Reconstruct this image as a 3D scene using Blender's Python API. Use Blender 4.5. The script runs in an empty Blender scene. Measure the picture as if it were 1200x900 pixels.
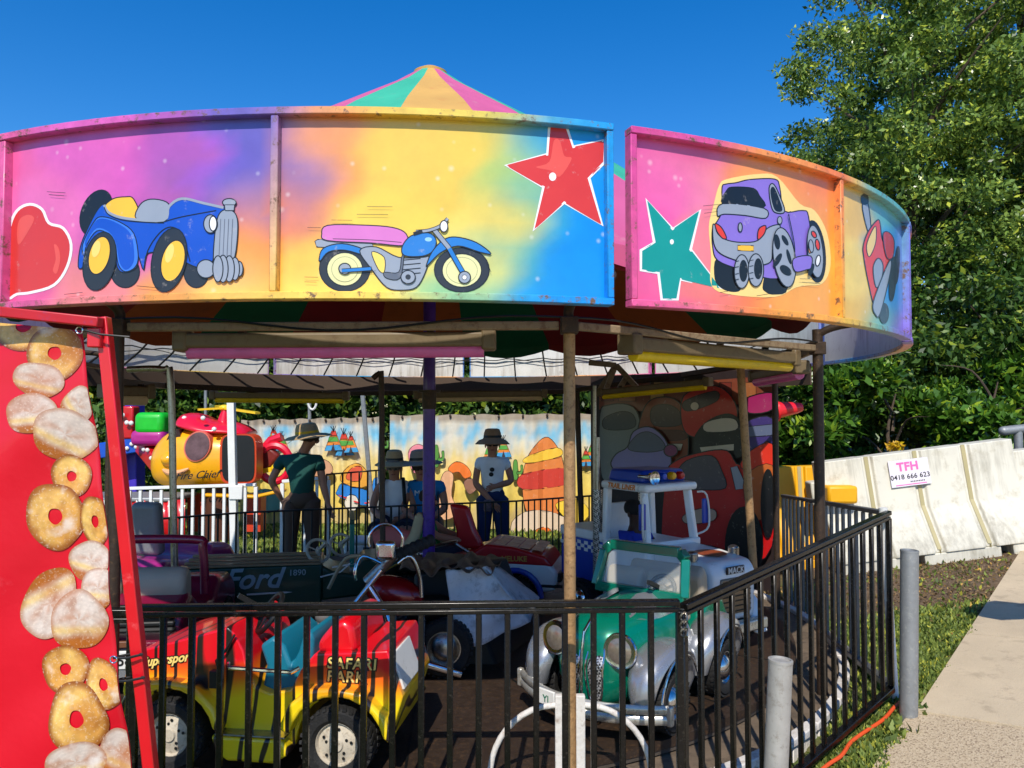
import bpy, bmesh, math, random
import numpy as np
from mathutils import Vector, Matrix
random.seed(7); rng = np.random.default_rng(7)
R_ = math.radians; PI = math.pi
S = bpy.context.scene
COL = S.collection
# ---------------------------------------------------------------- camera, sky, sun, exposure
PITCH = R_(1.976); EYE = 1.65
cd = bpy.data.cameras.new('camera'); cam = bpy.data.objects.new('camera', cd); COL.objects.link(cam)
cam.location = (0, 0, EYE); cam.rotation_euler = (PI/2 + PITCH, 0, 0)
cd.sensor_width = 36; cd.lens = 27; cd.clip_end = 500; cd.clip_start = .05
S.camera = cam
SUN_EL, SUN_AZ = R_(46), R_(6)          # sun behind the camera, a little to the left
w = bpy.data.worlds.new('World'); S.world = w; w.use_nodes = True
nt = w.node_tree; nt.nodes.clear()
sky = nt.nodes.new('ShaderNodeTexSky'); sky.sky_type = 'NISHITA'; sky.sun_disc = False
sky.sun_elevation = SUN_EL; sky.sun_rotation = PI + SUN_AZ
sky.air_density = 1.0; sky.dust_density = .15; sky.ozone_density = 3.5; sky.altitude = 200
bg = nt.nodes.new('ShaderNodeBackground'); bg.inputs[1].default_value = .115
wo = nt.nodes.new('ShaderNodeOutputWorld')
hs = nt.nodes.new('ShaderNodeHueSaturation'); hs.inputs['Hue'].default_value = .507; hs.inputs['Saturation'].default_value = 1.40; hs.inputs['Value'].default_value = 1.34
nt.links.new(sky.outputs[0], hs.inputs['Color']); nt.links.new(hs.outputs[0], bg.inputs[0]); nt.links.new(bg.outputs[0], wo.inputs[0])
sl = bpy.data.lights.new('sun', 'SUN'); so = bpy.data.objects.new('sun', sl); COL.objects.link(so)
sl.energy = 4.2; sl.angle = R_(.53); sl.color = (1, .94, .84)
sd = Vector((-math.sin(SUN_AZ)*math.cos(SUN_EL), -math.cos(SUN_AZ)*math.cos(SUN_EL), math.sin(SUN_EL)))
so.rotation_euler = sd.to_track_quat('Z', 'Y').to_euler(); so.location = (0, -5, 10)
S.view_settings.view_transform = 'Standard'; S.view_settings.look = 'None'
S.view_settings.gamma = 1; S.view_settings.exposure = .18
S.render.engine = 'CYCLES'; S.cycles.max_bounces = 6; S.cycles.diffuse_bounces = 3
S.cycles.transparent_max_bounces = 12; S.cycles.use_denoising = True

# ---------------------------------------------------------------- helpers
def srgb(c):
    return tuple((v/255/12.92 if v/255 <= .04045 else ((v/255+.055)/1.055)**2.4) for v in c)
def at(px, py, Y):
    """world point seen at pixel (px,py) of the 1200x900 photo at distance Y in front"""
    u = (px-600)/900; v = (450-py)/900
    dy = math.cos(PITCH) - v*math.sin(PITCH); dz = math.sin(PITCH) + v*math.cos(PITCH)
    return Vector((u/dy*Y, Y, EYE + dz/dy*Y))
def px_of(p):
    y, z = p[1], p[2]-EYE
    yy = y*math.cos(PITCH)+z*math.sin(PITCH); zz = -y*math.sin(PITCH)+z*math.cos(PITCH)
    return 600+900*p[0]/yy, 450-900*zz/yy
WM = {}
def thing(name, label, cat, loc=(0, 0, 0), rz=0, group=None):
    o = bpy.data.objects.new(name, None); COL.objects.link(o)
    o.location = loc; o.rotation_euler = (0, 0, rz); o.empty_display_size = .2
    o['label'] = label; o['category'] = cat
    if group: o['group'] = group
    WM[o.name] = Matrix.Translation(Vector(loc)) @ Matrix.Rotation(rz, 4, 'Z')
    return o
def tag(o, label, cat, group=None, kind=None):
    o['label'] = label; o['category'] = cat
    if group: o['group'] = group
    if kind: o['kind'] = kind
    return o
def structure(o, kind='structure'):
    o['kind'] = kind; return o
class MB:
    def __init__(s): s.v = []; s.f = []; s.m = []; s.cm = 0
    def add(s, vs, fs):
        b = len(s.v); s.v += [Vector(v) for v in vs]; s.f += [tuple(i+b for i in f) for f in fs]; s.m += [s.cm]*len(fs); return s
    def mat(s, i): s.cm = i; return s
    def box(s, c, d, rot=None, taper=None):
        x, y, z = d[0]/2, d[1]/2, d[2]/2
        vs = [Vector(p) for p in [(-x,-y,-z),(x,-y,-z),(x,y,-z),(-x,y,-z),(-x,-y,z),(x,-y,z),(x,y,z),(-x,y,z)]]
        if taper: vs = vs[:4] + [Vector((v.x*taper[0], v.y*taper[1], v.z)) for v in vs[4:]]
        if rot is not None: vs = [rot @ v for v in vs]
        c = Vector(c)
        return s.add([v+c for v in vs], [(0,3,2,1),(4,5,6,7),(0,1,5,4),(1,2,6,5),(2,3,7,6),(3,0,4,7)])
    def bar(s, a, b, wd, ht):
        a, b = Vector(a), Vector(b); d = b-a; L = d.length
        q = d.to_track_quat('X', 'Z').to_matrix()
        return s.box((a+b)/2, (L, wd, ht), q)
    def tube(s, pts, r, n=8, closed=False, caps=True, sx=1):
        pts = [Vector(p) for p in pts]; N = len(pts)
        rs = r if isinstance(r, (list, tuple)) else [r]*N
        rings = []; up = None
        for i, p in enumerate(pts):
            if closed: t = pts[(i+1) % N]-pts[i-1]
            else: t = pts[min(i+1, N-1)]-pts[max(i-1, 0)]
            t.normalize()
            if up is None:
                up = Vector((0, 0, 1)) if abs(t.z) < .9 else Vector((1, 0, 0))
            a = t.cross(up)
            if a.length < 1e-4: a = t.cross(Vector((0, 1, 0)))
            a.normalize(); up = a.cross(t).normalized()
            rings.append([p + a*math.cos(2*PI*k/n)*rs[i]*sx + up*math.sin(2*PI*k/n)*rs[i] for k in range(n)])
        vs = [v for q in rings for v in q]; fs = []
        M = N if closed else N-1
        for i in range(M):
            j = (i+1) % N
            for k in range(n):
                l = (k+1) % n; fs.append((i*n+k, i*n+l, j*n+l, j*n+k))
        if caps and not closed: fs += [tuple(range(n))[::-1], tuple((N-1)*n+k for k in range(n))]
        return s.add(vs, fs)
    def lathe(s, prof, o=(0, 0, 0), ax=(0, 0, 1), n=24, caps=True):
        """prof = [(r, h)]"""
        ax = Vector(ax).normalized(); q = ax.to_track_quat('Z', 'Y').to_matrix(); o = Vector(o)
        vs = []; fs = []
        for r, h in prof:
            for k in range(n):
                a = 2*PI*k/n; vs.append(o + q @ Vector((r*math.cos(a), r*math.sin(a), h)))
        for i in range(len(prof)-1):
            for k in range(n):
                l = (k+1) % n; fs.append((i*n+k, i*n+l, (i+1)*n+l, (i+1)*n+k))
        if caps and prof[0][0] > 1e-5: fs.append(tuple(range(n))[::-1])
        if caps and prof[-1][0] > 1e-5: fs.append(tuple((len(prof)-1)*n+k for k in range(n)))
        return s.add(vs, fs)
    def cyl(s, a, b, r, n=16, r2=None):
        a, b = Vector(a), Vector(b); return s.lathe([(r, 0), (r if r2 is None else r2, (b-a).length)], a, b-a, n)
    def ell(s, c, rad, rot=None, n=20, m=12, zmin=-1):
        vs = []; fs = []; c = Vector(c)
        for i in range(m+1):
            t = -PI/2 + PI*i/m; z = max(math.sin(t), zmin); rr = math.cos(t) if math.sin(t) >= zmin else math.sqrt(max(0, 1-zmin*zmin))*(i/m*2 if i else 0)
            for k in range(n):
                a = 2*PI*k/n; v = Vector((rad[0]*rr*math.cos(a), rad[1]*rr*math.sin(a), rad[2]*z))
                if rot is not None: v = rot @ v
                vs.append(c+v)
        for i in range(m):
            for k in range(n):
                l = (k+1) % n; fs.append((i*n+k, i*n+l, (i+1)*n+l, (i+1)*n+k))
        return s.add(vs, fs)
    def prism(s, prof, y0, y1, inset=0, dirs='xz'):
        """outline [(x,z)] extruded in y"""
        n = len(prof)
        cx = sum(p[0] for p in prof)/n; cz = sum(p[1] for p in prof)/n
        def P(p, y):
            return Vector((p[0], y, p[1])) if dirs == 'xz' else (Vector((y, p[0], p[1])) if dirs == 'yz' else Vector((p[0], p[1], y)))
        vs = [P(p, y0) for p in prof]+[P(p, y1) for p in prof]
        fs = [tuple(range(n)), tuple(range(2*n-1, n-1, -1))]
        for i in range(n):
            j = (i+1) % n; fs.append((j, i, n+i, n+j))
        return s.add(vs, fs)
    def loft(s, secs, caps=True):
        n = len(secs[0]); vs = [Vector(v) for q in secs for v in q]; fs = []
        for i in range(len(secs)-1):
            for k in range(n):
                l = (k+1) % n; fs.append((i*n+k, i*n+l, (i+1)*n+l, (i+1)*n+k))
        if caps: fs += [tuple(range(n))[::-1], tuple((len(secs)-1)*n+k for k in range(n))]
        return s.add(vs, fs)
    def build(s, name, mats, parent=None, bevel=0, seg=2, smooth=True, world=False, sub=0, solid=0, fixn=True):
        me = bpy.data.meshes.new(name)
        vs = s.v
        if world and parent is not None:
            inv = WM[parent.name].inverted(); vs = [inv @ v for v in vs]
        me.from_pydata([tuple(v) for v in vs], [], s.f)
        if not isinstance(mats, (list, tuple)): mats = [mats]
        for m in mats: me.materials.append(m)
        me.polygons.foreach_set('material_index', s.m)
        if fixn:
            b = bmesh.new(); b.from_mesh(me); bmesh.ops.remove_doubles(b, verts=b.verts, dist=1e-5)
            bmesh.ops.recalc_face_normals(b, faces=b.faces); b.to_mesh(me); b.free()
        if smooth:
            me.polygons.foreach_set('use_smooth', [True]*len(me.polygons))
            try: me.set_sharp_from_angle(angle=R_(38))
            except Exception: pass
        me.update()
        o = bpy.data.objects.new(name, me); COL.objects.link(o)
        if parent is not None: o.parent = parent; WM[o.name] = WM[parent.name]
        else: WM[o.name] = Matrix.Identity(4)
        if solid:
            d = o.modifiers.new('solid', 'SOLIDIFY'); d.thickness = solid; d.offset = 0
        if bevel:
            d = o.modifiers.new('bevel', 'BEVEL'); d.width = bevel; d.segments = seg; d.limit_method = 'ANGLE'; d.angle_limit = R_(35)
            d.harden_normals = False
        if sub:
            d = o.modifiers.new('sub', 'SUBSURF'); d.levels = sub; d.render_levels = sub
        return o
def copy_to(o, parent, loc=None):
    c = o.copy(); COL.objects.link(c); c.parent = parent
    if loc is not None: c.location = loc
    return c
def smooth_pts(P, k=5, closed=True):
    P = [Vector(p) for p in P]; n = len(P); out = []
    for i in range(n if closed else n-1):
        if closed: a, b, c, d = P[i-1], P[i], P[(i+1) % n], P[(i+2) % n]
        else: a, b, c, d = P[max(i-1, 0)], P[i], P[i+1], P[min(i+2, n-1)]
        for j in range(k):
            t = j/k
            out.append(.5*((2*b)+(c-a)*t+(2*a-5*b+4*c-d)*t*t+(3*b-a-3*c+d)*t**3))
    if not closed: out.append(P[-1])
    return out
# ---------------------------------------------------------------- materials
def nodes(name):
    m = bpy.data.materials.new(name); m.use_nodes = True; t = m.node_tree
    return m, t, t.nodes['Principled BSDF'], t.nodes, t.links
def pb(name, col, rough=.5, metal=0, var=.12, vscale=8, dirt=0, dcol=(60, 50, 40), bump=0, bscale=60, coat=0, spec=.5, trans=0, lin=False):
    m, t, b, N, L = nodes(name)
    c = col if lin else srgb(col)
    tc = N.new('ShaderNodeTexCoord')
    n1 = N.new('ShaderNodeTexNoise'); n1.inputs['Scale'].default_value = vscale; n1.inputs['Detail'].default_value = 6; n1.inputs['Roughness'].default_value = .6
    L.new(tc.outputs['Object'], n1.inputs['Vector'])
    mr = N.new('ShaderNodeMapRange'); mr.inputs[1].default_value = .25; mr.inputs[2].default_value = .75
    mr.inputs[3].default_value = 1-var; mr.inputs[4].default_value = 1+var*.6
    L.new(n1.outputs['Fac'], mr.inputs[0])
    mx = N.new('ShaderNodeVectorMath'); mx.operation = 'SCALE'; mx.inputs[0].default_value = c
    L.new(mr.outputs[0], mx.inputs['Scale'])
    out = mx.outputs[0]
    if dirt:
        n2 = N.new('ShaderNodeTexNoise'); n2.inputs['Scale'].default_value = vscale*2.3; n2.inputs['Detail'].default_value = 9; n2.inputs['Roughness'].default_value = .72
        L.new(tc.outputs['Object'], n2.inputs['Vector'])
        r = N.new('ShaderNodeMapRange'); r.inputs[1].default_value = .62-dirt*.22; r.inputs[2].default_value = .72; r.inputs[3].default_value = 0; r.inputs[4].default_value = min(1, .4+dirt)
        L.new(n2.outputs['Fac'], r.inputs[0])
        mm = N.new('ShaderNodeMix'); mm.data_type = 'RGBA'; L.new(r.outputs[0], mm.inputs['Factor']); L.new(out, mm.inputs['A']); mm.inputs['B'].default_value = (*srgb(dcol), 1)
        out = mm.outputs['Result']
    L.new(out, b.inputs['Base Color'])
    rr = N.new('ShaderNodeMapRange'); rr.inputs[3].default_value = max(0.02, rough-.12); rr.inputs[4].default_value = min(1, rough+.15)
    L.new(n1.outputs['Fac'], rr.inputs[0]); L.new(rr.outputs[0], b.inputs['Roughness'])
    b.inputs['Metallic'].default_value = metal; b.inputs['Specular IOR Level'].default_value = spec
    if coat: b.inputs['Coat Weight'].default_value = coat; b.inputs['Coat Roughness'].default_value = .08
    if bump:
        n3 = N.new('ShaderNodeTexNoise'); n3.inputs['Scale'].default_value = bscale; n3.inputs['Detail'].default_value = 5
        L.new(tc.outputs['Object'], n3.inputs['Vector'])
        bp = N.new('ShaderNodeBump'); bp.inputs['Strength'].default_value = bump; bp.inputs['Distance'].default_value = .01
        L.new(n3.outputs['Fac'], bp.inputs['Height']); L.new(bp.outputs[0], b.inputs['Normal'])
    if trans:
        tr = N.new('ShaderNodeBsdfTranslucent'); L.new(out, tr.inputs[0])
        ms = N.new('ShaderNodeMixShader'); ms.inputs[0].default_value = trans
        L.new(b.outputs[0], ms.inputs[1]); L.new(tr.outputs[0], ms.inputs[2]); L.new(ms.outputs[0], N['Material Output'].inputs[0])
    return m
def attr_paint(name, attr='paint', rough=.35, sparkle=0, grime=.1, coat=.2, vs=6, trans=0, bump=0, bs=8):
    """painted surface whose own colours are stored in a colour attribute"""
    m, t, b, N, L = nodes(name)
    a = N.new('ShaderNodeAttribute'); a.attribute_name = attr
    tc = N.new('ShaderNodeTexCoord')
    n1 = N.new('ShaderNodeTexNoise'); n1.inputs['Scale'].default_value = vs; n1.inputs['Detail'].default_value = 8; n1.inputs['Roughness'].default_value = .65
    L.new(tc.outputs['Object'], n1.inputs['Vector'])
    mr = N.new('ShaderNodeMapRange'); mr.inputs[1].default_value = .3; mr.inputs[2].default_value = .7; mr.inputs[3].default_value = 1-grime; mr.inputs[4].default_value = 1+grime*.5
    L.new(n1.outputs['Fac'], mr.inputs[0])
    mx = N.new('ShaderNodeVectorMath'); mx.operation = 'SCALE'; L.new(a.outputs['Color'], mx.inputs[0]); L.new(mr.outputs[0], mx.inputs['Scale'])
    out = mx.outputs[0]
    if sparkle:
        for sc, hi in ((7, .035), (13, .05)):
            vo = N.new('ShaderNodeTexVoronoi'); vo.inputs['Scale'].default_value = sc; L.new(tc.outputs['Object'], vo.inputs['Vector'])
            r = N.new('ShaderNodeMapRange'); r.interpolation_type = 'SMOOTHSTEP'; r.inputs[1].default_value = 0; r.inputs[2].default_value = hi*3.2; r.inputs[3].default_value = sparkle; r.inputs[4].default_value = 0
            L.new(vo.outputs['Distance'], r.inputs[0])
            mm = N.new('ShaderNodeMix'); mm.data_type = 'RGBA'; L.new(r.outputs[0], mm.inputs['Factor']); L.new(out, mm.inputs['A']); mm.inputs['B'].default_value = (.9, .88, .85, 1)
            out = mm.outputs['Result']
    L.new(out, b.inputs['Base Color']); b.inputs['Roughness'].default_value = rough
    b.inputs['Coat Weight'].default_value = coat; b.inputs['Coat Roughness'].default_value = .15
    if bump:
        n3 = N.new('ShaderNodeTexNoise'); n3.inputs['Scale'].default_value = bs; n3.inputs['Detail'].default_value = 4
        L.new(tc.outputs['Object'], n3.inputs['Vector'])
        bp = N.new('ShaderNodeBump'); bp.inputs['Strength'].default_value = bump; bp.inputs['Distance'].default_value = .05
        L.new(n3.outputs['Fac'], bp.inputs['Height']); L.new(bp.outputs[0], b.inputs['Normal'])
    if trans:
        tr = N.new('ShaderNodeBsdfTranslucent'); L.new(out, tr.inputs[0])
        ms = N.new('ShaderNodeMixShader'); ms.inputs[0].default_value = trans
        L.new(b.outputs[0], ms.inputs[1]); L.new(tr.outputs[0], ms.inputs[2]); L.new(ms.outputs[0], N['Material Output'].inputs[0])
    return m
def set_color(o, fn, world=None):
    me = o.data; ca = me.color_attributes.new('paint', 'FLOAT_COLOR', 'POINT')
    M = WM.get(o.name, Matrix.Identity(4)) if world is None else world
    buf = []
    for v in me.vertices:
        c = fn(M @ v.co); buf += [c[0], c[1], c[2], 1]
    ca.data.foreach_set('color', buf)
def rbf(anchors, s=45):
    A = np.array([[a[0], a[1]] for a in anchors], float); Cc = np.array([srgb(a[2]) for a in anchors])
    def f(x, y):
        d = ((A-np.array([x, y]))**2).sum(1); wgt = np.exp(-(d-d.min())/(2*s*s)); return (wgt[:, None]*Cc).sum(0)/wgt.sum()
    return f
def glass(name, col=(.9, .95, .95), rough=.05, alpha=.25):
    m, t, b, N, L = nodes(name)
    b.inputs['Base Color'].default_value = (*col, 1); b.inputs['Roughness'].default_value = rough
    b.inputs['Alpha'].default_value = alpha
    return m
FT = {}
def text(body, name, mat, parent, M, size=.1, ext=.002, shear=0, bold=0, font=None, world=False, align='CENTER', spacing=1):
    c = bpy.data.curves.new('tmp', 'FONT'); c.body = body; c.size = size; c.extrude = ext; c.shear = shear; c.offset = bold
    c.align_x = align; c.align_y = 'CENTER'; c.resolution_u = 3; c.space_character = spacing
    to = bpy.data.objects.new('tmp', c); COL.objects.link(to)
    dg = bpy.context.evaluated_depsgraph_get(); me = bpy.data.meshes.new_from_object(to.evaluated_get(dg))
    bpy.data.objects.remove(to); me.name = name
    MM = M if not world else WM[parent.name].inverted() @ M
    me.transform(MM); me.materials.clear(); me.materials.append(mat)
    o = bpy.data.objects.new(name, me); COL.objects.link(o); o.parent = parent; WM[o.name] = WM[parent.name]
    return o
def frame_matrix(o, x, y):
    """text placed at o with baseline direction x and up direction y"""
    x = Vector(x).normalized(); y = Vector(y); y = (y-x*y.dot(x)).normalized(); z = x.cross(y)
    m = Matrix((x, y, z)).transposed().to_4x4(); m.translation = Vector(o); return m

M_black = pb('black_metal', (20, 19, 18), .24, .3, .3, 25, dirt=.25, dcol=(80, 74, 66))
M_blackp = pb('black_paint', (12, 12, 12), .5)
M_chrome = pb('chrome', (215, 215, 218), .12, 1, .1, 20)
M_dchrome = pb('worn_chrome', (170, 165, 158), .3, 1, .3, 30, dirt=.4, dcol=(70, 50, 35))
M_galv = pb('galvanised_steel', (150, 152, 152), .5, .45, .2, 14, dirt=.35, dcol=(190, 188, 180), bump=.15)
M_galv2 = pb('warm_galvanised_steel', (176, 172, 164), .55, .3, .2, 10, dirt=.4, dcol=(120, 108, 92), bump=.15)
M_rust = pb('rusty_pole', (172, 134, 90), .55, .25, .25, 20, dirt=.5, dcol=(84, 52, 30), bump=.3, bscale=90)
M_rustd = pb('dark_rusty_steel', (62, 48, 38), .55, .3, .3, 20, dirt=.4, dcol=(110, 80, 50), bump=.2)
M_cream = pb('flaking_cream_paint', (140, 122, 98), .6, 0, .2, 12, dirt=.6, dcol=(95, 60, 40), bump=.3)
M_rubber = pb('tyre_rubber', (26, 25, 25), .75, 0, .3, 40, dirt=.3, dcol=(70, 66, 60), bump=.4, bscale=120)
M_white = pb('white_paint', (226, 224, 218), .45, 0, .08, 10, dirt=.25, dcol=(150, 140, 120))
M_red = pb('red_paint', (200, 20, 28), .35, 0, .12, 8, coat=.3)
M_blue = pb('blue_paint', (22, 80, 190), .35, 0, .12, 8, coat=.3)
M_yellow = pb('yellow_paint', (240, 200, 30), .4, 0, .1, 8, coat=.3)
# ================================================================ GROUND
def sst(a, b, x):
    t = max(0, min(1, (x-a)/(b-a))); return t*t*(3-2*t)
def g(x, y):
    far = -.32*sst(4.5, 8.5, y)*(1-sst(1.2, 3.2, x))
    return far + .115*max(0, min(x, 9)-1.2) - .05*(1-sst(1.9, 3.2, y))
def mk_ground():
    xs = np.concatenate([np.linspace(-300, -12, 10)[:-1], np.linspace(-12, 12, 121), np.linspace(12, 300, 10)[1:]])
    ys = np.concatenate([np.linspace(-200, -4, 8)[:-1], np.linspace(-4, 18, 111), np.linspace(18, 400, 12)[1:]])
    b = MB(); vs = []
    for y in ys:
        for x in xs:
            vs.append((x, y, g(x, y) + (.012*math.sin(x*3.1+y*2.3)*math.sin(y*4.1-x) if abs(x) < 12 and y < 18 else 0) - .004))
    n = len(xs); fs = [(j*n+i, j*n+i+1, (j+1)*n+i+1, (j+1)*n+i) for j in range(len(ys)-1) for i in range(n-1)]
    b.add(vs, fs)
    m, t, p, N, L = nodes('grass_soil')
    tc = N.new('ShaderNodeTexCoord')
    def noise(s, d=6, r=.6):
        q = N.new('ShaderNodeTexNoise'); q.inputs['Scale'].default_value = s; q.inputs['Detail'].default_value = d; q.inputs['Roughness'].default_value = r
        L.new(tc.outputs['Object'], q.inputs['Vector']); return q.outputs['Fac']
    def ramp(f, stops):
        q = N.new('ShaderNodeValToRGB'); L.new(f, q.inputs[0]); e = q.color_ramp.elements
        while len(e) < len(stops): e.new(.5)
        for k, (pos, c) in enumerate(stops): e[k].position = pos; e[k].color = (*srgb(c), 1)
        return q.outputs[0]
    soil = ramp(noise(45, 8, .75), [(.3, (58, 44, 32)), (.5, (104, 84, 62)), (.7, (146, 122, 94))])
    grass = ramp(noise(30, 8, .8), [(.3, (44, 54, 20)), (.5, (88, 104, 40)), (.72, (134, 138, 66))])
    sx = N.new('ShaderNodeSeparateXYZ'); L.new(tc.outputs['Object'], sx.inputs[0])
    # bare earth strip under and before the barriers on the right
    a1 = N.new('ShaderNodeMapRange'); a1.interpolation_type = 'SMOOTHSTEP'; a1.inputs[1].default_value = 5.0; a1.inputs[2].default_value = 5.9; L.new(sx.outputs[1], a1.inputs[0])
    a2 = N.new('ShaderNodeMapRange'); a2.interpolation_type = 'SMOOTHSTEP'; a2.inputs[1].default_value = 2.0; a2.inputs[2].default_value = 2.8; L.new(sx.outputs[0], a2.inputs[0])
    mu = N.new('ShaderNodeMath'); mu.operation = 'MULTIPLY'; L.new(a1.outputs[0], mu.inputs[0]); L.new(a2.outputs[0], mu.inputs[1])
    nb = N.new('ShaderNodeMapRange'); nb.inputs[1].default_value = .52; nb.inputs[2].default_value = .6; L.new(noise(1.7, 5), nb.inputs[0])
    nb2 = N.new('ShaderNodeMath'); nb2.operation = 'MULTIPLY'; nb2.inputs[1].default_value = .45; L.new(nb.outputs[0], nb2.inputs[0])
    ad = N.new('ShaderNodeMath'); ad.operation = 'MAXIMUM'; L.new(mu.outputs[0], ad.inputs[0]); L.new(nb2.outputs[0], ad.inputs[1])
    mm = N.new('ShaderNodeMix'); mm.data_type = 'RGBA'; L.new(ad.outputs[0], mm.inputs['Factor']); L.new(grass, mm.inputs['A']); L.new(soil, mm.inputs['B'])
    L.new(mm.outputs['Result'], p.inputs['Base Color']); p.inputs['Roughness'].default_value = .95
    bp = N.new('ShaderNodeBump'); bp.inputs['Strength'].default_value = .8; bp.inputs['Distance'].default_value = .02; L.new(noise(60, 6), bp.inputs['Height']); L.new(bp.outputs[0], p.inputs['Normal'])
    return structure(b.build('ground', m))
mk_ground()
PO, PE, PN = Vector((2.05, 3.95)), Vector((.646, .763)), Vector((.763, -.646))
def mk_path():
    def slab(b, s0, s1, t0, t1, h):
        ns = max(2, int((s1-s0)/.12)); ntt = max(2, int((t1-t0)/.12)); vs = []
        for i in range(ns+1):
            for j in range(ntt+1):
                q = PO + PE*(s0+(s1-s0)*i/ns) + PN*(t0+(t1-t0)*j/ntt); vs.append(Vector((q.x, q.y, g(q.x, q.y)+h)))
        fs = [(i*(ntt+1)+j, (i+1)*(ntt+1)+j, (i+1)*(ntt+1)+j+1, i*(ntt+1)+j+1) for i in range(ns) for j in range(ntt)]
        # skirts
        base = len(vs); edge = [i*(ntt+1) for i in range(ns+1)]
        vs += [vs[k]-Vector((0, 0, .08)) for k in edge]
        fs += [(edge[k], edge[k+1], base+k+1, base+k) for k in range(ns)]
        base = len(vs); edge = list(range(ntt+1)); vs += [vs[k]-Vector((0, 0, .08)) for k in edge]
        fs += [(edge[k], edge[k+1], base+k+1, base+k) for k in range(ntt)]
        b.add(vs, fs)
    b = MB()
    for s0, s1 in ((.004, 1.32), (1.326, 2.9), (2.906, 4.7), (4.706, 9)): slab(b, s0, s1, 0, 6, .03)
    m = pb('concrete_path', (204, 184, 152), .85, 0, .12, 3, dirt=.25, dcol=(140, 120, 100), bump=.35, bscale=140)
    t = m.node_tree; N, L = t.nodes, t.links; p = N['Principled BSDF']; src = p.inputs['Base Color'].links[0].from_socket; tc = N.new('ShaderNodeTexCoord')
    for sc, lo, hi, cc, k in ((.9, .5, .7, (140, 122, 98), .45), (5, .58, .66, (120, 104, 84), .3), (260, .6, .7, (110, 96, 80), .5)):
        n = N.new('ShaderNodeTexNoise'); n.inputs['Scale'].default_value = sc; n.inputs['Detail'].default_value = 6; L.new(tc.outputs['Object'], n.inputs['Vector'])
        r = N.new('ShaderNodeMapRange'); r.inputs[1].default_value = lo; r.inputs[2].default_value = hi; r.inputs[4].default_value = k; L.new(n.outputs['Fac'], r.inputs[0])
        mm = N.new('ShaderNodeMix'); mm.data_type = 'RGBA'; L.new(r.outputs[0], mm.inputs['Factor']); L.new(src, mm.inputs['A']); mm.inputs['B'].default_value = (*srgb(cc), 1); src = mm.outputs['Result']
    L.new(src, p.inputs['Base Color'])
    structure(b.build('path', m, smooth=False))
    b = MB(); slab(b, -8, 0, -.03, 6, .022)
    m, t, p, N, L = nodes('exposed_aggregate')
    tc = N.new('ShaderNodeTexCoord'); vo = N.new('ShaderNodeTexVoronoi'); vo.inputs['Scale'].default_value = 170; L.new(tc.outputs['Object'], vo.inputs['Vector'])
    r = N.new('ShaderNodeValToRGB'); e = r.color_ramp.elements; e[0].position = 0; e[0].color = (*srgb((150, 130, 104)), 1); e[1].position = 1; e[1].color = (*srgb((206, 186, 154)), 1)
    q = e.new(.12); q.color = (*srgb((140, 118, 94)), 1); q = e.new(.22); q.color = (*srgb((186, 164, 132)), 1)
    sp = N.new('ShaderNodeSeparateColor'); L.new(vo.outputs['Color'], sp.inputs[0]); L.new(sp.outputs[0], r.inputs[0])
    L.new(r.outputs[0], p.inputs['Base Color']); p.inputs['Roughness'].default_value = .9
    bp = N.new('ShaderNodeBump'); bp.inputs['Strength'].default_value = .6; bp.inputs['Distance'].default_value = .004; L.new(vo.outputs['Distance'], bp.inputs['Height']); L.new(bp.outputs[0], p.inputs['Normal'])
    structure(b.build('pavement', m, smooth=False))
mk_path()

# ================================================================ THE RIDE
RR = 3.186; CX, CY = -.614, 5.698
ZT, ZB = 2.658, 2.016
ride = thing('carousel', 'round fairground car ride with brightly airbrushed panels and a striped cone canopy', 'carousel', (CX, CY, 0))
def rp(a, r, z):
    a = R_(a); return Vector((CX+r*math.sin(a), CY-r*math.cos(a), z))
def arcbox(b, a0, a1, r0, r1, z0, z1, n=None):
    n = n or max(1, int(abs(a1-a0)/2)); secs = []
    for i in range(n+1):
        a = a0+(a1-a0)*i/n; secs.append([rp(a, r0, z0), rp(a, r1, z0), rp(a, r1, z1), rp(a, r0, z1)])
    return b.loft(secs)
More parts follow.
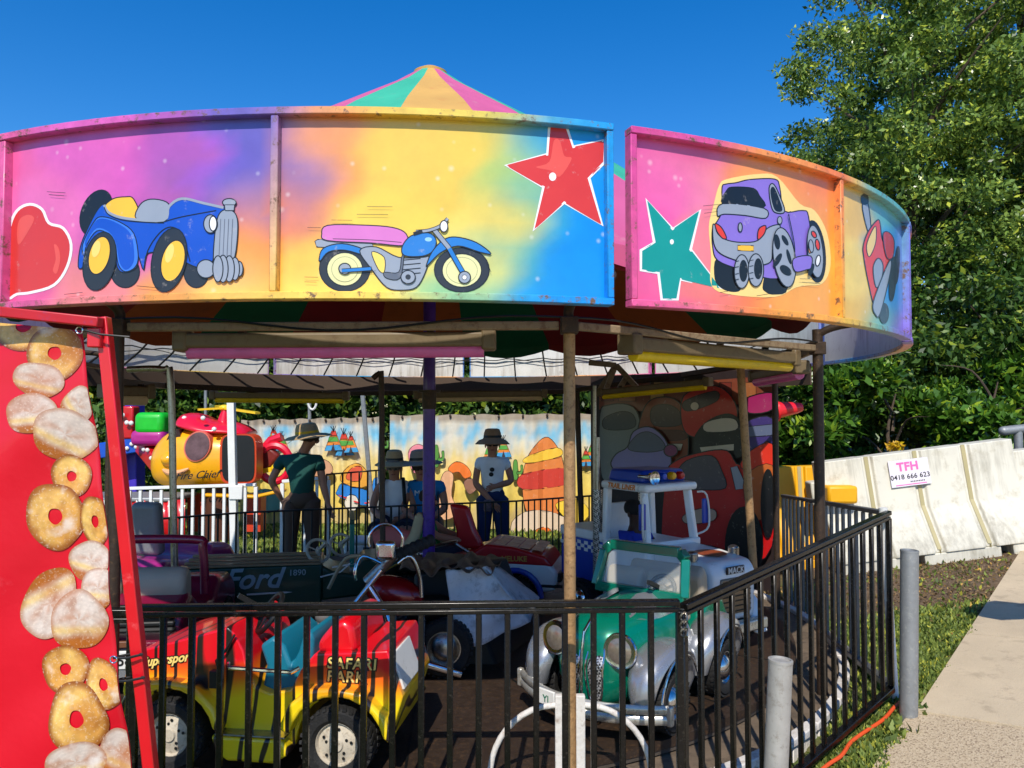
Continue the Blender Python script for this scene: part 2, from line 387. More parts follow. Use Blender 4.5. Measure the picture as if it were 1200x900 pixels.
# painting on the panels: anchors are where each airbrushed colour sits on the board
A_all = [(10,200,(236,118,188)),(100,180,(226,118,208)),(60,250,(236,132,204)),(160,220,(222,112,206)),(210,180,(190,110,205)),(270,200,(126,112,200)),(300,160,(128,118,196)),(235,300,(210,160,150)),(290,235,(150,128,190)),
 (275,262,(238,150,112)),(305,290,(248,168,80)),(280,335,(252,208,112)),(100,350,(238,150,150)),(20,345,(228,112,178)),(200,348,(240,172,96)),(40,300,(228,110,190)),(130,270,(216,112,198)),(200,250,(160,112,190)),
 (340,170,(146,122,196)),(345,215,(160,130,180)),(335,245,(238,150,110)),(372,165,(244,170,100)),(350,300,(254,205,96)),(400,220,(250,172,92)),(450,170,(240,204,92)),(440,250,(246,214,96)),(600,150,(226,208,100)),(590,260,(240,214,110)),(560,320,(242,222,118)),(345,345,(250,214,112)),(450,345,(250,220,110)),
 (628,165,(70,178,214)),(625,215,(160,204,140)),(700,165,(40,168,226)),(715,250,(24,160,232)),(640,260,(40,168,210)),(630,330,(40,166,222)),(700,340,(28,164,230)),(598,200,(196,208,120)),(612,300,(130,196,160)),
 (745,160,(214,86,172)),(765,200,(240,124,196)),(820,200,(244,150,196)),(820,160,(222,96,160)),(745,260,(236,110,190)),(770,345,(232,110,176)),(830,310,(246,150,160)),(860,185,(244,150,116)),(900,200,(250,172,100)),(840,345,(238,140,130)),(880,345,(246,150,90)),(950,220,(250,150,96)),(960,290,(252,168,80)),(940,345,(250,180,90)),(985,320,(252,196,88)),(930,255,(252,190,110)),
 (1000,240,(240,200,110)),(1006,320,(246,216,120)),(1012,370,(238,196,88)),(1036,232,(120,190,190)),(1042,300,(70,176,226)),(1050,350,(60,160,222)),(1062,300,(130,130,214)),(1066,380,(156,132,214)),(1032,375,(120,190,180))]
A_all += [(665,300,(20,158,232)),(670,215,(26,160,228)),(560,345,(120,196,170)),(600,335,(30,168,214)),(650,345,(24,162,230)),(520,180,(238,206,96)),(700,300,(22,158,232)),(715,190,(34,162,226))]
RB = [(322, rbf([q for q in A_all if q[0] < 322], 22)), (731, rbf([q for q in A_all if 322 < q[0] < 731], 22)), (990, rbf([q for q in A_all if 731 < q[0] < 990], 22)), (9999, rbf([q for q in A_all if q[0] > 990], 11))]
def f_rbf(x, y, x0=None):
    for lim, f in RB:
        if (x0 if x0 is not None else x) < lim: return f(x, y)
def paint_fn(p):
    a = math.degrees(math.atan2(p.x-CX, CY-p.y))
    if -26 < a < 62 and p.y < CY:
        x, y = px_of(p); n = (14*math.sin(x*.045+y*.03)+9*math.sin(y*.09-x*.02))*(1 if x < 980 else .15); c = list(f_rbf(x+n, y+n*.6, x)); c[2] *= (.84 if c[0] > .45 and c[2] > .4 else 1); return [q**1.25 for q in c]
    k = (a+360) % 83/83
    cols = [(236,118,188),(250,180,90),(40,168,226),(146,122,196),(246,214,96),(236,118,188)]
    i = int(k*5); f = k*5-i; c0, c1 = srgb(cols[i]), srgb(cols[i+1]); return [c0[j]*(1-f)+c1[j]*f for j in range(3)]
M_art = attr_paint('airbrushed_board', rough=.32, sparkle=.32, grime=.13, coat=.35)
M_frame = attr_paint('airbrushed_frame', rough=.5, grime=.25, coat=.1, vs=18)
# worn paint: rusty chips on the frames
def chips(m, th=.64, col=(112, 84, 62)):
    t = m.node_tree; N, L = t.nodes, t.links; b = N['Principled BSDF']; src = b.inputs['Base Color'].links[0].from_socket
    tc = N.new('ShaderNodeTexCoord'); n = N.new('ShaderNodeTexNoise'); n.inputs['Scale'].default_value = 22; n.inputs['Detail'].default_value = 10; n.inputs['Roughness'].default_value = .75
    L.new(tc.outputs['Object'], n.inputs['Vector']); r = N.new('ShaderNodeMapRange'); r.inputs[1].default_value = th-.06; r.inputs[2].default_value = th+.02; L.new(n.outputs['Fac'], r.inputs[0])
    mm = N.new('ShaderNodeMix'); mm.data_type = 'RGBA'; L.new(r.outputs[0], mm.inputs['Factor']); L.new(src, mm.inputs['A']); mm.inputs['B'].default_value = (*srgb(col), 1); L.new(mm.outputs['Result'], b.inputs['Base Color'])
chips(M_frame, .6)
M_back = pb('bare_sheet_metal', (222, 220, 214), .55, 0, .12, 5, dirt=.2, dcol=(150, 140, 128))
pieces = [(-23.3, 17.75), (18.95, 58.0)]
a = 59.2
for k in range(7): pieces.append((a, a+38.7)); a += 39.9
panels = []
for k, (a0, a1) in enumerate(pieces):
    b = MB()
    n = int((a1-a0)/1.0); mz = 14; vs = []; fs = []
    for i in range(n+1):
        for j in range(mz+1): vs.append(rp(a0+.25+(a1-a0-.5)*i/n, RR-.032, ZB+.012+(ZT-ZB-.024)*j/mz))
    for i in range(n):
        for j in range(mz): fs.append((i*(mz+1)+j, (i+1)*(mz+1)+j, (i+1)*(mz+1)+j+1, i*(mz+1)+j+1))
    b.add(vs, fs)
    nb = len(b.v); b.mat(1); arcbox(b, a0+.25, a1-.25, RR-.048, RR-.036, ZB+.01, ZT-.01)
    o = b.build('valance_panel', [M_art, M_back], ride, world=True, fixn=False); set_color(o, paint_fn); panels.append(o)
    b = MB()
    arcbox(b, a0, a1, RR-.05, RR+.004, ZT-.026, ZT); arcbox(b, a0, a1, RR-.05, RR+.002, ZB, ZB+.026)
    o2 = b.build('frame', M_frame, o, world=True, bevel=.003, seg=1); set_color(o2, paint_fn)
    am = (a0+a1)/2 if k != 0 else -3.15
    if k == 1: am = 39.3
    for aa in (a0+.22, a1-.22, am):
        b = MB(); arcbox(b, aa-.23, aa+.23, RR-.047, RR, ZB+.0262, ZT-.0262, 1)
        o3 = b.build('post', M_frame, o, world=True, bevel=.003, seg=1); set_color(o3, paint_fn)

# --- artwork on the boards
LV = {}
def flat(nm, c, rough=.35):
    if nm not in LV: LV[nm] = pb('art_'+nm, c, rough, 0, .06, 9, dirt=.08, dcol=(200, 190, 180), coat=.3)
    return LV[nm]
def ray_cyl(px, py, r):
    p = at(px, py, 1.0); d = p-Vector((0, 0, EYE))
    ax, ay = -CX, -CY
    A = d.x**2+d.y**2; B = 2*(d.x*ax+d.y*ay); Cc = ax*ax+ay*ay-r*r; D = B*B-4*A*Cc
    if D < 0: return None
    t = (-B-math.sqrt(D))/(2*A); return Vector((0, 0, EYE))+d*t
def poly_mesh(pts, step=6):
    from mathutils.geometry import tessellate_polygon
    bm = bmesh.new(); vs = [bm.verts.new((p[0], p[1], 0)) for p in pts]
    for q in tessellate_polygon([[Vector((p[0], p[1], 0)) for p in pts]]):
        try: bm.faces.new([vs[i] for i in q])
        except ValueError: pass
    xs = [p[0] for p in pts]; x = math.ceil(min(xs)/step)*step
    while x < max(xs):
        bmesh.ops.bisect_plane(bm, geom=bm.verts[:]+bm.edges[:]+bm.faces[:], plane_co=(x, 0, 0), plane_no=(1, 0, 0), dist=1e-4); x += step
    bm.verts.index_update(); V = [(v.co.x, v.co.y) for v in bm.verts]; F = [tuple(v.index for v in f.verts) for f in bm.faces]; bm.free(); return V, F
def ribbon(pts, wd, closed=True):
    P = [Vector((p[0], p[1])) for p in pts]; n = len(P); V = []; F = []
    for i in range(n):
        if closed: t = P[(i+1) % n]-P[i-1]
        else: t = P[min(i+1, n-1)]-P[max(i-1, 0)]
        if t.length < 1e-6: t = Vector((1, 0))
        t.normalize(); q = Vector((-t.y, t.x))*wd/2; V += [P[i]-q, P[i]+q]
    for i in range(n if closed else n-1):
        j = (i+1) % n; F.append((2*i, 2*j, 2*j+1, 2*i+1))
    return V, F
class Art:
    """paint layers mapped onto a surface; sur(px,py,layer) gives the world point"""
    def __init__(s, sur, S=1, o=(0, 0)): s.sur = sur; s.S = S; s.o = o; s.b = MB(); s.ms = []; s.lay = 1
    def P(s, pts): return [(p[0]/s.S+s.o[0], p[1]/s.S+s.o[1]) for p in pts]
    def put(s, V, F, mat):
        if mat not in s.ms: s.ms.append(mat)
        s.b.mat(s.ms.index(mat)); W = [s.sur(v[0], v[1], s.lay) for v in V]
        if any(q is None for q in W): return
        s.b.add(W, F); s.lay += 1
    def fill(s, pts, mat, line=1.3, sharp=False, lm=None, raw=False):
        q = s.P(pts)
        if not sharp: q = [(v.x, v.y) for v in smooth_pts([(p[0], p[1], 0) for p in q], 4)]
        s.put(*poly_mesh(q), mat)
        if line: s.put(*ribbon(q, line), lm or s.K)
    def ell(s, cx, cy, rx, ry, rot, mat, line=1.3, n=28):
        r = R_(rot); pts = [(cx+rx*math.cos(t)*math.cos(r)-ry*math.sin(t)*math.sin(r), cy+rx*math.cos(t)*math.sin(r)+ry*math.sin(t)*math.cos(r)) for t in [2*PI*i/n for i in range(n)]]
        s.fill(pts, mat, line, sharp=True)
    def line(s, pts, wd=1.2, mat=None):
        q = [(v.x, v.y) for v in smooth_pts([(p[0], p[1], 0) for p in s.P(pts)], 4, closed=False)]
        s.put(*ribbon(q, wd, False), mat or s.K)
K = flat('black', (20, 20, 24)); Art.K = K
GR = flat('grey', (150, 158, 172)); WH = flat('white', (238, 236, 236)); YE = flat('yellow', (250, 190, 50)); BL = flat('royal_blue', (18, 78, 190)); BL2 = flat('sky_blue', (30, 120, 200))
RD = flat('star_red', (214, 52, 44)); TE = flat('teal', (14, 148, 140)); PU = flat('purple', (138, 112, 204)); PK = flat('pink', (214, 118, 190)); DK = flat('tyre', (40, 42, 48)); BLh = flat('light_blue', (60, 120, 220)); CR = flat('cream_wheel', (226, 222, 160)); RD2 = flat('light_red', (232, 84, 70)); RDC = flat('truck_red', (226, 60, 40)); RDd = flat('deep_red', (196, 40, 36))
cyl_s = lambda x, y, l: ray_cyl(x, y, RR-.0312+.00013*l)
def art_part(A, name, par): return A.b.build(name, A.ms, par, world=True, smooth=False, fixn=False)
# panel 1
A = Art(cyl_s, 3, (0, 100))
hp = [(24,742),(26,600),(34,500),(60,440),(105,418),(148,436),(172,484),(222,502),(250,560),(236,638),(190,702),(110,728),(60,734)]
A.fill(hp, RD, 3.2, lm=WH); A.fill([(70,470),(100,455),(120,470),(95,520),(65,560),(60,510)], RD2, 0); A.fill([(190,560),(205,570),(212,610),(200,660),(186,650),(196,610)], RD2, 0)
art_part(A, 'painted_heart', panels[0])
A = Art(cyl_s, 3, (0, 100))
A.ell(338, 448, 52, 84, 22, K, 1.2); A.ell(440, 655, 50, 56, 0, DK); A.ell(690, 655, 44, 56, 0, DK)
A.fill([(366,432),(395,400),(440,392),(470,400),(490,470),(400,470)], YE)
A.fill([(480,470),(492,420),(530,400),(585,410),(600,440),(578,474)], GR)
A.fill([(275,637),(282,570),(305,510),(340,442),(366,418),(384,450),(445,470),(575,480),(592,428),(640,395),(715,416),(790,432),(768,470),(752,560),(745,625),(700,642),(600,600),(520,590),(505,650),(486,600),(480,640),(440,658),(412,640),(400,560),(350,520),(300,600),(290,640)], BL)
A.fill([(330,480),(360,462),(420,480),(470,520),(486,600),(474,640),(440,655),(416,630),(404,560),(380,522),(340,512),(305,560),(296,600),(290,560)], BLh, 1.2)
A.fill([(330,485),(360,468),(415,486),(460,524),(472,600),(462,635),(440,648),(420,622),(408,556),(384,516),(340,502),(308,545),(303,570),(300,545)], BL, 0)
A.line([(505,650),(520,580),(560,520),(600,498),(640,520),(655,570),(668,620)], 1.4); A.line([(575,480),(640,462),(760,440)], 1.2)
A.line([(366,420),(384,448),(445,468),(575,474),(594,426),(640,398),(715,414),(786,430)], 3.0, GR); A.line([(366,428),(384,456),(445,476),(576,484)], 1.1)
A.ell(350, 618, 56, 104, 12, DK); A.ell(349, 598, 36, 68, 14, YE); A.ell(594, 614, 60, 114, 12, DK); A.ell(608, 617, 40, 74, 14, YE)
A.ell(338, 575, 14, 30, 14, flat('pale_yellow', (252, 214, 110)), 0); A.ell(596, 590, 14, 34, 14, flat('pale_yellow', (252, 214, 110)), 0)
A.fill([(750,605),(758,500),(772,450),(800,436),(828,452),(836,500),(826,600),(800,640),(760,640)], GR)
for x in (776, 790, 804, 818): A.line([(x, 470), (x-6, 600)], .9, flat('dark_grey', (96, 102, 116)))
A.ell(806, 412, 24, 14, 0, GR); A.fill([(790,420),(824,420),(822,440),(792,440)], GR, 1, sharp=True)
A.ell(740, 487, 24, 32, 0, GR); A.ell(749, 486, 13, 26, 0, WH)
for cx, rx, ry in ((724,32,32),(842,12,26),(826,16,40),(806,18,46),(784,18,48),(766,18,46)): A.ell(cx, 645, rx, ry, 0, GR)
A.line([(165,374),(230,378)], .6); A.line([(172,384),(225,388)], .6); A.line([(225,735),(290,728)], .6); A.line([(480,705),(560,712)], .6)
art_part(A, 'painted_roadster', panels[0])
# motorbike and star
A = Art(cyl_s, 2.857, (320, 60))
A.ell(240, 728, 85, 76, 0, DK); A.ell(240, 730, 60, 56, 0, CR); A.ell(632, 732, 92, 74, 0, DK); A.ell(632, 734, 66, 56, 0, CR)
A.ell(632, 734, 52, 44, 0, CR, .3); A.ell(240, 730, 44, 42, 0, CR, .3)
A.fill([(140,636),(150,630),(330,642),(342,664),(145,654)], GR, 1.1, sharp=True)
A.fill([(154,698),(168,660),(230,644),(300,662),(312,684),(240,666),(186,672),(160,700)], BL2)
A.fill([(290,668),(345,655),(420,690),(500,690),(522,690),(510,740),(480,790),(430,800),(380,790),(330,730)], GR)
A.fill([(330,672),(372,690),(372,740),(352,730)], flat('gap_yellow', (246, 214, 96)), 1)
for z in (700, 716, 732, 748): A.line([(430, z), (494, z-6)], 1.1)
A.fill([(430,690),(438,686),(425,760),(380,760),(372,740),(420,740)], flat('dark_grey', (96, 102, 116)), 1)
A.fill([(163,612),(182,583),(300,582),(400,590),(446,612),(440,650),(330,642),(182,634)], PK); A.line([(200,628),(330,632),(430,640)], .7)
A.fill([(432,655),(462,618),(520,608),(546,632),(536,668),(500,686),(440,684)], BL2); A.ell(520, 630, 12, 7, 0, flat('pale_blue', (150, 200, 240)), 0)
A.fill([(513,718),(532,672),(570,632),(612,622),(680,640),(730,678),(690,672),(620,652),(562,674),(522,712)], BL2)
A.line([(535,592),(590,660)], 6.5); A.line([(535,592),(590,660)], 4.6, GR); A.line([(590,660),(612,700),(642,752)], 6.4); A.line([(590,660),(612,700),(642,752)], 4.6, BL2)
A.ell(641, 757, 20, 20, 0, GR); A.ell(641, 757, 8, 8, 0, WH, .6)
A.line([(478,604),(520,600),(560,585),(585,560)], 4.4); A.line([(478,604),(520,600),(560,585),(585,560)], 2.8, GR); A.line([(470,612),(500,602)], 4.2)
A.ell(572, 586, 13, 19, 0, WH); A.ell(240, 728, 20, 18, 0, GR); A.line([(230,735),(330,728)], 5); A.line([(230,735),(328,728)], 3.4, BL2)
A.ell(452, 756, 24, 22, 0, GR); A.ell(452, 756, 9, 9, 0, DK, 0)
for yy, x0, x1 in ((546,280,385),(520,315,400),(565,195,265),(590,115,160),(756,105,150),(772,105,145)): A.line([(x0, yy), (x1, yy+1)], .5)
A.line([(300,740),(345,735)], .5); A.line([(714,700),(730,740)], .5)
art_part(A, 'painted_motorbike', panels[0])
A = Art(cyl_s, 2.857, (320, 60))
sp = [(925,250),(982,250),(1005,320),(1110,298),(1110,372),(1058,425),(1103,583),(975,507),(872,600),(905,455),(778,382),(918,345)]
A.fill(sp, RD, 3.4, sharp=True, lm=WH); A.fill([(940,300),(960,300),(975,350),(1000,360),(960,420),(930,400),(880,388),(925,370)], RD2, 0); A.ell(936, 420, 12, 14, 0, WH, 0)
art_part(A, 'painted_star', panels[0])
# panel 3
A = Art(cyl_s, 3, (700, 130))
A.fill([(172,310),(265,415),(362,348),(328,487),(435,625),(293,592),(282,663),(226,663),(215,570),(153,560),(153,490),(200,462)], TE, 3.4, sharp=True, lm=WH); A.ell(262, 460, 7, 9, 0, WH, 0)
art_part(A, 'painted_star', panels[1])
A = Art(cyl_s, 3.75, (820, 140))
glow = [(40,470),(60,380),(85,290),(120,262),(250,240),(340,252),(440,370),(505,400),(560,500),(575,640),(540,720),(470,730),(420,740),(330,780),(140,770),(52,730),(50,600)]
A.fill(glow, flat('glow', (252, 216, 130)), 0)
A.fill([(68,700),(76,612),(160,660),(180,740),(150,756),(100,742)], K); A.fill([(280,720),(320,560),(345,560),(385,740),(330,767),(290,755)], K)
A.ell(506, 580, 45, 136, -6, K)
A.fill([(75,450),(98,400),(98,300),(115,284),(160,278),(220,264),(330,262),(352,300),(372,402),(450,400),(478,425),(490,600),(425,612),(410,680),(310,700),(180,660),(80,620),(57,560),(56,480)], PU)
A.fill([(105,372),(120,310),(150,297),(235,303),(262,335),(280,386)], K)
A.fill([(78,425),(100,370),(282,390),(290,434),(200,422),(108,416)], GR)
A.fill([(305,300),(322,282),(345,320),(374,404),(330,408),(312,370)], GR); A.fill([(312,310),(325,298),(345,340),(362,398),(334,400),(318,360)], K, .6)
A.fill([(57,470),(66,462),(78,500),(115,528),(180,540),(255,532),(295,480),(345,462),(352,484),(322,560),(312,625),(250,640),(170,622),(92,590),(62,545)], GR)
A.fill([(68,458),(95,474),(118,520),(100,522),(76,492)], RDC); A.fill([(255,500),(265,475),(290,467),(285,500),(258,528)], RDC)
A.fill([(167,553),(237,555),(237,578),(167,575)], YE, 1, sharp=True); A.ell(178, 474, 9, 20, 0, GR)
A.ell(352, 443, 10, 17, 0, GR, 1)
A.ell(185, 668, 33, 74, 0, GR); A.ell(192, 665, 16, 46, 0, K); A.ell(247, 662, 34, 72, 0, GR); A.ell(257, 656, 16, 44, 0, K)
for yy in (625, 650, 680, 705): A.line([(156, yy), (172, yy-4)], .8); A.line([(218, yy-4), (236, yy-8)], .8)
A.ell(372, 606, 48, 132, -8, GR)
for dx, dy, rx, ry, ro in ((-30,-65,13,34,-8),(5,-72,10,26,-30),(22,0,8,34,-15),(-28,15,12,34,30),(8,60,18,30,-50)): A.ell(370+dx, 603+dy, rx, ry, ro, K, 0)
A.ell(508, 580, 34, 116, -6, GR); A.ell(502, 505, 9, 16, -30, RDC); A.ell(518, 550, 9, 24, -10, RDC); A.ell(484, 560, 7, 28, 0, flat('orange_gap', (250, 168, 96)), 1); A.ell(520, 620, 10, 24, 10, WH); A.ell(490, 660, 8, 26, 20, K)
A.ell(490, 556, 10, 28, -6, GR, 1)
A.fill([(412,612),(488,600),(490,650),(470,660),(420,668)], PU, 1.2); A.line([(390,415),(415,540),(418,606)], 1.1); A.line([(388,410),(400,404)], 1)
A.line([(15,380),(95,372)], .5); A.line([(20,412),(80,404)], .5); A.line([(440,700),(520,702)], .5); A.line([(450,715),(530,722)], .5); A.line([(250,775),(320,764)], .6); A.line([(90,760),(140,752)], .6)
art_part(A, 'painted_coupe', panels[1])
A = Art(cyl_s, 3.1, (960, 130))
A.fill([(158,335),(176,330),(188,420),(178,440),(160,372)], GR); A.fill([(154,312),(172,300),(178,332),(158,338)], K)
A.fill([(160,490),(178,438),(212,396),(222,412),(230,470),(262,520),(252,590),(222,700),(200,708),(176,610),(162,530)], RDC)
A.fill([(172,490),(190,440),(206,420),(205,480),(182,530)], flat('gap_cream', (244, 206, 120)), 1)
A.fill([(196,570),(214,535),(232,560),(226,620),(206,640)], GR)
A.ell(283, 560, 8, 68, 4, K); A.ell(268, 610, 11, 80, 4, K); A.ell(236, 735, 16, 36, 0, K)
A.fill([(195,705),(215,640),(255,545),(260,580),(222,736),(204,738)], GR)
A.fill([(232,450),(252,440),(272,470),(268,530),(245,530)], RDd, 1)
A.fill([(294,428),(308,430),(314,520),(310,612),(300,590)], RDd, 0)
art_part(A, 'painted_truck', panels[1])

# --- canopy
cols = [pb('canopy_pink', (206, 92, 140), .6, 0, .1, 3, dirt=.15, dcol=(200, 160, 160), trans=.02, bump=.2, bscale=4),
        pb('canopy_teal', (60, 178, 142), .6, 0, .1, 3, dirt=.15, dcol=(120, 160, 140), trans=.02, bump=.2, bscale=4),
        pb('canopy_orange', (212, 164, 84), .6, 0, .1, 3, dirt=.3, dcol=(200, 130, 70), trans=.02, bump=.2, bscale=4)]
b = MB(); prof = [(.10, 4.19), (.17, 4.14), (.32, 4.03), (.62, 3.84), (1.0, 3.60), (1.5, 3.25), (2.0, 2.89), (2.4, 2.60), (2.72, 2.37)]
for k in range(18):
    b.mat(k % 3); sub = 6
    for i in range(sub):
        a0 = 18.1+20*k+20*i/sub; a1 = a0+20/sub
        def sag(a, j): 
            t = ((a-18.1) % 20)/20; return -.035*math.sin(PI*t)*(j/8)
        ring = lambda a: [rp(a, r, z+sag(a, j)) for j, (r, z) in enumerate(prof)]
        q0, q1 = ring(a0), ring(a1)
        # scalloped drop at the rim
        sc = lambda a: .055 + .05*abs(math.sin(R_((a-18.1)*9)))
        q0.append(q0[-1]+Vector((0, 0, -sc(a0)))); q1.append(q1[-1]+Vector((0, 0, -sc(a1))))
        b.add(q0+q1, [(j, j+1, len(q0)+j+1, len(q0)+j) for j in range(len(q0)-1)])
can = b.build('canopy', cols, ride, world=True, fixn=True)
lin = [pb('shaded_pink', (140, 26, 34), .7, 0, .2, 3, dirt=.2, dcol=(90, 20, 26)), pb('shaded_teal', (14, 100, 68), .7, 0, .2, 3, dirt=.2, dcol=(10, 70, 50)), pb('shaded_orange', (176, 88, 36), .7, 0, .25, 3, dirt=.3, dcol=(120, 60, 26))]  # darker copies of the canopy colours, with the underside's shade put in
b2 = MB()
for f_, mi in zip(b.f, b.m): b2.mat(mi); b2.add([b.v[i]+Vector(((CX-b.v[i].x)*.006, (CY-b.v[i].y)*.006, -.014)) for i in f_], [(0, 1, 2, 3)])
b2.build('canopy_shade_layer', lin, ride, world=True, fixn=True)
b = MB(); b.lathe([(.0, 4.225), (.07, 4.22), (.125, 4.19), (.12, 4.16)], (CX, CY, 0)); b.build('canopy_cap', cols[2], ride, world=True)
# seams
# --- centre pole, rim poles, pipes
M_purple = pb('purple_wrap', (74, 26, 150), .4, 0, .25, 14, dirt=.4, dcol=(40, 10, 90), bump=.5, bscale=20, coat=.3)
b = MB(); b.cyl((CX, CY, .52), (CX, CY, 4.12), .046, 16); b.build('centre_pole', M_purple, ride, world=True)
b = MB(); b.cyl((CX, CY, 1.785), (CX, CY, 1.80), .085, 16); b.cyl((CX, CY, 1.66), (CX, CY, 1.79), .052, 16); b.build('pole_collar', M_rustd, ride, world=True); b = MB(); b.cyl((CX, CY, .15), (CX, CY, .56), .06, 16); b.build('pole_base', M_galv, ride, world=True)
RPL = 2.724; ZP = 1.995
pa = [18.1+40*k for k in range(9)]
for k, a_ in enumerate(pa):
    if k in (3, 4, 5): continue
    p = rp(a_, RPL, 0)
    b = MB(); b.cyl((p.x, p.y, .08), (p.x, p.y, ZP+.03), .024, 14)
    if k == 1: b.cyl((p.x, p.y, .08), (p.x, p.y, 2.1), .028, 14)
    o = b.build('rim_pole', M_rust if k == 0 else M_rustd, ride, world=True)
    b = MB(); b.tube(smooth_pts([p+Vector((0, 0, ZP)), p+Vector((0, 0, ZP+.07)), rp(a_, RPL+.12, ZP+.12), rp(a_, RR-.06, ZP+.14)], 4, False), .022)
    b.box(p+Vector((0, 0, ZP)), (.07, .07, .07)); b.build('bracket', M_rustd, ride, world=True, bevel=.005)
for px, Y, r in ((680, 8.2, .03), (741, 8.0, .02)):
    pass
for x0, y0, Y0, x1, y1, Y1, r in ((676, 455, 8.25, 682, 640, 8.25, .03), (697, 452, 6.6, 697, 600, 6.6, .017)):
    b = MB(); b.cyl(at(x0, y0, Y0), at(x1, y1, Y1), r, 10); b.build('inner_pole', M_rustd if r > .02 else M_dchrome, ride, world=True)
b = MB(); b.cyl(at(867, 418, 4.9), at(883, 668, 4.9), .026, 12); b.build('inner_pole', M_rust, ride, world=True)
for k in range(9):
    if 2 <= k <= 5: continue
    p0, p1 = rp(pa[k], RPL, ZP), rp(pa[(k+1) % 9], RPL, ZP)
    b = MB(); b.bar(p0+(p1-p0).normalized()*.04, p1-(p1-p0).normalized()*.04, .03, .036); b.build('rim_pipe', M_cream, ride, world=True, bevel=.006)
pl = [at(955, 405, 4.5), at(880, 427, 6.7), at(795, 440, 7.6), at(660, 459, 8.3), at(400, 461, 8.4), at(190, 452, 6.6), at(128, 447, 5.3)]
for i in range(len(pl)-1):
    b = MB(); b.bar(pl[i], pl[i+1], .05, .05); b.build('rim_pipe', M_rustd, ride, world=True, bevel=.006)
# hooked poles standing on the platform
for x, Y, r, hk in ((205, 4.9, .022, (150, 433)), (447, 5.0, .018, (437, 438))):
    top = at(x-5 if x < 300 else x, 447 if x < 300 else 450, Y); bot = at(x+3, 655, Y); bot.z = .2
    hkp = at(*hk, Y); mid = Vector((top.x-(.03 if x < 300 else .01), Y, hkp.z+.0))
    pts = smooth_pts([bot, (bot+top)/2, top, Vector((top.x-.05 if x < 300 else top.x-.012, Y, hkp.z-.0)), Vector((hkp.x, Y, hkp.z)) if x < 300 else Vector((hkp.x, Y, hkp.z-.03))], 5, False)
    b = MB(); b.tube(pts, r, 10); b.build('hooked_pole', M_dchrome if x < 300 else M_rustd, ride, world=True)
# inner spokes that carry the canopy, behind right
for q in (((700, 462, 7.5), (722, 428, 7.3)), ((722, 428, 7.3), (752, 460, 7.2)), ((720, 432, 7.3), (708, 462, 7.3)), ((735, 440, 7.3), (722, 462, 7.3)), ((690, 425, 7.3), (722, 428, 7.3))):
    b = MB(); b.bar(at(*q[0]), at(*q[1]), .04, .05); b.build('brace', M_cream, ride, world=True, bevel=.005)
# straps and wires on the far side
for a_ in np.arange(120, 262, 6.67):
    b = MB(); p0 = rp(a_, 2.73, 2.36); p1 = rp(a_+1.2, RR-.075, 2.04); b.tube([p0, (p0+p1)/2+Vector((0, 0, -.02)), p1], .009, 5); b.build('strap', M_blackp, ride, world=True)
b = MB(); b.tube([rp(a_, RR-.075, 2.23+.012*math.sin(a_*.9)) for a_ in np.arange(110, 268, 2)], .006, 5)
b.tube([rp(a_, RR-.08, 2.2+.02*math.sin(a_*.5)) for a_ in np.arange(110, 268, 2)], .004, 5)
b.build('wire', M_blackp, ride, world=True)
b = MB()
for k in (0, 1, 8):
    p0, p1 = rp(pa[k], RPL, ZP), rp(pa[(k+1) % 9], RPL, ZP)
    b.tube([p0.lerp(p1, t)+Vector((0, -.02, .03+.02*math.sin(t*PI*3)-.03*math.sin(t*PI))) for t in np.linspace(0, 1, 16)], .005, 5)
b.build('wire', M_blackp, ride, world=True)
# dark strip under the far panels, standing in for the canopy rim's shade there
b = MB(); arcbox(b, 100, 268, RR-.10, RR-.09, 1.86, 2.03); b.build('shade_band', pb('shade_brown', (84, 68, 56), .8), ride, world=True)
# --- light fittings
M_house = pb('yellowed_plastic', (112, 96, 70), .5, 0, .15, 12, dirt=.45, dcol=(90, 66, 44))
M_tpink = pb('pink_tube_cover', (250, 130, 206), .3, 0, .15, 14, trans=.3); M_tyel = pb('yellow_tube_cover', (255, 222, 20), .3, 0, .15, 14, trans=.3); M_tcr = pb('cream_tube_cover', (226, 200, 160), .35, 0, .1, 14, trans=.2)
def fitting(a_, b_, tube, h=.05, tr=.022):
    a_, b_ = Vector(a_), Vector(b_); d = (b_-a_).normalized(); b = MB(); 
    b.bar(a_, b_, h*1.25, h*.85); 
    o = b.build('light_fitting', M_house, ride, world=True, bevel=.012, seg=3)
    for e, sg in ((a_, 1), (b_, -1)):
        b = MB(); b.bar(e-d*sg*.012, e+d*sg*.05, h*1.4, h*1.25); 
        b.build('end_cap', M_house, o, world=True, bevel=.012, seg=3)
    b = MB(); dn = Vector((0, 0, -h*.62)); b.tube([a_+d*.04+dn, b_-d*.04+dn], tr, 12); b.build('tube_cover', tube, o, world=True)
    for t in (.2, .5, .8):
        q = a_.lerp(b_, t); b = MB(); b.box(q+Vector((0, 0, h*.45)), (.03, .03, .03)); b.build('clip', M_rustd, o, world=True)
fitting(at(210, 400, 3.3), at(578, 398, 3.3), M_tpink, .075, .03)
fitting(at(735, 403, 3.35), at(928, 420, 4.35), M_tyel, .075, .03)
fitting(at(940, 430, 4.5), at(884, 441, 5.3), M_tpink, .065, .032)
fitting(at(703, 460, 6.9), at(832, 447, 6.2), M_tyel, .06, .028)
fitting(at(248, 463, 7.4), at(408, 464, 7.4), M_tyel, .07, .03)
fitting(at(486, 463, 7.7), at(640, 461, 7.7), M_tcr, .07, .03)
fitting(at(120, 458, 5.6), at(176, 459, 5.9), M_tcr, .09, .05)
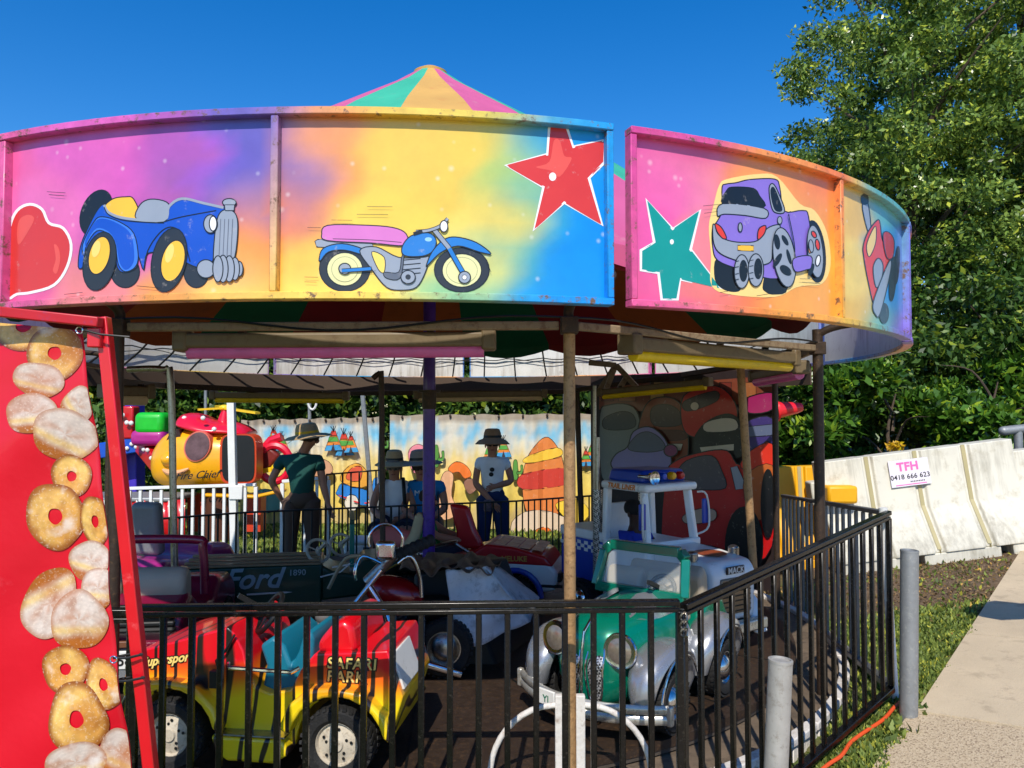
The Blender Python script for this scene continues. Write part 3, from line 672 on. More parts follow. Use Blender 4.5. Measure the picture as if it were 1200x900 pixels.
# --- floor
M_deck = pb('worn_timber_deck', (112, 96, 78), .8, 0, .35, 7, dirt=.5, dcol=(52, 44, 36), bump=.3, bscale=40)
M_deckd = pb('dark_platform', (80, 70, 60), .7, 0, .5, 5, dirt=.4, dcol=(90, 78, 62), bump=.3, bscale=40)
b = MB(); b.lathe([(2.57, .09), (2.77, .10), (2.77, -.3)], (CX, CY, 0), n=128); b.lathe([(0, .085), (2.6, .085)], (CX, CY, 0), n=64); b.build('deck', M_deck, ride, world=True)
b = MB(); b.lathe([(0, .158), (2.50, .158), (2.53, .155), (2.53, .10)], (CX, CY, 0), n=128); b.build('platform', M_deckd, ride, world=True)
b = MB(); b.lathe([(2.50, .160), (2.515, .1615), (2.535, .16), (2.535, .12)], (CX, CY, 0), n=128); b.build('platform_edge', M_rustd, ride, world=True)
b = MB()
for i in range(18): b.bar(rp(i*20+4, .6, .1595), rp(i*20+4, 2.49, .1595), .012, .004)
b.build('platform_seams', M_blackp, ride, world=True)
M_kerb = pb('chalky_white_paint', (214, 208, 200), .7, 0, .12, 12, dirt=.45, dcol=(150, 124, 104), bump=.3)
for i in range(-6, 30):
    a0 = i*8.0
    if not (-70 <= a0 <= 130): continue
    b = MB(); arcbox(b, a0+.12, a0+7.88, 2.775, 2.835, .085, .125)
    o = b.build('kerb_segment', M_kerb, ride, world=True, bevel=.006)
    b = MB()
    for j in range(8): arcbox(b, a0+j+.08, a0+j+.92, 2.79, 2.815+.006*(j % 2), -.18, .0848, 1)
    b.build('slats', M_kerb, o, world=True, bevel=.004, seg=1)
# ================================================================ FENCES
def mk_fence(name, label, p0, p1, n, mat, group, rail=.042, bar=.024, double=True, post=False, base=True):
    """p0,p1 = (x, y, z_bottom, z_top)"""
    a0, a1 = Vector((p0[0], p0[1], p0[2])), Vector((p1[0], p1[1], p1[2])); t0, t1 = Vector((p0[0], p0[1], p0[3])), Vector((p1[0], p1[1], p1[3]))
    t = thing(name, label, 'fence', a0, 0, group); d = (t1-t0).normalized(); L = (a1-a0).length
    b = MB(); b.bar(t0, t1, rail, rail*.62); b.build('top_rail', mat, t, world=True, bevel=.004)
    if double:
        b = MB(); b.bar(t0-Vector((0, 0, rail*.62+.004)), t1-Vector((0, 0, rail*.62+.004)), rail*.7, rail*.45); b.build('under_rail', mat, t, world=True, bevel=.003)
    if base:
        b = MB(); b.bar(a0+Vector((0, 0, .02)), a1+Vector((0, 0, .02)), rail*1.1, rail*.8); b.build('bottom_rail', mat, t, world=True, bevel=.004)
    base = None
    for i in range(n+1):
        f = (i+.0)/n if not post else i/n
        q0 = a0.lerp(a1, f); q1 = t0.lerp(t1, f); w_ = bar*(1.25 if i in (0, n) else 1); ht = q1.z-q0.z-rail*.62*(1.8 if double else 1)-.02
        b = MB(); b.box((q0.x-a0.x, q0.y-a0.y, q0.z-a0.z+.03+ht/2), (w_, w_, ht), Matrix.Rotation(math.atan2(d.y, d.x), 3, 'Z'))
        b.build('end_post' if i in (0, n) else 'baluster', mat, t, bevel=.003, seg=1)
    return t
FG = 'crowd barrier panels around the ride'
NX0, NX1 = -1.385, .615
mk_fence('crowd_barrier', 'black steel crowd barrier panel in front of the red and yellow buggy', (NX0, 2.85, -.06, .925), (NX1, 2.85, -.06, .945), 19, M_black, FG, rail=.036, bar=.022)
mk_fence('crowd_barrier', 'short end of a black crowd barrier behind the slanted red pole', (NX0-1.1, 2.9, -.06, .90), (NX0-.02, 2.87, -.06, .905), 10, M_black, FG)
mk_fence('crowd_barrier', 'black steel crowd barrier panel running back beside the concrete path', (NX1+.02, 2.87, -.05, .925), (2.0, 4.1, .165, 1.108), 17, M_black, FG, rail=.036, bar=.020)
M_greyb = pb('sunlit_black_steel', (104, 106, 110), .4, .3, .3, 20, dirt=.3, dcol=(30, 30, 32))  # black steel given a grey base colour that holds its sun highlight
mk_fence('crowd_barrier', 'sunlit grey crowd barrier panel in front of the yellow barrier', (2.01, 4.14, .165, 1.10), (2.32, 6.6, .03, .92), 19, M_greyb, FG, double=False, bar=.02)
fp = [(-3.9, 6.6, -.22, .66), (-2.75, 7.95, -.30, .60), (-1.35, 8.62, -.34, .58), (.05, 8.78, -.34, .62), (1.15, 8.75, -.30, .70)]
lab = ['far crowd barrier panel behind the maroon car', 'far crowd barrier panel in front of the man in dark green', 'far crowd barrier panel in front of the seated pair', 'far crowd barrier panel in front of the woman standing in a white tee']
for i in range(4): mk_fence('crowd_barrier', 'thin black '+lab[i], fp[i], fp[i+1], 16 if i else 18, M_blackp, FG, rail=.03, bar=.017, double=False)
# cable ties and chain on the near corner
b = MB(); 
for k in range(3): b.tube([Vector((NX1+.01+.012*math.cos(t), 2.845-.02+.01*math.sin(t*2), .90-.028*k+.016*math.sin(t))) for t in np.linspace(0, 2*PI, 10)[:-1]], .004, 5, closed=True)
tag(b.build('chain', M_dchrome), 'small rusty chain tying the two near barrier panels together', 'chain')
# white painted far fences, post, bollards
M_wf = pb('white_fence_paint', (232, 232, 230), .45, 0, .06, 10)
def at2(px, py, Y): v = at(px, py, Y); return v
FG2 = 'white steel fence panels around the helicopter ride'
def wfence(lbl, x0, y0, x1, y1, Y, n, zb=-.30):
    a_, c_ = at(x0, y0, Y), at(x1, y1, Y); mk_fence('steel_fence', lbl, (a_.x, Y, zb, a_.z), (c_.x, Y, zb, c_.z), n, M_wf, FG2, rail=.06, bar=.035, double=False)
wfence('white steel fence panel in front of the yellow helicopter', 128, 573, 300, 568, 9.8, 14)
wfence('white steel fence panel just right of the tall white post', 331, 564, 385, 560, 9.8, 4)
a_ = at(395, 590, 10.2)
mk_fence('steel_fence', 'thin bare grey fence panel before the desert banner', (at(382, 560, 9.6).x, 9.6, -.3, at(382, 556, 9.6).z), (at(470, 549, 9.6).x, 9.6, -.3, at(470, 549, 9.6).z), 9, M_rustd, 'far grey fence panels', rail=.03, bar=.02, double=False)
def post(name, lbl, cat, p, q, r, mat, n=16, cap=False):
    t = thing(name, lbl, cat, p); b = MB(); b.cyl(p, q, r, n); b.build('tube', mat, t, world=True)
    if cap:
        ax = (Vector(q)-Vector(p)).normalized(); b = MB(); b.lathe([(r*1.03, -.004), (r*1.03, .006), (r*.84, .008), (r*.8, -.03), (0, -.03)], q, ax, n); b.build('rim', mat, t, world=True)
    return t
v = at(276, 648, 9.3); v.z = -.33
t = thing('white_post', 'tall white square post standing in front of the yellow helicopter', 'post', v)
b = MB(); b.bar(v, at(271, 470, 9.3), .085, .085); b.build('shaft', M_wf, t, world=True, bevel=.006); b = MB(); b.box(at(277, 577, 9.27), (.16, .06, .17)); b.build('junction_box', M_wf, t, world=True, bevel=.01)
b = MB(); b.box(v+Vector((0, 0, .02)), (.2, .2, .02)); b.build('foot_plate', M_wf, t, world=True)
post('bollard', 'short round galvanised bollard cut off by the bottom of the photo', 'bollard', (.985, 2.98, -.12), (1.03, 2.98, .69), .045, M_galv2, 24, True)
post('bollard', 'taller round galvanised bollard at the fence corner beside the path', 'bollard', (2.0, 3.93, .06), (2.02, 3.93, .935), .043, M_galv, 24, True)
post('white_post', 'slim white pipe strapped to the barrier corner behind the bollard', 'post', (2.045, 4.16, .1), (1.985, 4.13, 1.13), .022, M_white, 10)
for x0, y0, x1, y1, Y, r, l in ((442, 640, 448, 455, 12.4, .03, 'thin grey pole between the two desert banners'), (440, 560, 423, 440, 11.5, .035, 'grey pole leaning beside the gap in the banner'), (242, 490, 241, 455, 14.5, .03, 'short thin pole above the helicopter roof'), (363, 500, 363, 455, 13.2, .03, 'thin pole with a looped rope behind the banner'), (662, 560, 663, 455, 12.8, .045, 'silver pole standing behind the banner right of the woman')):
    p = at(x0, y0, Y); p.z = -.35; post('thin_pole', l, 'pole', p, at(x1, y1, Y), r, M_galv, 8)
b = MB(); b.tube([at(363+5*math.cos(t)+3, 470+10*math.sin(t), 13.15) for t in np.linspace(0, 2*PI, 14)[:-1]], .02, 6, closed=True); tag(b.build('rope_loop', M_white), 'white rope loop hanging from the thin pole over the banner', 'rope')
# orange cable on the grass
pts = []
for x, y in ((1062, 812), (1045, 822), (1030, 838), (1012, 850), (1000, 858), (990, 866), (980, 880), (965, 890), (950, 903), (930, 930)):
    u = (x-600)/900; vv = (481-y)/900; Y = 4
    for _ in range(8): Y = (EYE-g(u*Y, Y)-.03)/max(.05, -vv+.0)
    pts.append(Vector((u*Y, Y, g(u*Y, Y)+.035)))
b = MB(); b.tube(smooth_pts(pts, 5, False), .009, 8); tag(b.build('power_cord', pb('orange_cord', (226, 84, 34), .5)), 'orange power cord trailing through the weeds beside the path', 'cord')

# ================================================================ PASTRY BANNER AND RED FRAME (left foreground)
YB = 2.0
ban = thing('stall_banner', 'red vinyl banner printed with sugared donuts tied to the red pole', 'banner', at(60, 900, YB))
b = MB(); tl, tr = at(-60, 372, YB), at(98, 388, YB); bl, br = at(-60, 960, YB), at(160, 960, YB)
N1, N2 = 30, 60; vs = []
def ban_pt(u, v_):
    p = tl.lerp(tr, u).lerp(bl.lerp(br, u), v_); p.y += .012*math.sin(u*5+v_*9)+.006*math.sin(v_*31+u*7)*u; return p
for j in range(N2+1):
    for i in range(N1+1): vs.append(ban_pt(i/N1, j/N2))
b.add(vs, [(j*(N1+1)+i, (j+1)*(N1+1)+i, (j+1)*(N1+1)+i+1, j*(N1+1)+i+1) for j in range(N2) for i in range(N1)])
M_vinyl = pb('red_vinyl', (214, 4, 34), .38, 0, .05, 2, dirt=.1, dcol=(230, 90, 100), bump=.35, bscale=7, coat=.2)
b.build('banner_sheet', M_vinyl, ban, world=True, solid=.002, fixn=False)
def ban_s(x, y, l):
    v_ = (y-372)/(960-372); v_ = max(0, min(1, v_)); xl, xr = -60, 98+(160-98)*(y-388)/(960-388)
    for _ in range(3):
        yl = 372; yt = 372+16*max(0, min(1, (x-xl)/(98-xl))); v_ = (y-yt)/(960-yt); xr = 98+62*v_
    u = (x-xl)/(xr-xl); u = max(0, min(1, u)); v_ = max(0, min(1, v_)); p = ban_pt(u, v_); p.y -= .0022+.00012*l; return p
M_don = attr_paint('printed_donut', rough=.38, grime=.1, coat=.2, vs=60)
def sugar(m):
    t = m.node_tree; N, L = t.nodes, t.links; p = N['Principled BSDF']; src = p.inputs['Base Color'].links[0].from_socket; tc = N.new('ShaderNodeTexCoord')
    for sc, lo, hi, cc, k in ((8, .48, .70, (176, 96, 30), .75), (30, .52, .70, (140, 74, 24), .45), (170, .56, .70, (240, 226, 204), .35), (14, .58, .72, (240, 230, 220), .65)):
        n = N.new('ShaderNodeTexNoise'); n.inputs['Scale'].default_value = sc; n.inputs['Detail'].default_value = 4; L.new(tc.outputs['Object'], n.inputs['Vector'])
        r = N.new('ShaderNodeMapRange'); r.inputs[1].default_value = lo; r.inputs[2].default_value = hi; r.inputs[4].default_value = k; L.new(n.outputs['Fac'], r.inputs[0])
        mm = N.new('ShaderNodeMix'); mm.data_type = 'RGBA'; L.new(r.outputs[0], mm.inputs['Factor']); L.new(src, mm.inputs['A']); mm.inputs['B'].default_value = (*srgb(cc), 1); src = mm.outputs['Result']
    L.new(src, p.inputs['Base Color'])
sugar(M_don)
def dcol(kind, rr, th, ang):
    """printed pastry colours by radius (0..1) and angle"""
    l = .5+.5*math.cos(th-ang)
    if kind == 'ring':
        ed = sst(.72, 1.0, rr); inn = 1-sst(.26, .48, rr)
        c0 = np.array(srgb((236, 190, 104))); c1 = np.array(srgb((206, 124, 36))); c2 = np.array(srgb((140, 70, 18)))
        c = c0*(1-.6*l)+c1*.6*l; c = c*(1-ed)+c2*ed; c = c*(1-.35*inn)+c1*.35*inn; return c*(1+.12*math.sin(th*7+rr*9)*math.sin(rr*15))
    c0 = np.array(srgb((214, 196, 182))); c1 = np.array(srgb((176, 98, 30))); c2 = np.array(srgb((232, 190, 104)))
    h = rr*math.sin(th-ang); band = math.exp(-((h-.35)/.14)**2); low = sst(.38, .7, h)+.45*math.exp(-((h+.1)/.25)**2)*(.5+.5*math.sin(th*5+rr*6)); low = min(1, low)
    c = c0*(1-low)+c1*low; c = c*(1-band*.8)+c2*band*.8; ed = sst(.8, 1, rr); c = c*(1-.7*ed)+c1*.6*ed
    return c*(1+.10*math.sin(h*23+th*5)*math.cos(rr*19))
b = MB(); colr = []
donuts = [('ring',28,383,44,28,0,0),('ring',67,415,33,33,0,-.6),('bun',48,447,32,21,12,0),('bun',40,486,31,24,-5,0),('bun',94,477,17,24,25,.5),('bun',78,512,36,31,20,.2),
 ('ring',83,562,23,26,-10,2),('ring',65,609,33,40,-8,.6),('ring',110,615,17,31,-3,0),('bun',104,662,26,24,-8,.4),('bun',117,692,22,24,0,0),('bun',57,712,32,43,25,2.4),('bun',94,730,36,34,-18,.3),
 ('ring',78,787,29,28,-12,2.5),('ring',126,802,21,30,-20,0),('ring',95,842,35,42,-6,.4),('bun',92,893,35,24,-10,0),('bun',140,884,22,30,5,.3)]
for kind, cx, cy, rx, ry, ro, ang in donuts:
    nr, na = 12, 44; r0 = .24 if kind == 'ring' else 0.0; base = []; ro = R_(ro)
    V = []; ring_i = []
    hx, hy = (.04, .0) if kind == 'ring' else (0, 0)
    for i in range(nr+1):
        rr = r0+(1-r0)*i/nr
        for k in range(na):
            th = 2*PI*k/na; wob = 1+.03*math.sin(3*th+cx)+.02*math.sin(5*th+cy)
            x, y = rx*rr*wob*math.cos(th), ry*rr*wob*math.sin(th)
            X = cx+x*math.cos(ro)-y*math.sin(ro); Y_ = cy+x*math.sin(ro)+y*math.cos(ro)
            V.append(ban_s(X, Y_, donuts.index((kind, cx, cy, rx, ry, round(math.degrees(ro)), ang)) if 0 else cy/40)); colr.append(dcol(kind, rr, th, ang))
    b.add(V, [(i*na+k, i*na+(k+1) % na, (i+1)*na+(k+1) % na, (i+1)*na+k) for i in range(nr) for k in range(na)])
o = b.build('printed_pastries', M_don, ban, world=True, fixn=False)
ca = o.data.color_attributes.new('paint', 'FLOAT_COLOR', 'POINT')
ca.data.foreach_set('color', [q for c in colr for q in (float(c[0]), float(c[1]), float(c[2]), 1.)])
M_glossred = pb('glossy_red_paint', (214, 14, 30), .3, 0, .1, 6, dirt=.1, dcol=(240, 120, 120), coat=.4)
fr = thing('red_pole_frame', 'slanted square red pole with a scuffed red top bar at far left', 'pole frame', at(178, 930, 1.98))
b = MB(); b.bar(at(121, 372, 1.98), at(183, 960, 1.98), .03, .03); b.build('slanted_pole', M_glossred, fr, world=True, bevel=.003)
b = MB(); b.bar(at(-70, 358, 1.95), at(118, 378, 1.95), .032, .026); b.build('top_bar', pb('scuffed_red_paint', (190, 22, 34), .4, 0, .15, 9, dirt=.35, dcol=(120, 60, 110)), fr, world=True, bevel=.003)
b = MB(); b.box(at(113, 396, 1.965), (.034, .03, .05)); b.build('corner_bracket', M_glossred, fr, world=True, bevel=.003)
for z in (769, 796): b = MB(); b.tube([at(133 if z == 769 else 140, z+2, 1.95), at(150, z+2, 1.945), at(166+(z-769)*.1, z-2, 1.95), at(160, z-4, 2.01), at(140, z, 2.01)], .0035, 6); b.build('cable_tie', M_blackp, fr, world=True)
b = MB(); b.tube([at(92, 385, 1.95), at(118, 392, 1.94), at(152, 395, 1.95)], .003, 6); b.build('cable_tie', M_blackp, fr, world=True)
b = MB(); b.tube([at(133+4*math.cos(t), 773+4*math.sin(t), 1.945) for t in np.linspace(0, 2*PI, 12)[:-1]], .002, 6, closed=True); b.tube([at(93+4*math.cos(t), 387+4*math.sin(t), 1.945) for t in np.linspace(0, 2*PI, 12)[:-1]], .002, 6, closed=True); b.build('banner_eyelet', M_chrome, ban, world=True)
# white hoops round the near pole
hp = rp(18.1, RPL, 0)
t = thing('hoop_rail', 'white painted hoop rail either side of the rusty front pole', 'hoop rail', hp)
b = MB(); b.box((-.043, -.01, .31), (.036, .03, .42)); b.build('upright', M_kerb, t, bevel=.004); b = MB(); b.box((.04, -.01, .31), (.036, .03, .42)); b.build('upright', M_kerb, t, bevel=.004)
for sg in (-1, 1):
    pts = [Vector((sg*.05, -.01, .48))]+[Vector((sg*(.05+.27*math.sin(q)), -.01, .20+.28*math.cos(q))) for q in np.linspace(.25, 2.2, 14)]
    b = MB(); b.tube(pts, .012, 10); b.build('hoop', M_kerb, t)
# tyre-free tarp covered drive box in the middle of the ride
M_tarp = pb('weathered_grey_tarp', (212, 210, 212), .75, 0, .2, 5, dirt=.45, dcol=(100, 96, 96), bump=1.2, bscale=5)
t = thing('drive_cabinet', 'tarp covered drive cabinet at the foot of the purple pole', 'cabinet', (-.25, 4.9, .16))
b = MB(); q = [(-.32,-.30,.0),(.16,-.34,.0),(.42,.3,.0),(-.36,.5,.0),(-.34,-.25,.50),(-.08,-.27,.58),(.22,.22,.52),(-.34,.45,.52)]
b.add(q, [(0,1,5,4),(1,2,6,5),(2,3,7,6),(3,0,4,7),(4,5,6,7)]); b.build('cabinet_body', M_blackp, t, bevel=.02)
def cloth(b, A_, B_, C_, D_, nu, nv, f):
    vs = []
    for j in range(nv+1):
        for i in range(nu+1):
            p = A_.lerp(B_, i/nu).lerp(D_.lerp(C_, i/nu), j/nv); vs.append(p+f(i/nu, j/nv))
    b.add(vs, [(j*(nu+1)+i, j*(nu+1)+i+1, (j+1)*(nu+1)+i+1, (j+1)*(nu+1)+i) for j in range(nv) for i in range(nu)])
wr = lambda u, v_: Vector((0, -.012*math.sin(u*9+v_*4)-.008*math.sin(v_*17+u*3), .006*math.sin(u*13)))
b = MB(); cloth(b, at(522, 668, 4.42), at(568, 664, 4.45), at(622, 728, 4.55), at(536, 768, 4.35), 24, 20, wr)
cloth(b, at(568, 664, 4.45), at(584, 664, 5.0), at(632, 700, 5.0), at(622, 728, 4.55), 12, 12, wr); b.build('tarp', M_tarp, t, world=True, solid=.004)
b = MB(); cloth(b, at(468, 668, 4.4), at(575, 668, 4.38), at(590, 652, 5.2), at(480, 652, 5.2), 30, 20, lambda u, v_: Vector((0, 0, .025*math.sin(u*14+v_*5)*math.sin(v_*6+u*4)+.015*math.sin(u*31)))); b.build('crumpled_cover', pb('brown_crumpled_tarp', (88, 72, 60), .6, 0, .3, 8, bump=1, bscale=9), t, world=True, solid=.006)
# ================================================================ RIDE VEHICLES
VG = 'ride vehicles mounted on the carousel platform'
def wheel(par, p, r, w_, rim, side=1, style='holes', n=32):
    """tyre about the y axis with a rim as sub-part; side = +1 faces +y"""
    p = Vector(p); b = MB(); h = w_/2
    b.lathe([(r*.60, -h*.8), (r*.70, -h), (r*.9, -h), (r*.985, -h*.75), (r, -h*.3), (r, h*.3), (r*.985, h*.75), (r*.9, h), (r*.70, h), (r*.60, h*.8), (r*.60, -h*.8)], p, (0, 1, 0), n, caps=False)
    for k in range(n):
        a = 2*PI*k/n
        for sg in (-1, 1):
            rot = Matrix.Rotation(-a, 3, 'Y'); b.box(p+rot @ Vector((r*.985, sg*h*.62, 0)), (r*.07, h*.7, r*.10), rot @ Matrix.Rotation(sg*.35, 3, 'X'))
    o = b.build('wheel', M_rubber, par)
    b = MB(); f = h*.78*side
    if style == 'holes':
        b.lathe([(r*.62, 0), (r*.63, f*.9), (r*.58, f*.98), (r*.54, f*.7), (r*.20, f*.95), (r*.17, f*1.1), (0, f*1.1)], p, (0, 1, 0), 28); 
    else:
        b.lathe([(r*.62, 0), (r*.62, f), (r*.56, f), (r*.50, f*.7), (r*.42, f*1.0), (r*.25, f*1.4), (0, f*1.5)], p, (0, 1, 0), 28)
    q = b.build('rim', rim, o)
    if style == 'holes':
        b = MB()
        for k in range(5):
            a = 2*PI*k/5+.3
            for d in (.30, .41): b.ell(p+Vector((r*d*math.cos(a+(.16 if d > .35 else -.1)), f*.90, r*d*math.sin(a+(.16 if d > .35 else -.1)))), (r*.045, .004, r*.045), n=8, m=4)
        b.build('rim_holes', M_blackp, o)
    return o
M_rimc = pb('cream_rim', (196, 184, 164), .5, 0, .15, 20, dirt=.45, dcol=(110, 90, 70))
def steering(par, p, r, tilt, mat=None, az=0):
    p = Vector(p); R = Matrix.Rotation(az, 3, 'Z') @ Matrix.Rotation(tilt, 3, 'Y'); b = MB()
    b.tube([p+R @ Vector((0, r*math.cos(t), r*math.sin(t))) for t in np.linspace(0, 2*PI, 25)[:-1]], .011, 8, closed=True)
    for a in (.5, PI-.5, 1.5*PI): b.bar(p, p+R @ Vector((0, r*math.cos(a), r*math.sin(a))), .018, .008)
    b.ell(p, (.02, .03, .03)); b.bar(p, p+R @ Vector((.16, 0, 0)), .02, .02)
    return b.build('steering_wheel', mat or M_blackp, par)

# --- red and yellow buggy -----------------------------------------------------------------------
def buggy_mat():
    m, t, p, N, L = nodes('flame_paint'); tc = N.new('ShaderNodeTexCoord'); sx = N.new('ShaderNodeSeparateXYZ'); L.new(tc.outputs['Object'], sx.inputs[0])
    nz = N.new('ShaderNodeTexNoise'); nz.inputs['Scale'].default_value = 5; L.new(tc.outputs['Object'], nz.inputs['Vector'])
    ad = N.new('ShaderNodeMath'); ad.operation = 'MULTIPLY_ADD'; L.new(nz.outputs['Fac'], ad.inputs[0]); ad.inputs[1].default_value = .10; L.new(sx.outputs[2], ad.inputs[2])
    r = N.new('ShaderNodeValToRGB'); e = r.color_ramp.elements; e[0].position = .355; e[0].color = (*srgb((246, 212, 24)), 1); e[1].position = .495; e[1].color = (*srgb((226, 16, 34)), 1)
    q = e.new(.43); q.color = (*srgb((248, 120, 24)), 1); L.new(ad.outputs[0], r.inputs[0])
    mp = N.new('ShaderNodeMapping'); mp.inputs['Scale'].default_value = (1, .6, .22); mp.inputs['Rotation'].default_value = (0, .25, 0); L.new(tc.outputs['Object'], mp.inputs[0])
    vo = N.new('ShaderNodeTexWave'); vo.wave_type = 'BANDS'; vo.bands_direction = 'X'; vo.inputs['Scale'].default_value = 3.1; vo.inputs['Distortion'].default_value = 5.5; vo.inputs['Detail'].default_value = 1.0; vo.inputs['Detail Scale'].default_value = 1.7; L.new(mp.outputs[0], vo.inputs['Vector'])
    mr = N.new('ShaderNodeMapRange'); mr.inputs[1].default_value = .90; mr.inputs[2].default_value = .95; L.new(vo.outputs['Fac'], mr.inputs[0])
    mm = N.new('ShaderNodeMix'); mm.data_type = 'RGBA'; L.new(mr.outputs[0], mm.inputs['Factor']); L.new(r.outputs[0], mm.inputs['A']); mm.inputs['B'].default_value = (.02, .012, .01, 1)
    L.new(mm.outputs['Result'], p.inputs['Base Color']); p.inputs['Roughness'].default_value = .3; p.inputs['Coat Weight'].default_value = .5; p.inputs['Coat Roughness'].default_value = .08
    return m
M_bug = buggy_mat(); M_tealseat = pb('teal_vinyl', (12, 112, 136), .45, 0, .1, 6)
M_bug_y = M_bug
t = thing('ride_buggy', 'red and yellow striped open beach buggy with a teal seat', 'ride car', (-1.03, 3.46, .16), PI-.13, VG)
def arc(cx, cz, r, a0, a1, n=8): return [(cx+r*math.cos(R_(a)), cz+r*math.sin(R_(a))) for a in np.linspace(a0, a1, n)]
FXW, RXW, WR = .355, -.365, .148
up = [(.60,.30),(.585,.40),(.53,.47),(.30,.535),(.16,.575),(.13,.585),(.10,.56),(.06,.49),(.04,.40),(.0,.34),(-.06,.32),(-.15,.34),(-.19,.42),(-.25,.49),(-.45,.505),(-.56,.515),(-.625,.33),(-.57,.15)]
lo = arc(RXW, .14, .185, 190, -10)[::-1]; lo = [(-.56,.14)]+[(x, z) for x, z in arc(RXW, .14, .185, 170, 10, 9)]+[(-.17,.11),(-.10,.085),(.10,.085),(.165,.12)]+[(x, z) for x, z in arc(FXW, .14, .185, 170, 10, 9)]+[(.58,.2)]
b = MB(); b.prism(up+lo, -.235, .235); b.build('body', M_bug, t, bevel=.022, seg=3)
for sg in (-1, 1):
    for cx, nm in ((FXW, 'front_fender'), (RXW, 'rear_fender')):
        P = arc(cx, .14, .20, 168, 12, 11)
        P2 = [(cx-.23, .17), (cx-.20, .27), (cx-.11, .36), (cx+.02, .375), (cx+.12, .365), (cx+.2, .30), (cx+.245, .2)]
        b = MB(); b.prism([(x, z) for x, z in P[::-1]]+P2, sg*.20, sg*.30); b.build(nm, M_bug_y, t, bevel=.014, seg=3)
    b = MB(); b.prism([(.15,.10),(.17,.16),(-.14,.16),(-.17,.10),(-.10,.06),(.10,.06)], sg*.22, sg*.295); b.build('side_step', M_bug_y, t, bevel=.014, seg=3)
    b = MB(); b.box((0, sg*.262, .166), (.30, .07, .008)); b.build('step_plate', M_dchrome, t, bevel=.002)
    for cx in (FXW, RXW): wheel(t, (cx, sg*.235, WR), WR, .13, M_rimc, sg)
b = MB(); b.prism([(.0,.30),(-.02,.42),(.01,.50),(-.05,.54),(-.10,.50),(-.13,.42),(-.16,.48),(-.18,.55),(-.21,.57),(-.23,.54),(-.22,.32)], -.19, .19); b.build('seat', M_tealseat, t, bevel=.015)
b = MB(); b.prism([(-.25,.48),(-.25,.53),(-.31,.60),(-.36,.625),(-.40,.60),(-.42,.49)], -.205, -.0); b.prism([(-.25,.48),(-.25,.53),(-.31,.60),(-.36,.625),(-.40,.60),(-.42,.49)], .0, .205)
b.build('headrest_fin', pb('gloss_red_fibreglass', (222, 14, 30), .28, 0, .06, 5, coat=.5), t, bevel=.025, seg=3)
b = MB(); b.tube([(.115, .25, .44), (.10, .275, .432), (-.17, .275, .425), (-.19, .25, .435)], .009, 8); b.build('grab_rail', M_chrome, t)
b = MB(); b.tube([(.115, -.25, .44), (.10, -.275, .432), (-.17, -.275, .425), (-.19, -.25, .435)], .009, 8); b.build('grab_rail', M_chrome, t)
steering(t, (.03, .05, .60), .09, -.6, az=.6)
b = MB(); b.box((-.597, .085, .425), (.012, .26, .15), Matrix.Rotation(.34, 3, 'Y')); b.build('rear_plate', M_white, t, bevel=.004)
for sg in (-1, 1):
    b = MB(); b.lathe([(0, 0), (.035, .01), (.048, .05), (.05, .06), (.046, .065), (0, .07)], (.55, sg*.15, .38), (1, 0, .15), 20); b.build('headlight', M_dchrome, t)
b = MB(); b.tube([(.16, .24, .40), (.17, .252, .45), (.13, .255, .49), (.09, .25, .56)], .006, 6); b.box((.165, .265, .38), (.04, .03, .07)); b.build('latch', M_blackp, t, bevel=.006)
M_logo = pb('pale_yellow_lettering', (248, 214, 120), .5)
sideM = lambda x, z, y=.2385: frame_matrix((x, y, z), (-1, 0, 0), (0, 0, 1))
text('SAFARI', 'lettering_outline', M_blackp, t, sideM(-.41, .455, .2370), .062, .0008, .1, .006, spacing=1.1); text('SAFARI', 'lettering', M_logo, t, sideM(-.41, .455), .062, .0012, .1, .001, spacing=1.1)
text('PARK', 'lettering_outline', M_blackp, t, sideM(-.385, .402, .2370), .062, .0008, .1, .006, spacing=1.1); text('PARK', 'lettering', M_logo, t, sideM(-.385, .402), .062, .0012, .1, .001, spacing=1.1)
mt = frame_matrix((.40, .2385, .440), (-1, 0, .16), (0, 0, 1)); text('Supersport', 'lettering', M_logo, t, mt, .052, .0012, .45, .0015); mt2 = mt.copy(); mt2.translation.y -= .0013; text('Supersport', 'lettering_outline', M_blackp, t, mt2, .052, .0006, .45, .006)

# --- green and silver roadster ------------------------------------------------------------------
M_green = pb('metallic_green', (0, 120, 94), .22, .25, .08, 6, coat=.8, dirt=.06, dcol=(20, 60, 50)); M_silver = pb('silver_fibreglass', (168, 170, 174), .26, .65, .08, 6, coat=.5, dirt=.12, dcol=(120, 110, 100))
M_seat = pb('beige_vinyl', (170, 156, 136), .5, 0, .1, 6); M_cr = pb('pale_bumper', (196, 192, 182), .28, .6, .15, 18, dirt=.35, dcol=(110, 96, 76))
def mesh_grille():
    m, t, p, N, L = nodes('woven_grille'); tc = N.new('ShaderNodeTexCoord'); mp = N.new('ShaderNodeMapping'); mp.inputs['Rotation'].default_value = (.8, .8, .8); mp.inputs['Scale'].default_value = (95, 95, 95); L.new(tc.outputs['Object'], mp.inputs[0])
    ch = N.new('ShaderNodeTexChecker'); ch.inputs['Scale'].default_value = 1; L.new(mp.outputs[0], ch.inputs['Vector']); ch.inputs['Color1'].default_value = (.62, .62, .62, 1); ch.inputs['Color2'].default_value = (.05, .05, .05, 1)
    L.new(ch.outputs['Color'], p.inputs['Base Color']); p.inputs['Metallic'].default_value = .6; p.inputs['Roughness'].default_value = .3; return m
M_mesh = mesh_grille()
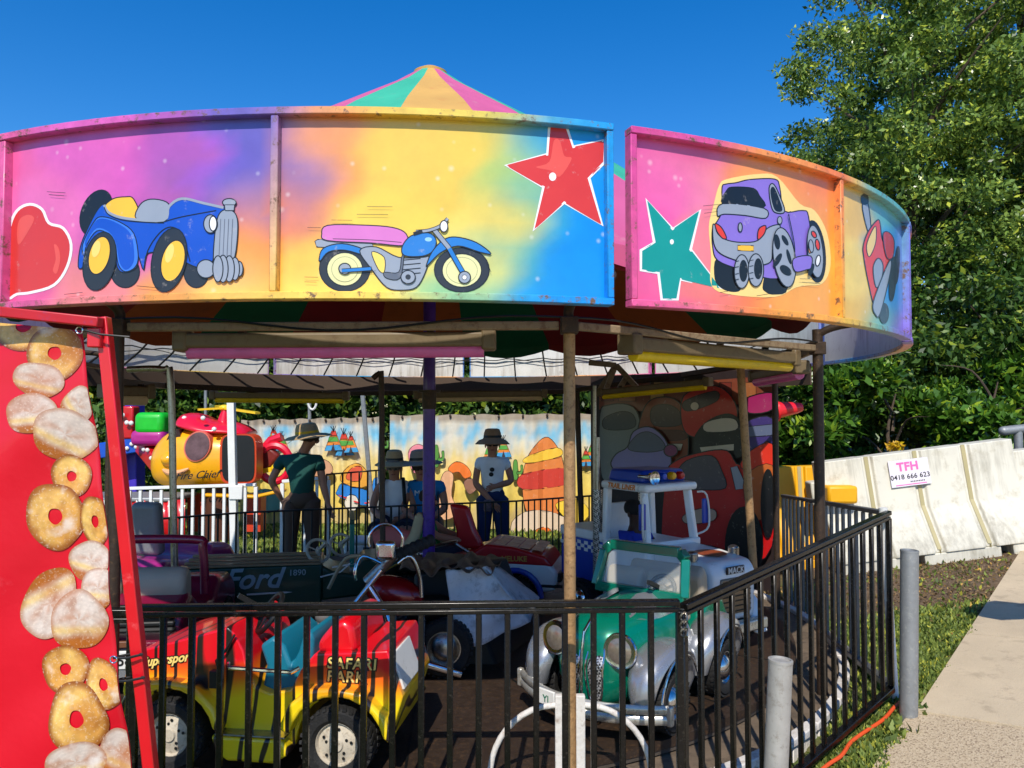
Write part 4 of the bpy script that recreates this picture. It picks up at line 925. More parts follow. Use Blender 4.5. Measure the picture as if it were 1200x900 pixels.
M_lens = pb('milky_lens', (150, 138, 124), .12, .5, .3, 60)
h_az = math.atan2(-.79, -.61)
t = thing('ride_roadster', 'metallic green vintage roadster with silver wheel arches and chrome bumper', 'ride car', (.66, 4.04, .16), h_az, VG)
def ringsec(x, hw, z0, z1, n=20, pw=2.6):
    cz, hz = (z0+z1)/2, (z1-z0)/2; out = []
    for k in range(n):
        a = 2*PI*k/n; c, s_ = math.cos(a), math.sin(a)
        out.append(Vector((x, hw*math.copysign(abs(c)**(2/pw), c), cz+hz*math.copysign(abs(s_)**(2/pw), s_))))
    return out
b = MB(); b.loft([ringsec(.53, .08, .18, .38, pw=2), ringsec(.515, .14, .12, .45, pw=2.2), ringsec(.47, .19, .10, .50, pw=2.3), ringsec(.40, .215, .09, .525), ringsec(.25, .24, .09, .545), ringsec(.08, .26, .09, .56), ringsec(.0, .265, .09, .565), ringsec(-.02, .25, .09, .42)]); hood = b.build('bonnet', M_green, t)
b = MB(); b.prism([(.02,.10),(.02,.46),(-.06,.42),(-.16,.36),(-.24,.38),(-.30,.46),(-.42,.50),(-.55,.46),(-.64,.34),(-.66,.16),(-.56,.10)], -.235, .235); b.build('body', M_green, t, bevel=.04, seg=4)
for sg in (-1, 1):
    for cx, nm, rx in ((.29, 'front_arch', .26), (-.31, 'rear_arch', .25)):
        # swept arch: crescent section lofted around the wheel
        secs = []
        for a in np.linspace(2, 184, 22):
            ra = R_(a); c_ = Vector((cx+(.185+(.03 if nm == 'rear_arch' else .045)*math.sin(max(0, ra)))*math.cos(ra)*1.12, 0, .15+(.185)*math.sin(ra)*1.2)); out = Vector((math.cos(ra), 0, math.sin(ra)))
            wd = .10*max(.25, math.sin(R_(max(4, min(176, a*.88+12))))**.5)
            secs.append([c_+Vector((0, sg*.285+wd*.95*math.cos(q), 0))+out*(.05*math.sin(q)) for q in np.linspace(0, 2*PI, 13)[:-1]])
        b = MB(); b.loft(secs); b.build(nm, M_silver, t)
        b = MB(); b.tube([Vector((cx+.175*math.cos(R_(a))*1.13, sg*.375, .15+.175*math.sin(R_(a))*1.2)) for a in np.linspace(0, 184, 20)], .006, 6); b.build('arch_trim', M_chrome, t)
        wheel(t, (cx, sg*.30, .142), .142, .11, M_chrome, sg, 'cap')
    b = MB(); b.prism([(.02,.47),(.10,.20),(.04,.12),(-.10,.13),(-.16,.24),(-.10,.37),(-.02,.46)], sg*.236, sg*.246); b.build('silver_door_panel', M_silver, t, bevel=.003)
    b = MB(); b.tube(smooth_pts([(.02,sg*.248,.47),(.10,sg*.248,.20),(.04,sg*.248,.12),(-.10,sg*.248,.13),(-.16,sg*.248,.24),(-.10,sg*.248,.37)], 4, False), .005, 6); b.build('door_trim', M_white, t)
    b = MB(); b.lathe([(0, -.10), (.04, -.09), (.072, -.03), (.076, .0), (.082, .004), (.078, .012), (.068, .010)], (.50, sg*.175, .395), (1, sg*.12, .08), 28); hl = b.build('headlight', M_chrome, t)
    b = MB(); b.lathe([(.070, .004), (.05, .014), (.02, .020), (0, .021)], (.50, sg*.175, .395), (1, sg*.12, .08), 24); b.build('lens', M_lens, hl)
    # tall woven grille lobes
    secs = []
    for f in np.linspace(-1, 1, 11):
        zz = .30+.165*f; hw = .043*math.sqrt(max(.02, 1-f*f)); xx = .545-.055*max(0, f)**1.3-.008-.02*abs(f)
        secs.append([Vector((xx+.012*math.cos(q), sg*.062+hw*math.sin(q), zz)) for q in np.linspace(0, 2*PI, 13)[:-1]])
    b = MB(); b.loft(secs); gr_ = b.build('grille', M_mesh, t)
    b = MB(); b.tube([Vector((.553-.055*max(0, math.sin(q))**1.3-.02*abs(math.sin(q)), sg*.064+.047*math.cos(q), .30+.17*math.sin(q))) for q in np.linspace(0, 2*PI, 25)[:-1]], .0045, 6, closed=True); b.build('grille_trim', M_chrome, t)
b = MB(); b.tube([(.555, 0, .14), (.553, 0, .36), (.53, 0, .46), (.46, 0, .51)], .007, 8); b.build('bonnet_strip', M_chrome, t)
# bumper: double curved bar with end caps
for z, nm in ((.175, 'bumper'), (.130, 'lower_bumper')):
    pts = [Vector((.64-.16*(abs(y)/.40)**2, y, z)) for y in np.linspace(-.41, .41, 15)]
    b = MB(); b.tube(pts, .021, 10, sx=.6); b.build(nm, M_cr, t)
for y in (-.41, .41, -.06, .06):
    b = MB(); b.box((.645-.16*(abs(y)/.40)**2, y, .152), (.03, .03, .09)); b.build('overrider', M_cr, t, bevel=.008)
b = MB(); b.box((.655, -.125, .165), (.012, .10, .07), Matrix.Rotation(-.15, 3, 'Z')); pl_ = b.build('number_plate', M_white, t, bevel=.003)
text('YJ', 'plate_letters', pb('green_ink', (10, 110, 80), .5), t, frame_matrix((.664, -.125, .160), (.15, 1, 0), (0, 0, 1)), .045, .001)
# vents on the bonnet
for sg in (-1, 1):
    b = MB(); q = [(.33,.07),(.36,.14),(.22,.20),(.04,.225),(.04,.10),(.12,.05)]
    hz = lambda x, y: (.30+.305*(1-abs(y/(.26-.16*max(0, x)))**2.6)**(1/2.6)) if abs(y) < (.26-.16*max(0, x)) else .3
    V, F = poly_mesh([(x, y*sg) for x, y in q], .02); V2 = [Vector((x, y, .33+(.237-.05*max(0, x-.08)/.3)*(max(0, 1-(abs(y)/(.262-.13*max(0, x)))**2.6))**(1/2.6)+.006)) for x, y in V]; b.add(V2, F); b.build('bonnet_vent', M_silver, t, fixn=False)
b = MB(); fw = [(-.255, 0), (-.235, .19), (-.20, .225), (.20, .225), (.235, .19), (.255, 0)]
RT = Matrix.Rotation(-.30, 4, 'Y'); 
def wsp(y, z): v = Vector((0, y, z)); return (Matrix.Translation((.03, .02, .555)) @ RT) @ v
for i in range(6):
    p0, p1 = fw[i], fw[(i+1) % 6]; b.bar(wsp(*p0), wsp(*p1), .045, .05)
b.build('windscreen_frame', M_green, t, bevel=.006)
b = MB(); b.add([wsp(y, z) for y, z in fw], [tuple(range(6))]); b.build('windscreen', glass('dusty_glass', (.75, .78, .76), .15, .28), t, fixn=False)
b = MB(); b.tube([wsp(y*.91, .10+(z-.10)*.84) for y, z in fw], .006, 6, closed=True); b.build('windscreen_seal', M_blackp, t)
b = MB(); b.prism([(-.10,.40),(-.03,.55),(-.06,.64),(-.10,.66),(-.13,.60),(-.16,.40)], .015, .225); b.build('front_seat', M_seat, t, bevel=.025, seg=3)
b = MB(); b.prism([(-.10,.40),(-.03,.55),(-.06,.64),(-.10,.66),(-.13,.60),(-.16,.40)], -.225, -.015); b.build('front_seat', M_seat, t, bevel=.025, seg=3)
b = MB(); b.prism([(-.32,.42),(-.28,.60),(-.33,.66),(-.38,.60),(-.40,.42)], -.22, .22); b.build('rear_seat', M_seat, t, bevel=.025, seg=3)
steering(t, (-.03, .12, .57), .07, -.4)

# --- white truck --------------------------------------------------------------------------------
M_trw = pb('white_fibreglass', (236, 236, 236), .3, 0, .06, 5, dirt=.12, dcol=(120, 116, 110), coat=.4); M_trb = pb('truck_blue', (14, 62, 170), .35, 0, .1, 6, coat=.3)
pf, pr = at(860, 690, 4.75), at(690, 690, 5.9); d = Vector((pf.x-pr.x, pf.y-pr.y, 0)); L = d.length; az = math.atan2(d.y, d.x)
t = thing('ride_truck', 'white toy semi truck with blue roof box and chequered blue bed', 'ride truck', ((pf.x+pr.x)/2, (pf.y+pr.y)/2, .16), az, VG)
Lf = L/2
b = MB(); b.prism([(Lf,.20),(Lf+.01,.50),(Lf-.03,.56),(Lf-.25,.585),(Lf-.50,.60),(Lf-.50,.20)], -.20, .20); b.build('bonnet', M_trw, t, bevel=.03, seg=3)
b = MB(); b.box((Lf-.72, 0, .385), (.46, .50, .43)); b.build('cab_base', M_trw, t, bevel=.03, seg=3)
x0, x1 = Lf-.93, Lf-.52
for x, y in ((x0, -.22), (x0, .22), (x1, -.22), (x1, .22)):
    b = MB(); b.bar((x, y, .58), (x+(.0 if x == x0 else -.05), y*.93, .95), .045, .055); b.build('cab_pillar', M_trw, t, bevel=.012)
b = MB(); b.box(((x0+x1)/2-.01, 0, .975), (.46, .49, .055)); b.build('cab_roof', M_trw, t, bevel=.022, seg=3)
b = MB(); b.box((x1+.01, 0, .60), (.05, .49, .05)); b.build('dash_rail', M_trw, t, bevel=.01)
b = MB(); b.box((x0-.01, 0, .70), (.03, .46, .28)); b.build('cab_back', M_trw, t, bevel=.01)
b = MB(); b.box(((x0+x1)/2-.05, .02, 1.045), (.36, .42, .085), taper=(.92, .9)); b.build('roof_box', M_trb, t, bevel=.02)
for i, (c_, y) in enumerate((((180, 30, 30), .14), ((230, 170, 20), .06), ((20, 70, 190), -.03), ((230, 170, 20), -.12))):
    b = MB(); b.lathe([(.028, 0), (.028, .03), (.02, .042), (0, .046)], (x1-.07, y, 1.045), (1, 0, 0), 14); b.build('roof_lamp', pb('lamp_%d' % i, c_, .25), t)
b = MB(); b.lathe([(.012, 0), (.014, .10), (.035, .14), (.045, .15), (.04, .148), (.0, .12)], (x1-.10, -.20, 1.05), (1, 0, 0), 18); b.build('horn', M_chrome, t)
for sg in (-1, 1):
    b = MB(); b.tube(smooth_pts([(x1, sg*.25, .93), (x1+.04, sg*.30, .91), (x1+.05, sg*.31, .70), (x1, sg*.25, .64)], 4, False), .007, 6); mi = b.build('mirror_arm', M_white, t)
    b = MB(); b.box((x1+.03, sg*.295, .80), (.02, .055, .17)); b.build('mirror', M_trb, mi, bevel=.008)
    b = MB(); b.cyl((x0-.09, sg*.22, .30), (x0-.09, sg*.22, .93), .036, 18); st = b.build('exhaust_shroud', M_mesh, t)
    
    if sg > 0: continue_pipe = 0
    else:
        b = MB(); b.cyl((x0-.09, sg*.22, .93), (x0-.09, sg*.22, 1.30), .017, 12); b.build('exhaust_pipe', M_dchrome, st)
    b = MB(); b.prism([(x, z) for x, z in arc(Lf-.20, .16, .20, 180, 0, 10)]+[(Lf+.03, .10), (Lf+.0, .10)]+arc(Lf-.20, .14, .165, 0, 180, 10)+[(Lf-.42, .12)], sg*.18, sg*.29); b.build('wheel_arch', M_trw, t, bevel=.012)
    wheel(t, (Lf-.20, sg*.235, .14), .14, .1, M_chrome, sg, 'cap'); wheel(t, (-Lf+.22, sg*.235, .14), .14, .12, M_chrome, sg, 'cap')
    b = MB(); b.cyl((Lf-.16, sg*.19, .56), (Lf-.16, sg*.19, .60), .035, 16); b.ell((Lf-.16, sg*.19, .605), (.035, .035, .02)); b.build('bonnet_lamp', M_dchrome, t)
    b = MB(); b.box((Lf-.32, sg*.203, .43), (.16, .006, .10)); b.build('bonnet_panel', M_trw, t, bevel=.002); 
b = MB(); b.box((Lf+.012, 0, .36), (.02, .27, .22)); gq = b.build('grille', pb('grille_gold', (150, 128, 104), .35, .6, .2, 60), t, bevel=.01)
for k in range(7):
    b = MB(); b.box((Lf+.024, 0, .27+.03*k), (.008, .25, .006)); b.build('grille_bar', M_blackp, gq)
b = MB(); b.box((Lf+.03, 0, .17), (.06, .50, .07)); b.build('bumper', M_cr, t, bevel=.012)
b = MB(); b.box((Lf+.012, 0, .515), (.012, .16, .045)); b.build('name_badge', pb('badge_brown', (60, 42, 34), .4), t, bevel=.004)
text('MACK', 'badge_letters', M_white, t, frame_matrix((Lf+.020, 0, .513), (0, 1, 0), (0, 0, 1)), .052, .001, 0, .0008)
b = MB(); b.ell((Lf-.22, .02, .585), (.13, .10, .004)); b.build('bonnet_decal', pb('flame_decal', (150, 70, 30), .4, 0, .6, 30), t)
text('TRAIL LINER', 'roof_lettering', pb('orange_lettering', (226, 130, 40), .5), t, frame_matrix(((x0+x1)/2-.02, -.247, .972), (-1, 0, 0), (0, 0, 1)) if False else frame_matrix(((x0+x1)/2-.02, -.2475, .974), (1, 0, 0), (0, 0, 1)), .05, .001, .2, .001)
# bed with chequered band
b = MB(); b.box(((-Lf+x0)/2-.04, 0, .42), (abs(-Lf-x0)+.02, .46, .30)); bed = b.build('bed', M_trb, t, bevel=.015)
b = MB(); b.box(((-Lf+x0)/2-.04, 0, .60), (abs(-Lf-x0)+.03, .47, .07)); b.build('bed_top', M_trw, t, bevel=.012)
for sg in (-1, 1):
    b = MB(); nx = 12; wx = (abs(-Lf-x0)+.02)/nx
    for i in range(nx):
        for j in range(3):
            if (i+j) % 2: b.box((-Lf-.05+wx*(i+.5), sg*.2315, .49+.024*j), (wx, .003, .024))
    b.build('chequered_band', M_white, bed)
b = MB(); b.box((0, 0, .16), (L, .3, .08)); b.build('chassis', M_blackp, t)
tr_truck = t

# --- dark green vintage truck at the left back ---------------------------------------------------
M_dgreen = pb('dark_green_paint', (10, 62, 46), .4, 0, .1, 6, coat=.3); M_plank = pb('varnished_planks', (150, 122, 88), .55, 0, .2, 12)
az = R_(12)
t = thing('ride_old_truck', 'dark green vintage pickup with plank sided tray and two cream steering wheels', 'ride truck', (-1.62, 5.75, .16), az, VG)
b = MB(); b.box((-.25, 0, .25), (.92, .5, .28)); b.build('tray', M_dgreen, t, bevel=.015)
for i in range(4):
    b = MB(); b.bar((-.74+i*.02, -.24+.035*i, .405+.018*i), (.20, -.24+.035*i, .395+.018*i), .05, .014); b.build('plank', M_plank, t, bevel=.003)
b = MB(); b.prism([(.2,.12),(.2,.38),(.28,.33),(.42,.30),(.50,.40),(.78,.42),(.80,.16)], -.22, .22); b.build('front_body', M_dgreen, t, bevel=.02)
for q0, q1 in (((.42, -.25, .36), (.42, -.25, .68)), ((.42, .25, .36), (.42, .25, .68)), ((.42, -.27, .685), (.42, .27, .685))):
    b = MB(); b.bar(q0, q1, .035, .035); b.build('windscreen_post', pb('green_enamel', (6, 110, 96), .35, coat=.4) if q0[2] == .36 and q0[1] < 0 else M_dgreen, t, bevel=.005)
for y in (-.16, .06): steering(t, (.24+(.10 if y > 0 else -.06), y, .47), .085, -.5, M_rimc, az=-1.15)
b = MB(); b.prism(arc(.80, .16, .22, 180, 0, 12)+arc(.80, .14, .175, 0, 180, 12), -.30, -.16); b.build('front_fender', pb('gold_edged_black', (40, 32, 18), .3, .2, .4, 8, coat=.4), t, bevel=.01)
b = MB(); b.tube([(x, -.30, z) for x, z in arc(.80, .16, .222, 180, 0, 16)], .006, 6); b.build('fender_trim', pb('gold_trim', (190, 150, 60), .35, .5), t)
for x in (.80, -.52):
    for sg in (-1, 1): wheel(t, (x, sg*.25, .14), .14, .08, M_rimc, sg, 'cap')
b = MB(); b.lathe([(0, 0), (.04, .01), (.052, .06), (.045, .07), (0, .075)], (.9, -.17, .42), (1, 0, 0), 18); b.build('headlight', M_chrome, t)
b = MB(); b.tube([(.12, -.235, .20), (-.30, -.265, .20)], .007, 6); b.tube([(.20, -.26, .30), (.34, -.262, .33), (.42, -.262, .40)], .006, 6); b.tube([(.28, -.262, .365), (.44, -.262, .385)], .006, 6); b.build('side_trim', M_white, t)
M_ford = pb('pale_script', (150, 168, 172), .5)
text('Ford', 'lettering', M_ford, t, frame_matrix((-.27, -.252, .300), (1, 0, 0), (0, 0, 1)), .20, .0012, .35, .004); text('1890', 'lettering', M_ford, t, frame_matrix((.04, -.252, .335), (1, 0, 0), (0, 0, 1)), .06, .0012, 0, .0005)

# --- maroon convertible, left -------------------------------------------------------------------
M_mar = pb('maroon_paint', (128, 8, 52), .3, 0, .08, 6, coat=.5); M_mag = pb('magenta_paint', (170, 40, 130), .35, 0, .1, 6, coat=.4)
az = R_(96)
t = thing('ride_convertible', 'maroon open car with pale seat backs seen from behind at left', 'ride car', (-2.17, 4.62, .16), az, VG)
b = MB(); b.prism([(-.52,.14),(-.57,.22),(-.57,.34),(-.52,.44),(-.36,.50),(-.26,.44),(-.10,.34),(.10,.34),(.2,.46),(.5,.42),(.62,.34),(.64,.16)], -.36, .36); b.build('body', M_mar, t, bevel=.05, seg=4)
b = MB(); b.box((-.57, 0, .40), (.05, .66, .05)); b.box((-.60, 0, .35), (.05, .70, .03)); b.build('folded_roof', M_blackp, t, bevel=.02)
for k in range(3):
    b = MB(); b.bar((-.585-.012*k, -.35, .46-.04*k), (-.585-.012*k, .35, .46-.04*k), .03, .03); b.build('roof_fold', M_blackp, t, bevel=.01)
b = MB(); b.box((-.60, 0, .17), (.06, .68, .18)); b.build('rear_bumper', M_silver, t, bevel=.03, seg=3)
b = MB(); b.box((-.634, -.02, .205), (.01, .30, .09)); pl_ = b.build('number_plate', M_white, t, bevel=.003)
text('FZ-1258', 'plate_letters', M_blackp, t, frame_matrix((-.641, -.02, .202), (0, -1, 0), (0, 0, 1)), .075, .001, 0, .001)
b = MB(); b.box((-.632, -.06, .285), (.02, .14, .035)); b.build('plate_light', pb('brown_lamp', (110, 66, 40), .5), t, bevel=.006)
for y in (-.17, .17):
    b = MB(); b.prism([(-.38,.42),(-.42,.50),(-.40,.60),(-.33,.63),(-.27,.58),(-.26,.42)], y-.165, y+.165); b.build('seat', M_seat, t, bevel=.035, seg=4)
b = MB(); b.tube(smooth_pts([(-.12, -.36, .42), (-.12, -.345, .68), (-.12, -.29, .735), (-.12, .29, .735), (-.12, .345, .68), (-.12, .36, .42)], 4, False), .026, 10); b.build('roll_bar', M_mar, t)
for sg in (-1, 1):
    for x in (.38, -.34): wheel(t, (x, sg*.33, .14), .14, .08, M_rimc, sg)
# magenta car further back left, mostly hidden
t = thing('ride_convertible', 'magenta open car mostly hidden beyond the maroon car', 'ride car', (-2.75, 6.1, .10), R_(80), VG)
b = MB(); b.prism([(-.55,.14),(-.6,.36),(-.40,.46),(-.10,.40),(.10,.40),(.2,.48),(.5,.44),(.62,.30),(.62,.16)], -.3, .3); b.build('body', M_mag, t, bevel=.06, seg=4)
b = MB(); b.box((-.02, .12, .62), (.10, .24, .42), Matrix.Rotation(-.12, 3, 'Y')); b.build('seat', pb('grey_quilted_vinyl', (120, 122, 124), .5, bump=.4, bscale=30), t, bevel=.04, seg=3)
for sg in (-1, 1):
    for x in (.38, -.36): wheel(t, (x, sg*.27, .14), .14, .08, M_rimc, sg)

# --- red and white sedan beyond the purple pole ---------------------------------------------------
M_rw = pb('sedan_white', (236, 232, 226), .35, 0, .06, 6, coat=.3); M_rr = pb('sedan_red', (190, 16, 26), .35, 0, .1, 6, coat=.4)
pf, pr = at(662, 640, 5.85), at(440, 640, 6.15); d = Vector((pf.x-pr.x, pf.y-pr.y, 0)); L = d.length; az = math.atan2(d.y, d.x); Lf = L/2
t = thing('ride_sedan', 'red and white open car with a tall red fin beyond the purple pole', 'ride car', ((pf.x+pr.x)/2, (pf.y+pr.y)/2+.25, .08), az, VG)
fx = Lf-.33
b = MB(); b.prism([(Lf-.02,.20),(Lf,.34),(Lf-.08,.42),(Lf-.36,.47),(Lf-.60,.47),(Lf-.9,.42),(-Lf+.2,.44),(-Lf,.38),(-Lf,.18)]+arc(-Lf+.35, .15, .19, 170, 10, 8)+[(0, .14)]+arc(fx, .15, .19, 170, 10, 8), -.25, .25); b.build('lower_body', M_rw, t, bevel=.03, seg=3)
b = MB(); b.prism([(Lf-.04,.385),(Lf-.10,.46),(Lf-.34,.52),(Lf-.56,.54),(Lf-.66,.48),(Lf-.9,.42),(Lf-.7,.395)], -.257, .257); b.build('red_bonnet', M_rr, t, bevel=.02, seg=3)
b = MB()
for i in range(4):
    for j in range(3): b.box((Lf-.17-.10*i, -.14+.14*j, .500+.011*i), (.085, .12, .006), Matrix.Rotation(.14, 3, 'Y'))
b.build('bonnet_patches', pb('peach_patches', (226, 170, 130), .5), t)
b = MB(); b.prism([(Lf-.62,.46),(Lf-.70,.62),(Lf-.76,.80),(Lf-.92,.82),(Lf-.86,.60),(Lf-.86,.46)], -.06, .02); b.build('fin', M_rr, t, bevel=.03, seg=3)
b = MB(); b.tube(smooth_pts([(Lf-.70, -.24, .47), (Lf-.80, -.25, .53), (-.05, -.25, .55), (-.25, -.25, .50)], 4, False), .014, 8); b.build('door_rail', M_dchrome, t)
b = MB(); b.box((-.02, -.256, .40), (.12, .01, .03)); b.build('door_handle', M_chrome, t, bevel=.003)
b = MB(); b.tube([(x, -.26, z) for x, z in arc(fx, .15, .20, 180, 0, 14)], .022, 8); b.build('arch_lining', M_trb, t)
b = MB(); b.box((Lf-.0, -.17, .30), (.04, .12, .07)); b.build('headlight', M_blackp, t, bevel=.01); b = MB(); b.box((Lf-.05, -.25, .24), (.16, .02, .02)); b.build('bumper_strip', M_blackp, t)
text('MELUKE', 'lettering', pb('gold_lettering', (200, 150, 60), .5), t, frame_matrix((Lf-.34, -.2595, .435), (1, 0, .02), (0, 0, 1)), .055, .0012, 0, .0015)
for sg in (-1, 1):
    for x in (fx, -Lf+.35): wheel(t, (x, sg*.22, .14), .15, .09, M_rimc, sg)
t_sedan = t

# --- chopper -------------------------------------------------------------------------------------
M_choprd = pb('candy_red', (150, 10, 20), .22, .2, .1, 6, coat=.6)
t = thing('ride_motorcycle', 'dark chopper with long chrome forks and a candy red tank', 'ride motorcycle', (-.70, 4.02, .16), 0, VG)
W0 = lambda px, py, Y: at(px, py, Y)
def cb(): return MB()
for dy in (0, .09):
    b = MB(); b.cyl(W0(352, 790, 4.0+dy), W0(447, 668, 4.1+dy), .014, 12); b.build('fork_tube', M_chrome, t, world=True)
b = MB(); b.cyl(W0(430, 682, 4.15), W0(462, 650, 4.15), .03, 12); b.build('headstock', M_dchrome, t, world=True)
b = MB(); b.box(W0(452, 645, 4.12), (.105, .05, .10)); hh = b.build('headlight', M_chrome, t, world=True, bevel=.02, seg=4)
b = MB(); b.tube([W0(452+20*math.sin(q)*(1 if math.cos(q) < .6 else .96), 634-20*math.cos(q), 4.1) for q in np.linspace(-1.9, 1.9, 16)], .008, 8); b.build('headlight_bezel', M_chrome, hh, world=True)
b = MB(); b.tube(smooth_pts([W0(434, 688, 4.05), W0(453, 722, 4.0), W0(458, 760, 3.98), W0(456, 784, 3.98)], 4, False), .017, 10); b.build('engine_guard', M_chrome, t, world=True)
b = MB(); b.tube(smooth_pts([W0(466, 660, 4.2), W0(481, 652, 4.22), W0(492, 676, 4.25), W0(494, 700, 4.25)], 4, False), .011, 10); b.tube(smooth_pts([W0(446, 660, 4.1), W0(424, 652, 4.05), W0(416, 668, 4.0), W0(417, 680, 4.0)], 4, False), .008, 8); b.build('handlebar', M_chrome, t, world=True)
b = MB(); g0, g1 = W0(462, 652, 4.2), W0(508, 632, 4.3)
b.lathe([(.03+.006*(i % 2), i*(g1-g0).length/14) for i in range(15)], g0, g1-g0, 16); b.build('hand_grip', M_rubber, t, world=True)
b = MB(); b.ell(W0(462, 695, 4.35), (.17, .10, .095), Matrix.Rotation(.25, 3, 'Y')); b.build('fuel_tank', M_choprd, t, world=True)
b = MB(); b.ell(W0(498, 712, 4.45), (.19, .12, .07), Matrix.Rotation(-.1, 3, 'Y')); b.build('saddle', M_blackp, t, world=True)
b = MB(); b.box(W0(470, 760, 4.4), (.30, .2, .24)); b.lathe([(.055+.008*(i % 2), .012*i) for i in range(12)], W0(470, 735, 4.3), (-.3, -.3, 1), 16); b.build('engine', pb('oily_engine', (34, 36, 46), .25, .7, .4, 20), t, world=True, bevel=.02)
b = MB(); b.tube([W0(455, 775, 4.25), W0(500, 778, 4.25), W0(540, 790, 4.3)], .022, 10); b.build('exhaust', M_chrome, t, world=True)
# lumpy grey knuckle cover behind the buggy seat
M_gl = pb('grey_fibreglass', (104, 102, 100), .35, 0, .12, 8, coat=.3)
b = MB()
for x, y, r in ((381, 722, .05), (377, 735, .045), (372, 748, .048), (366, 762, .05), (384, 756, .045), (388, 738, .04), (360, 750, .03)): b.ell(W0(x, y, 3.86), (r, r*.9, r*.85))
b.build('lumpy_fairing', M_gl, t, world=True)
wheel(t, (.32, .35, .16), .16, .10, M_dchrome, -1, 'cap'); wheel(t, (-.42, .02, .15), .15, .09, M_dchrome, -1, 'cap')
for i, q in enumerate((((385, 690, 4.6), (405, 655, 4.6), (432, 652, 4.5)),)):
    b = MB(); b.tube(smooth_pts([W0(*v) for v in q], 4, False), .012, 6); b.build('hose', pb('beige_hose', (150, 132, 104), .5), t, world=True)

# ================================================================ PEOPLE
SK = pb('skin_shaded', (182, 124, 98), .55, 0, .05, 20, spec=.3); SKL = pb('skin_fair', (196, 140, 112), .5, 0, .05, 20, spec=.3); SKD = pb('skin_dark', (66, 40, 30), .5, 0, .05, 20, spec=.3)
def skin_mesh(name, verts, edges, mat, parent, sub=1, root=0):
    me = bpy.data.meshes.new(name); me.from_pydata([v[:3] for v in verts], edges, []); me.materials.append(mat)
    o = bpy.data.objects.new(name, me); COL.objects.link(o); o.parent = parent; WM[o.name] = WM[parent.name]
    m = o.modifiers.new('skin', 'SKIN'); m.use_smooth_shade = True; m.branch_smoothing = .4
    lay = me.skin_vertices[0]
    for i, v in enumerate(verts): r = v[3]; lay.data[i].radius = (r if not isinstance(r, tuple) else r[0], r if not isinstance(r, tuple) else r[1]); lay.data[i].use_root = (i == root)
    s = o.modifiers.new('sub', 'SUBSURF'); s.levels = sub; s.render_levels = sub
    return o
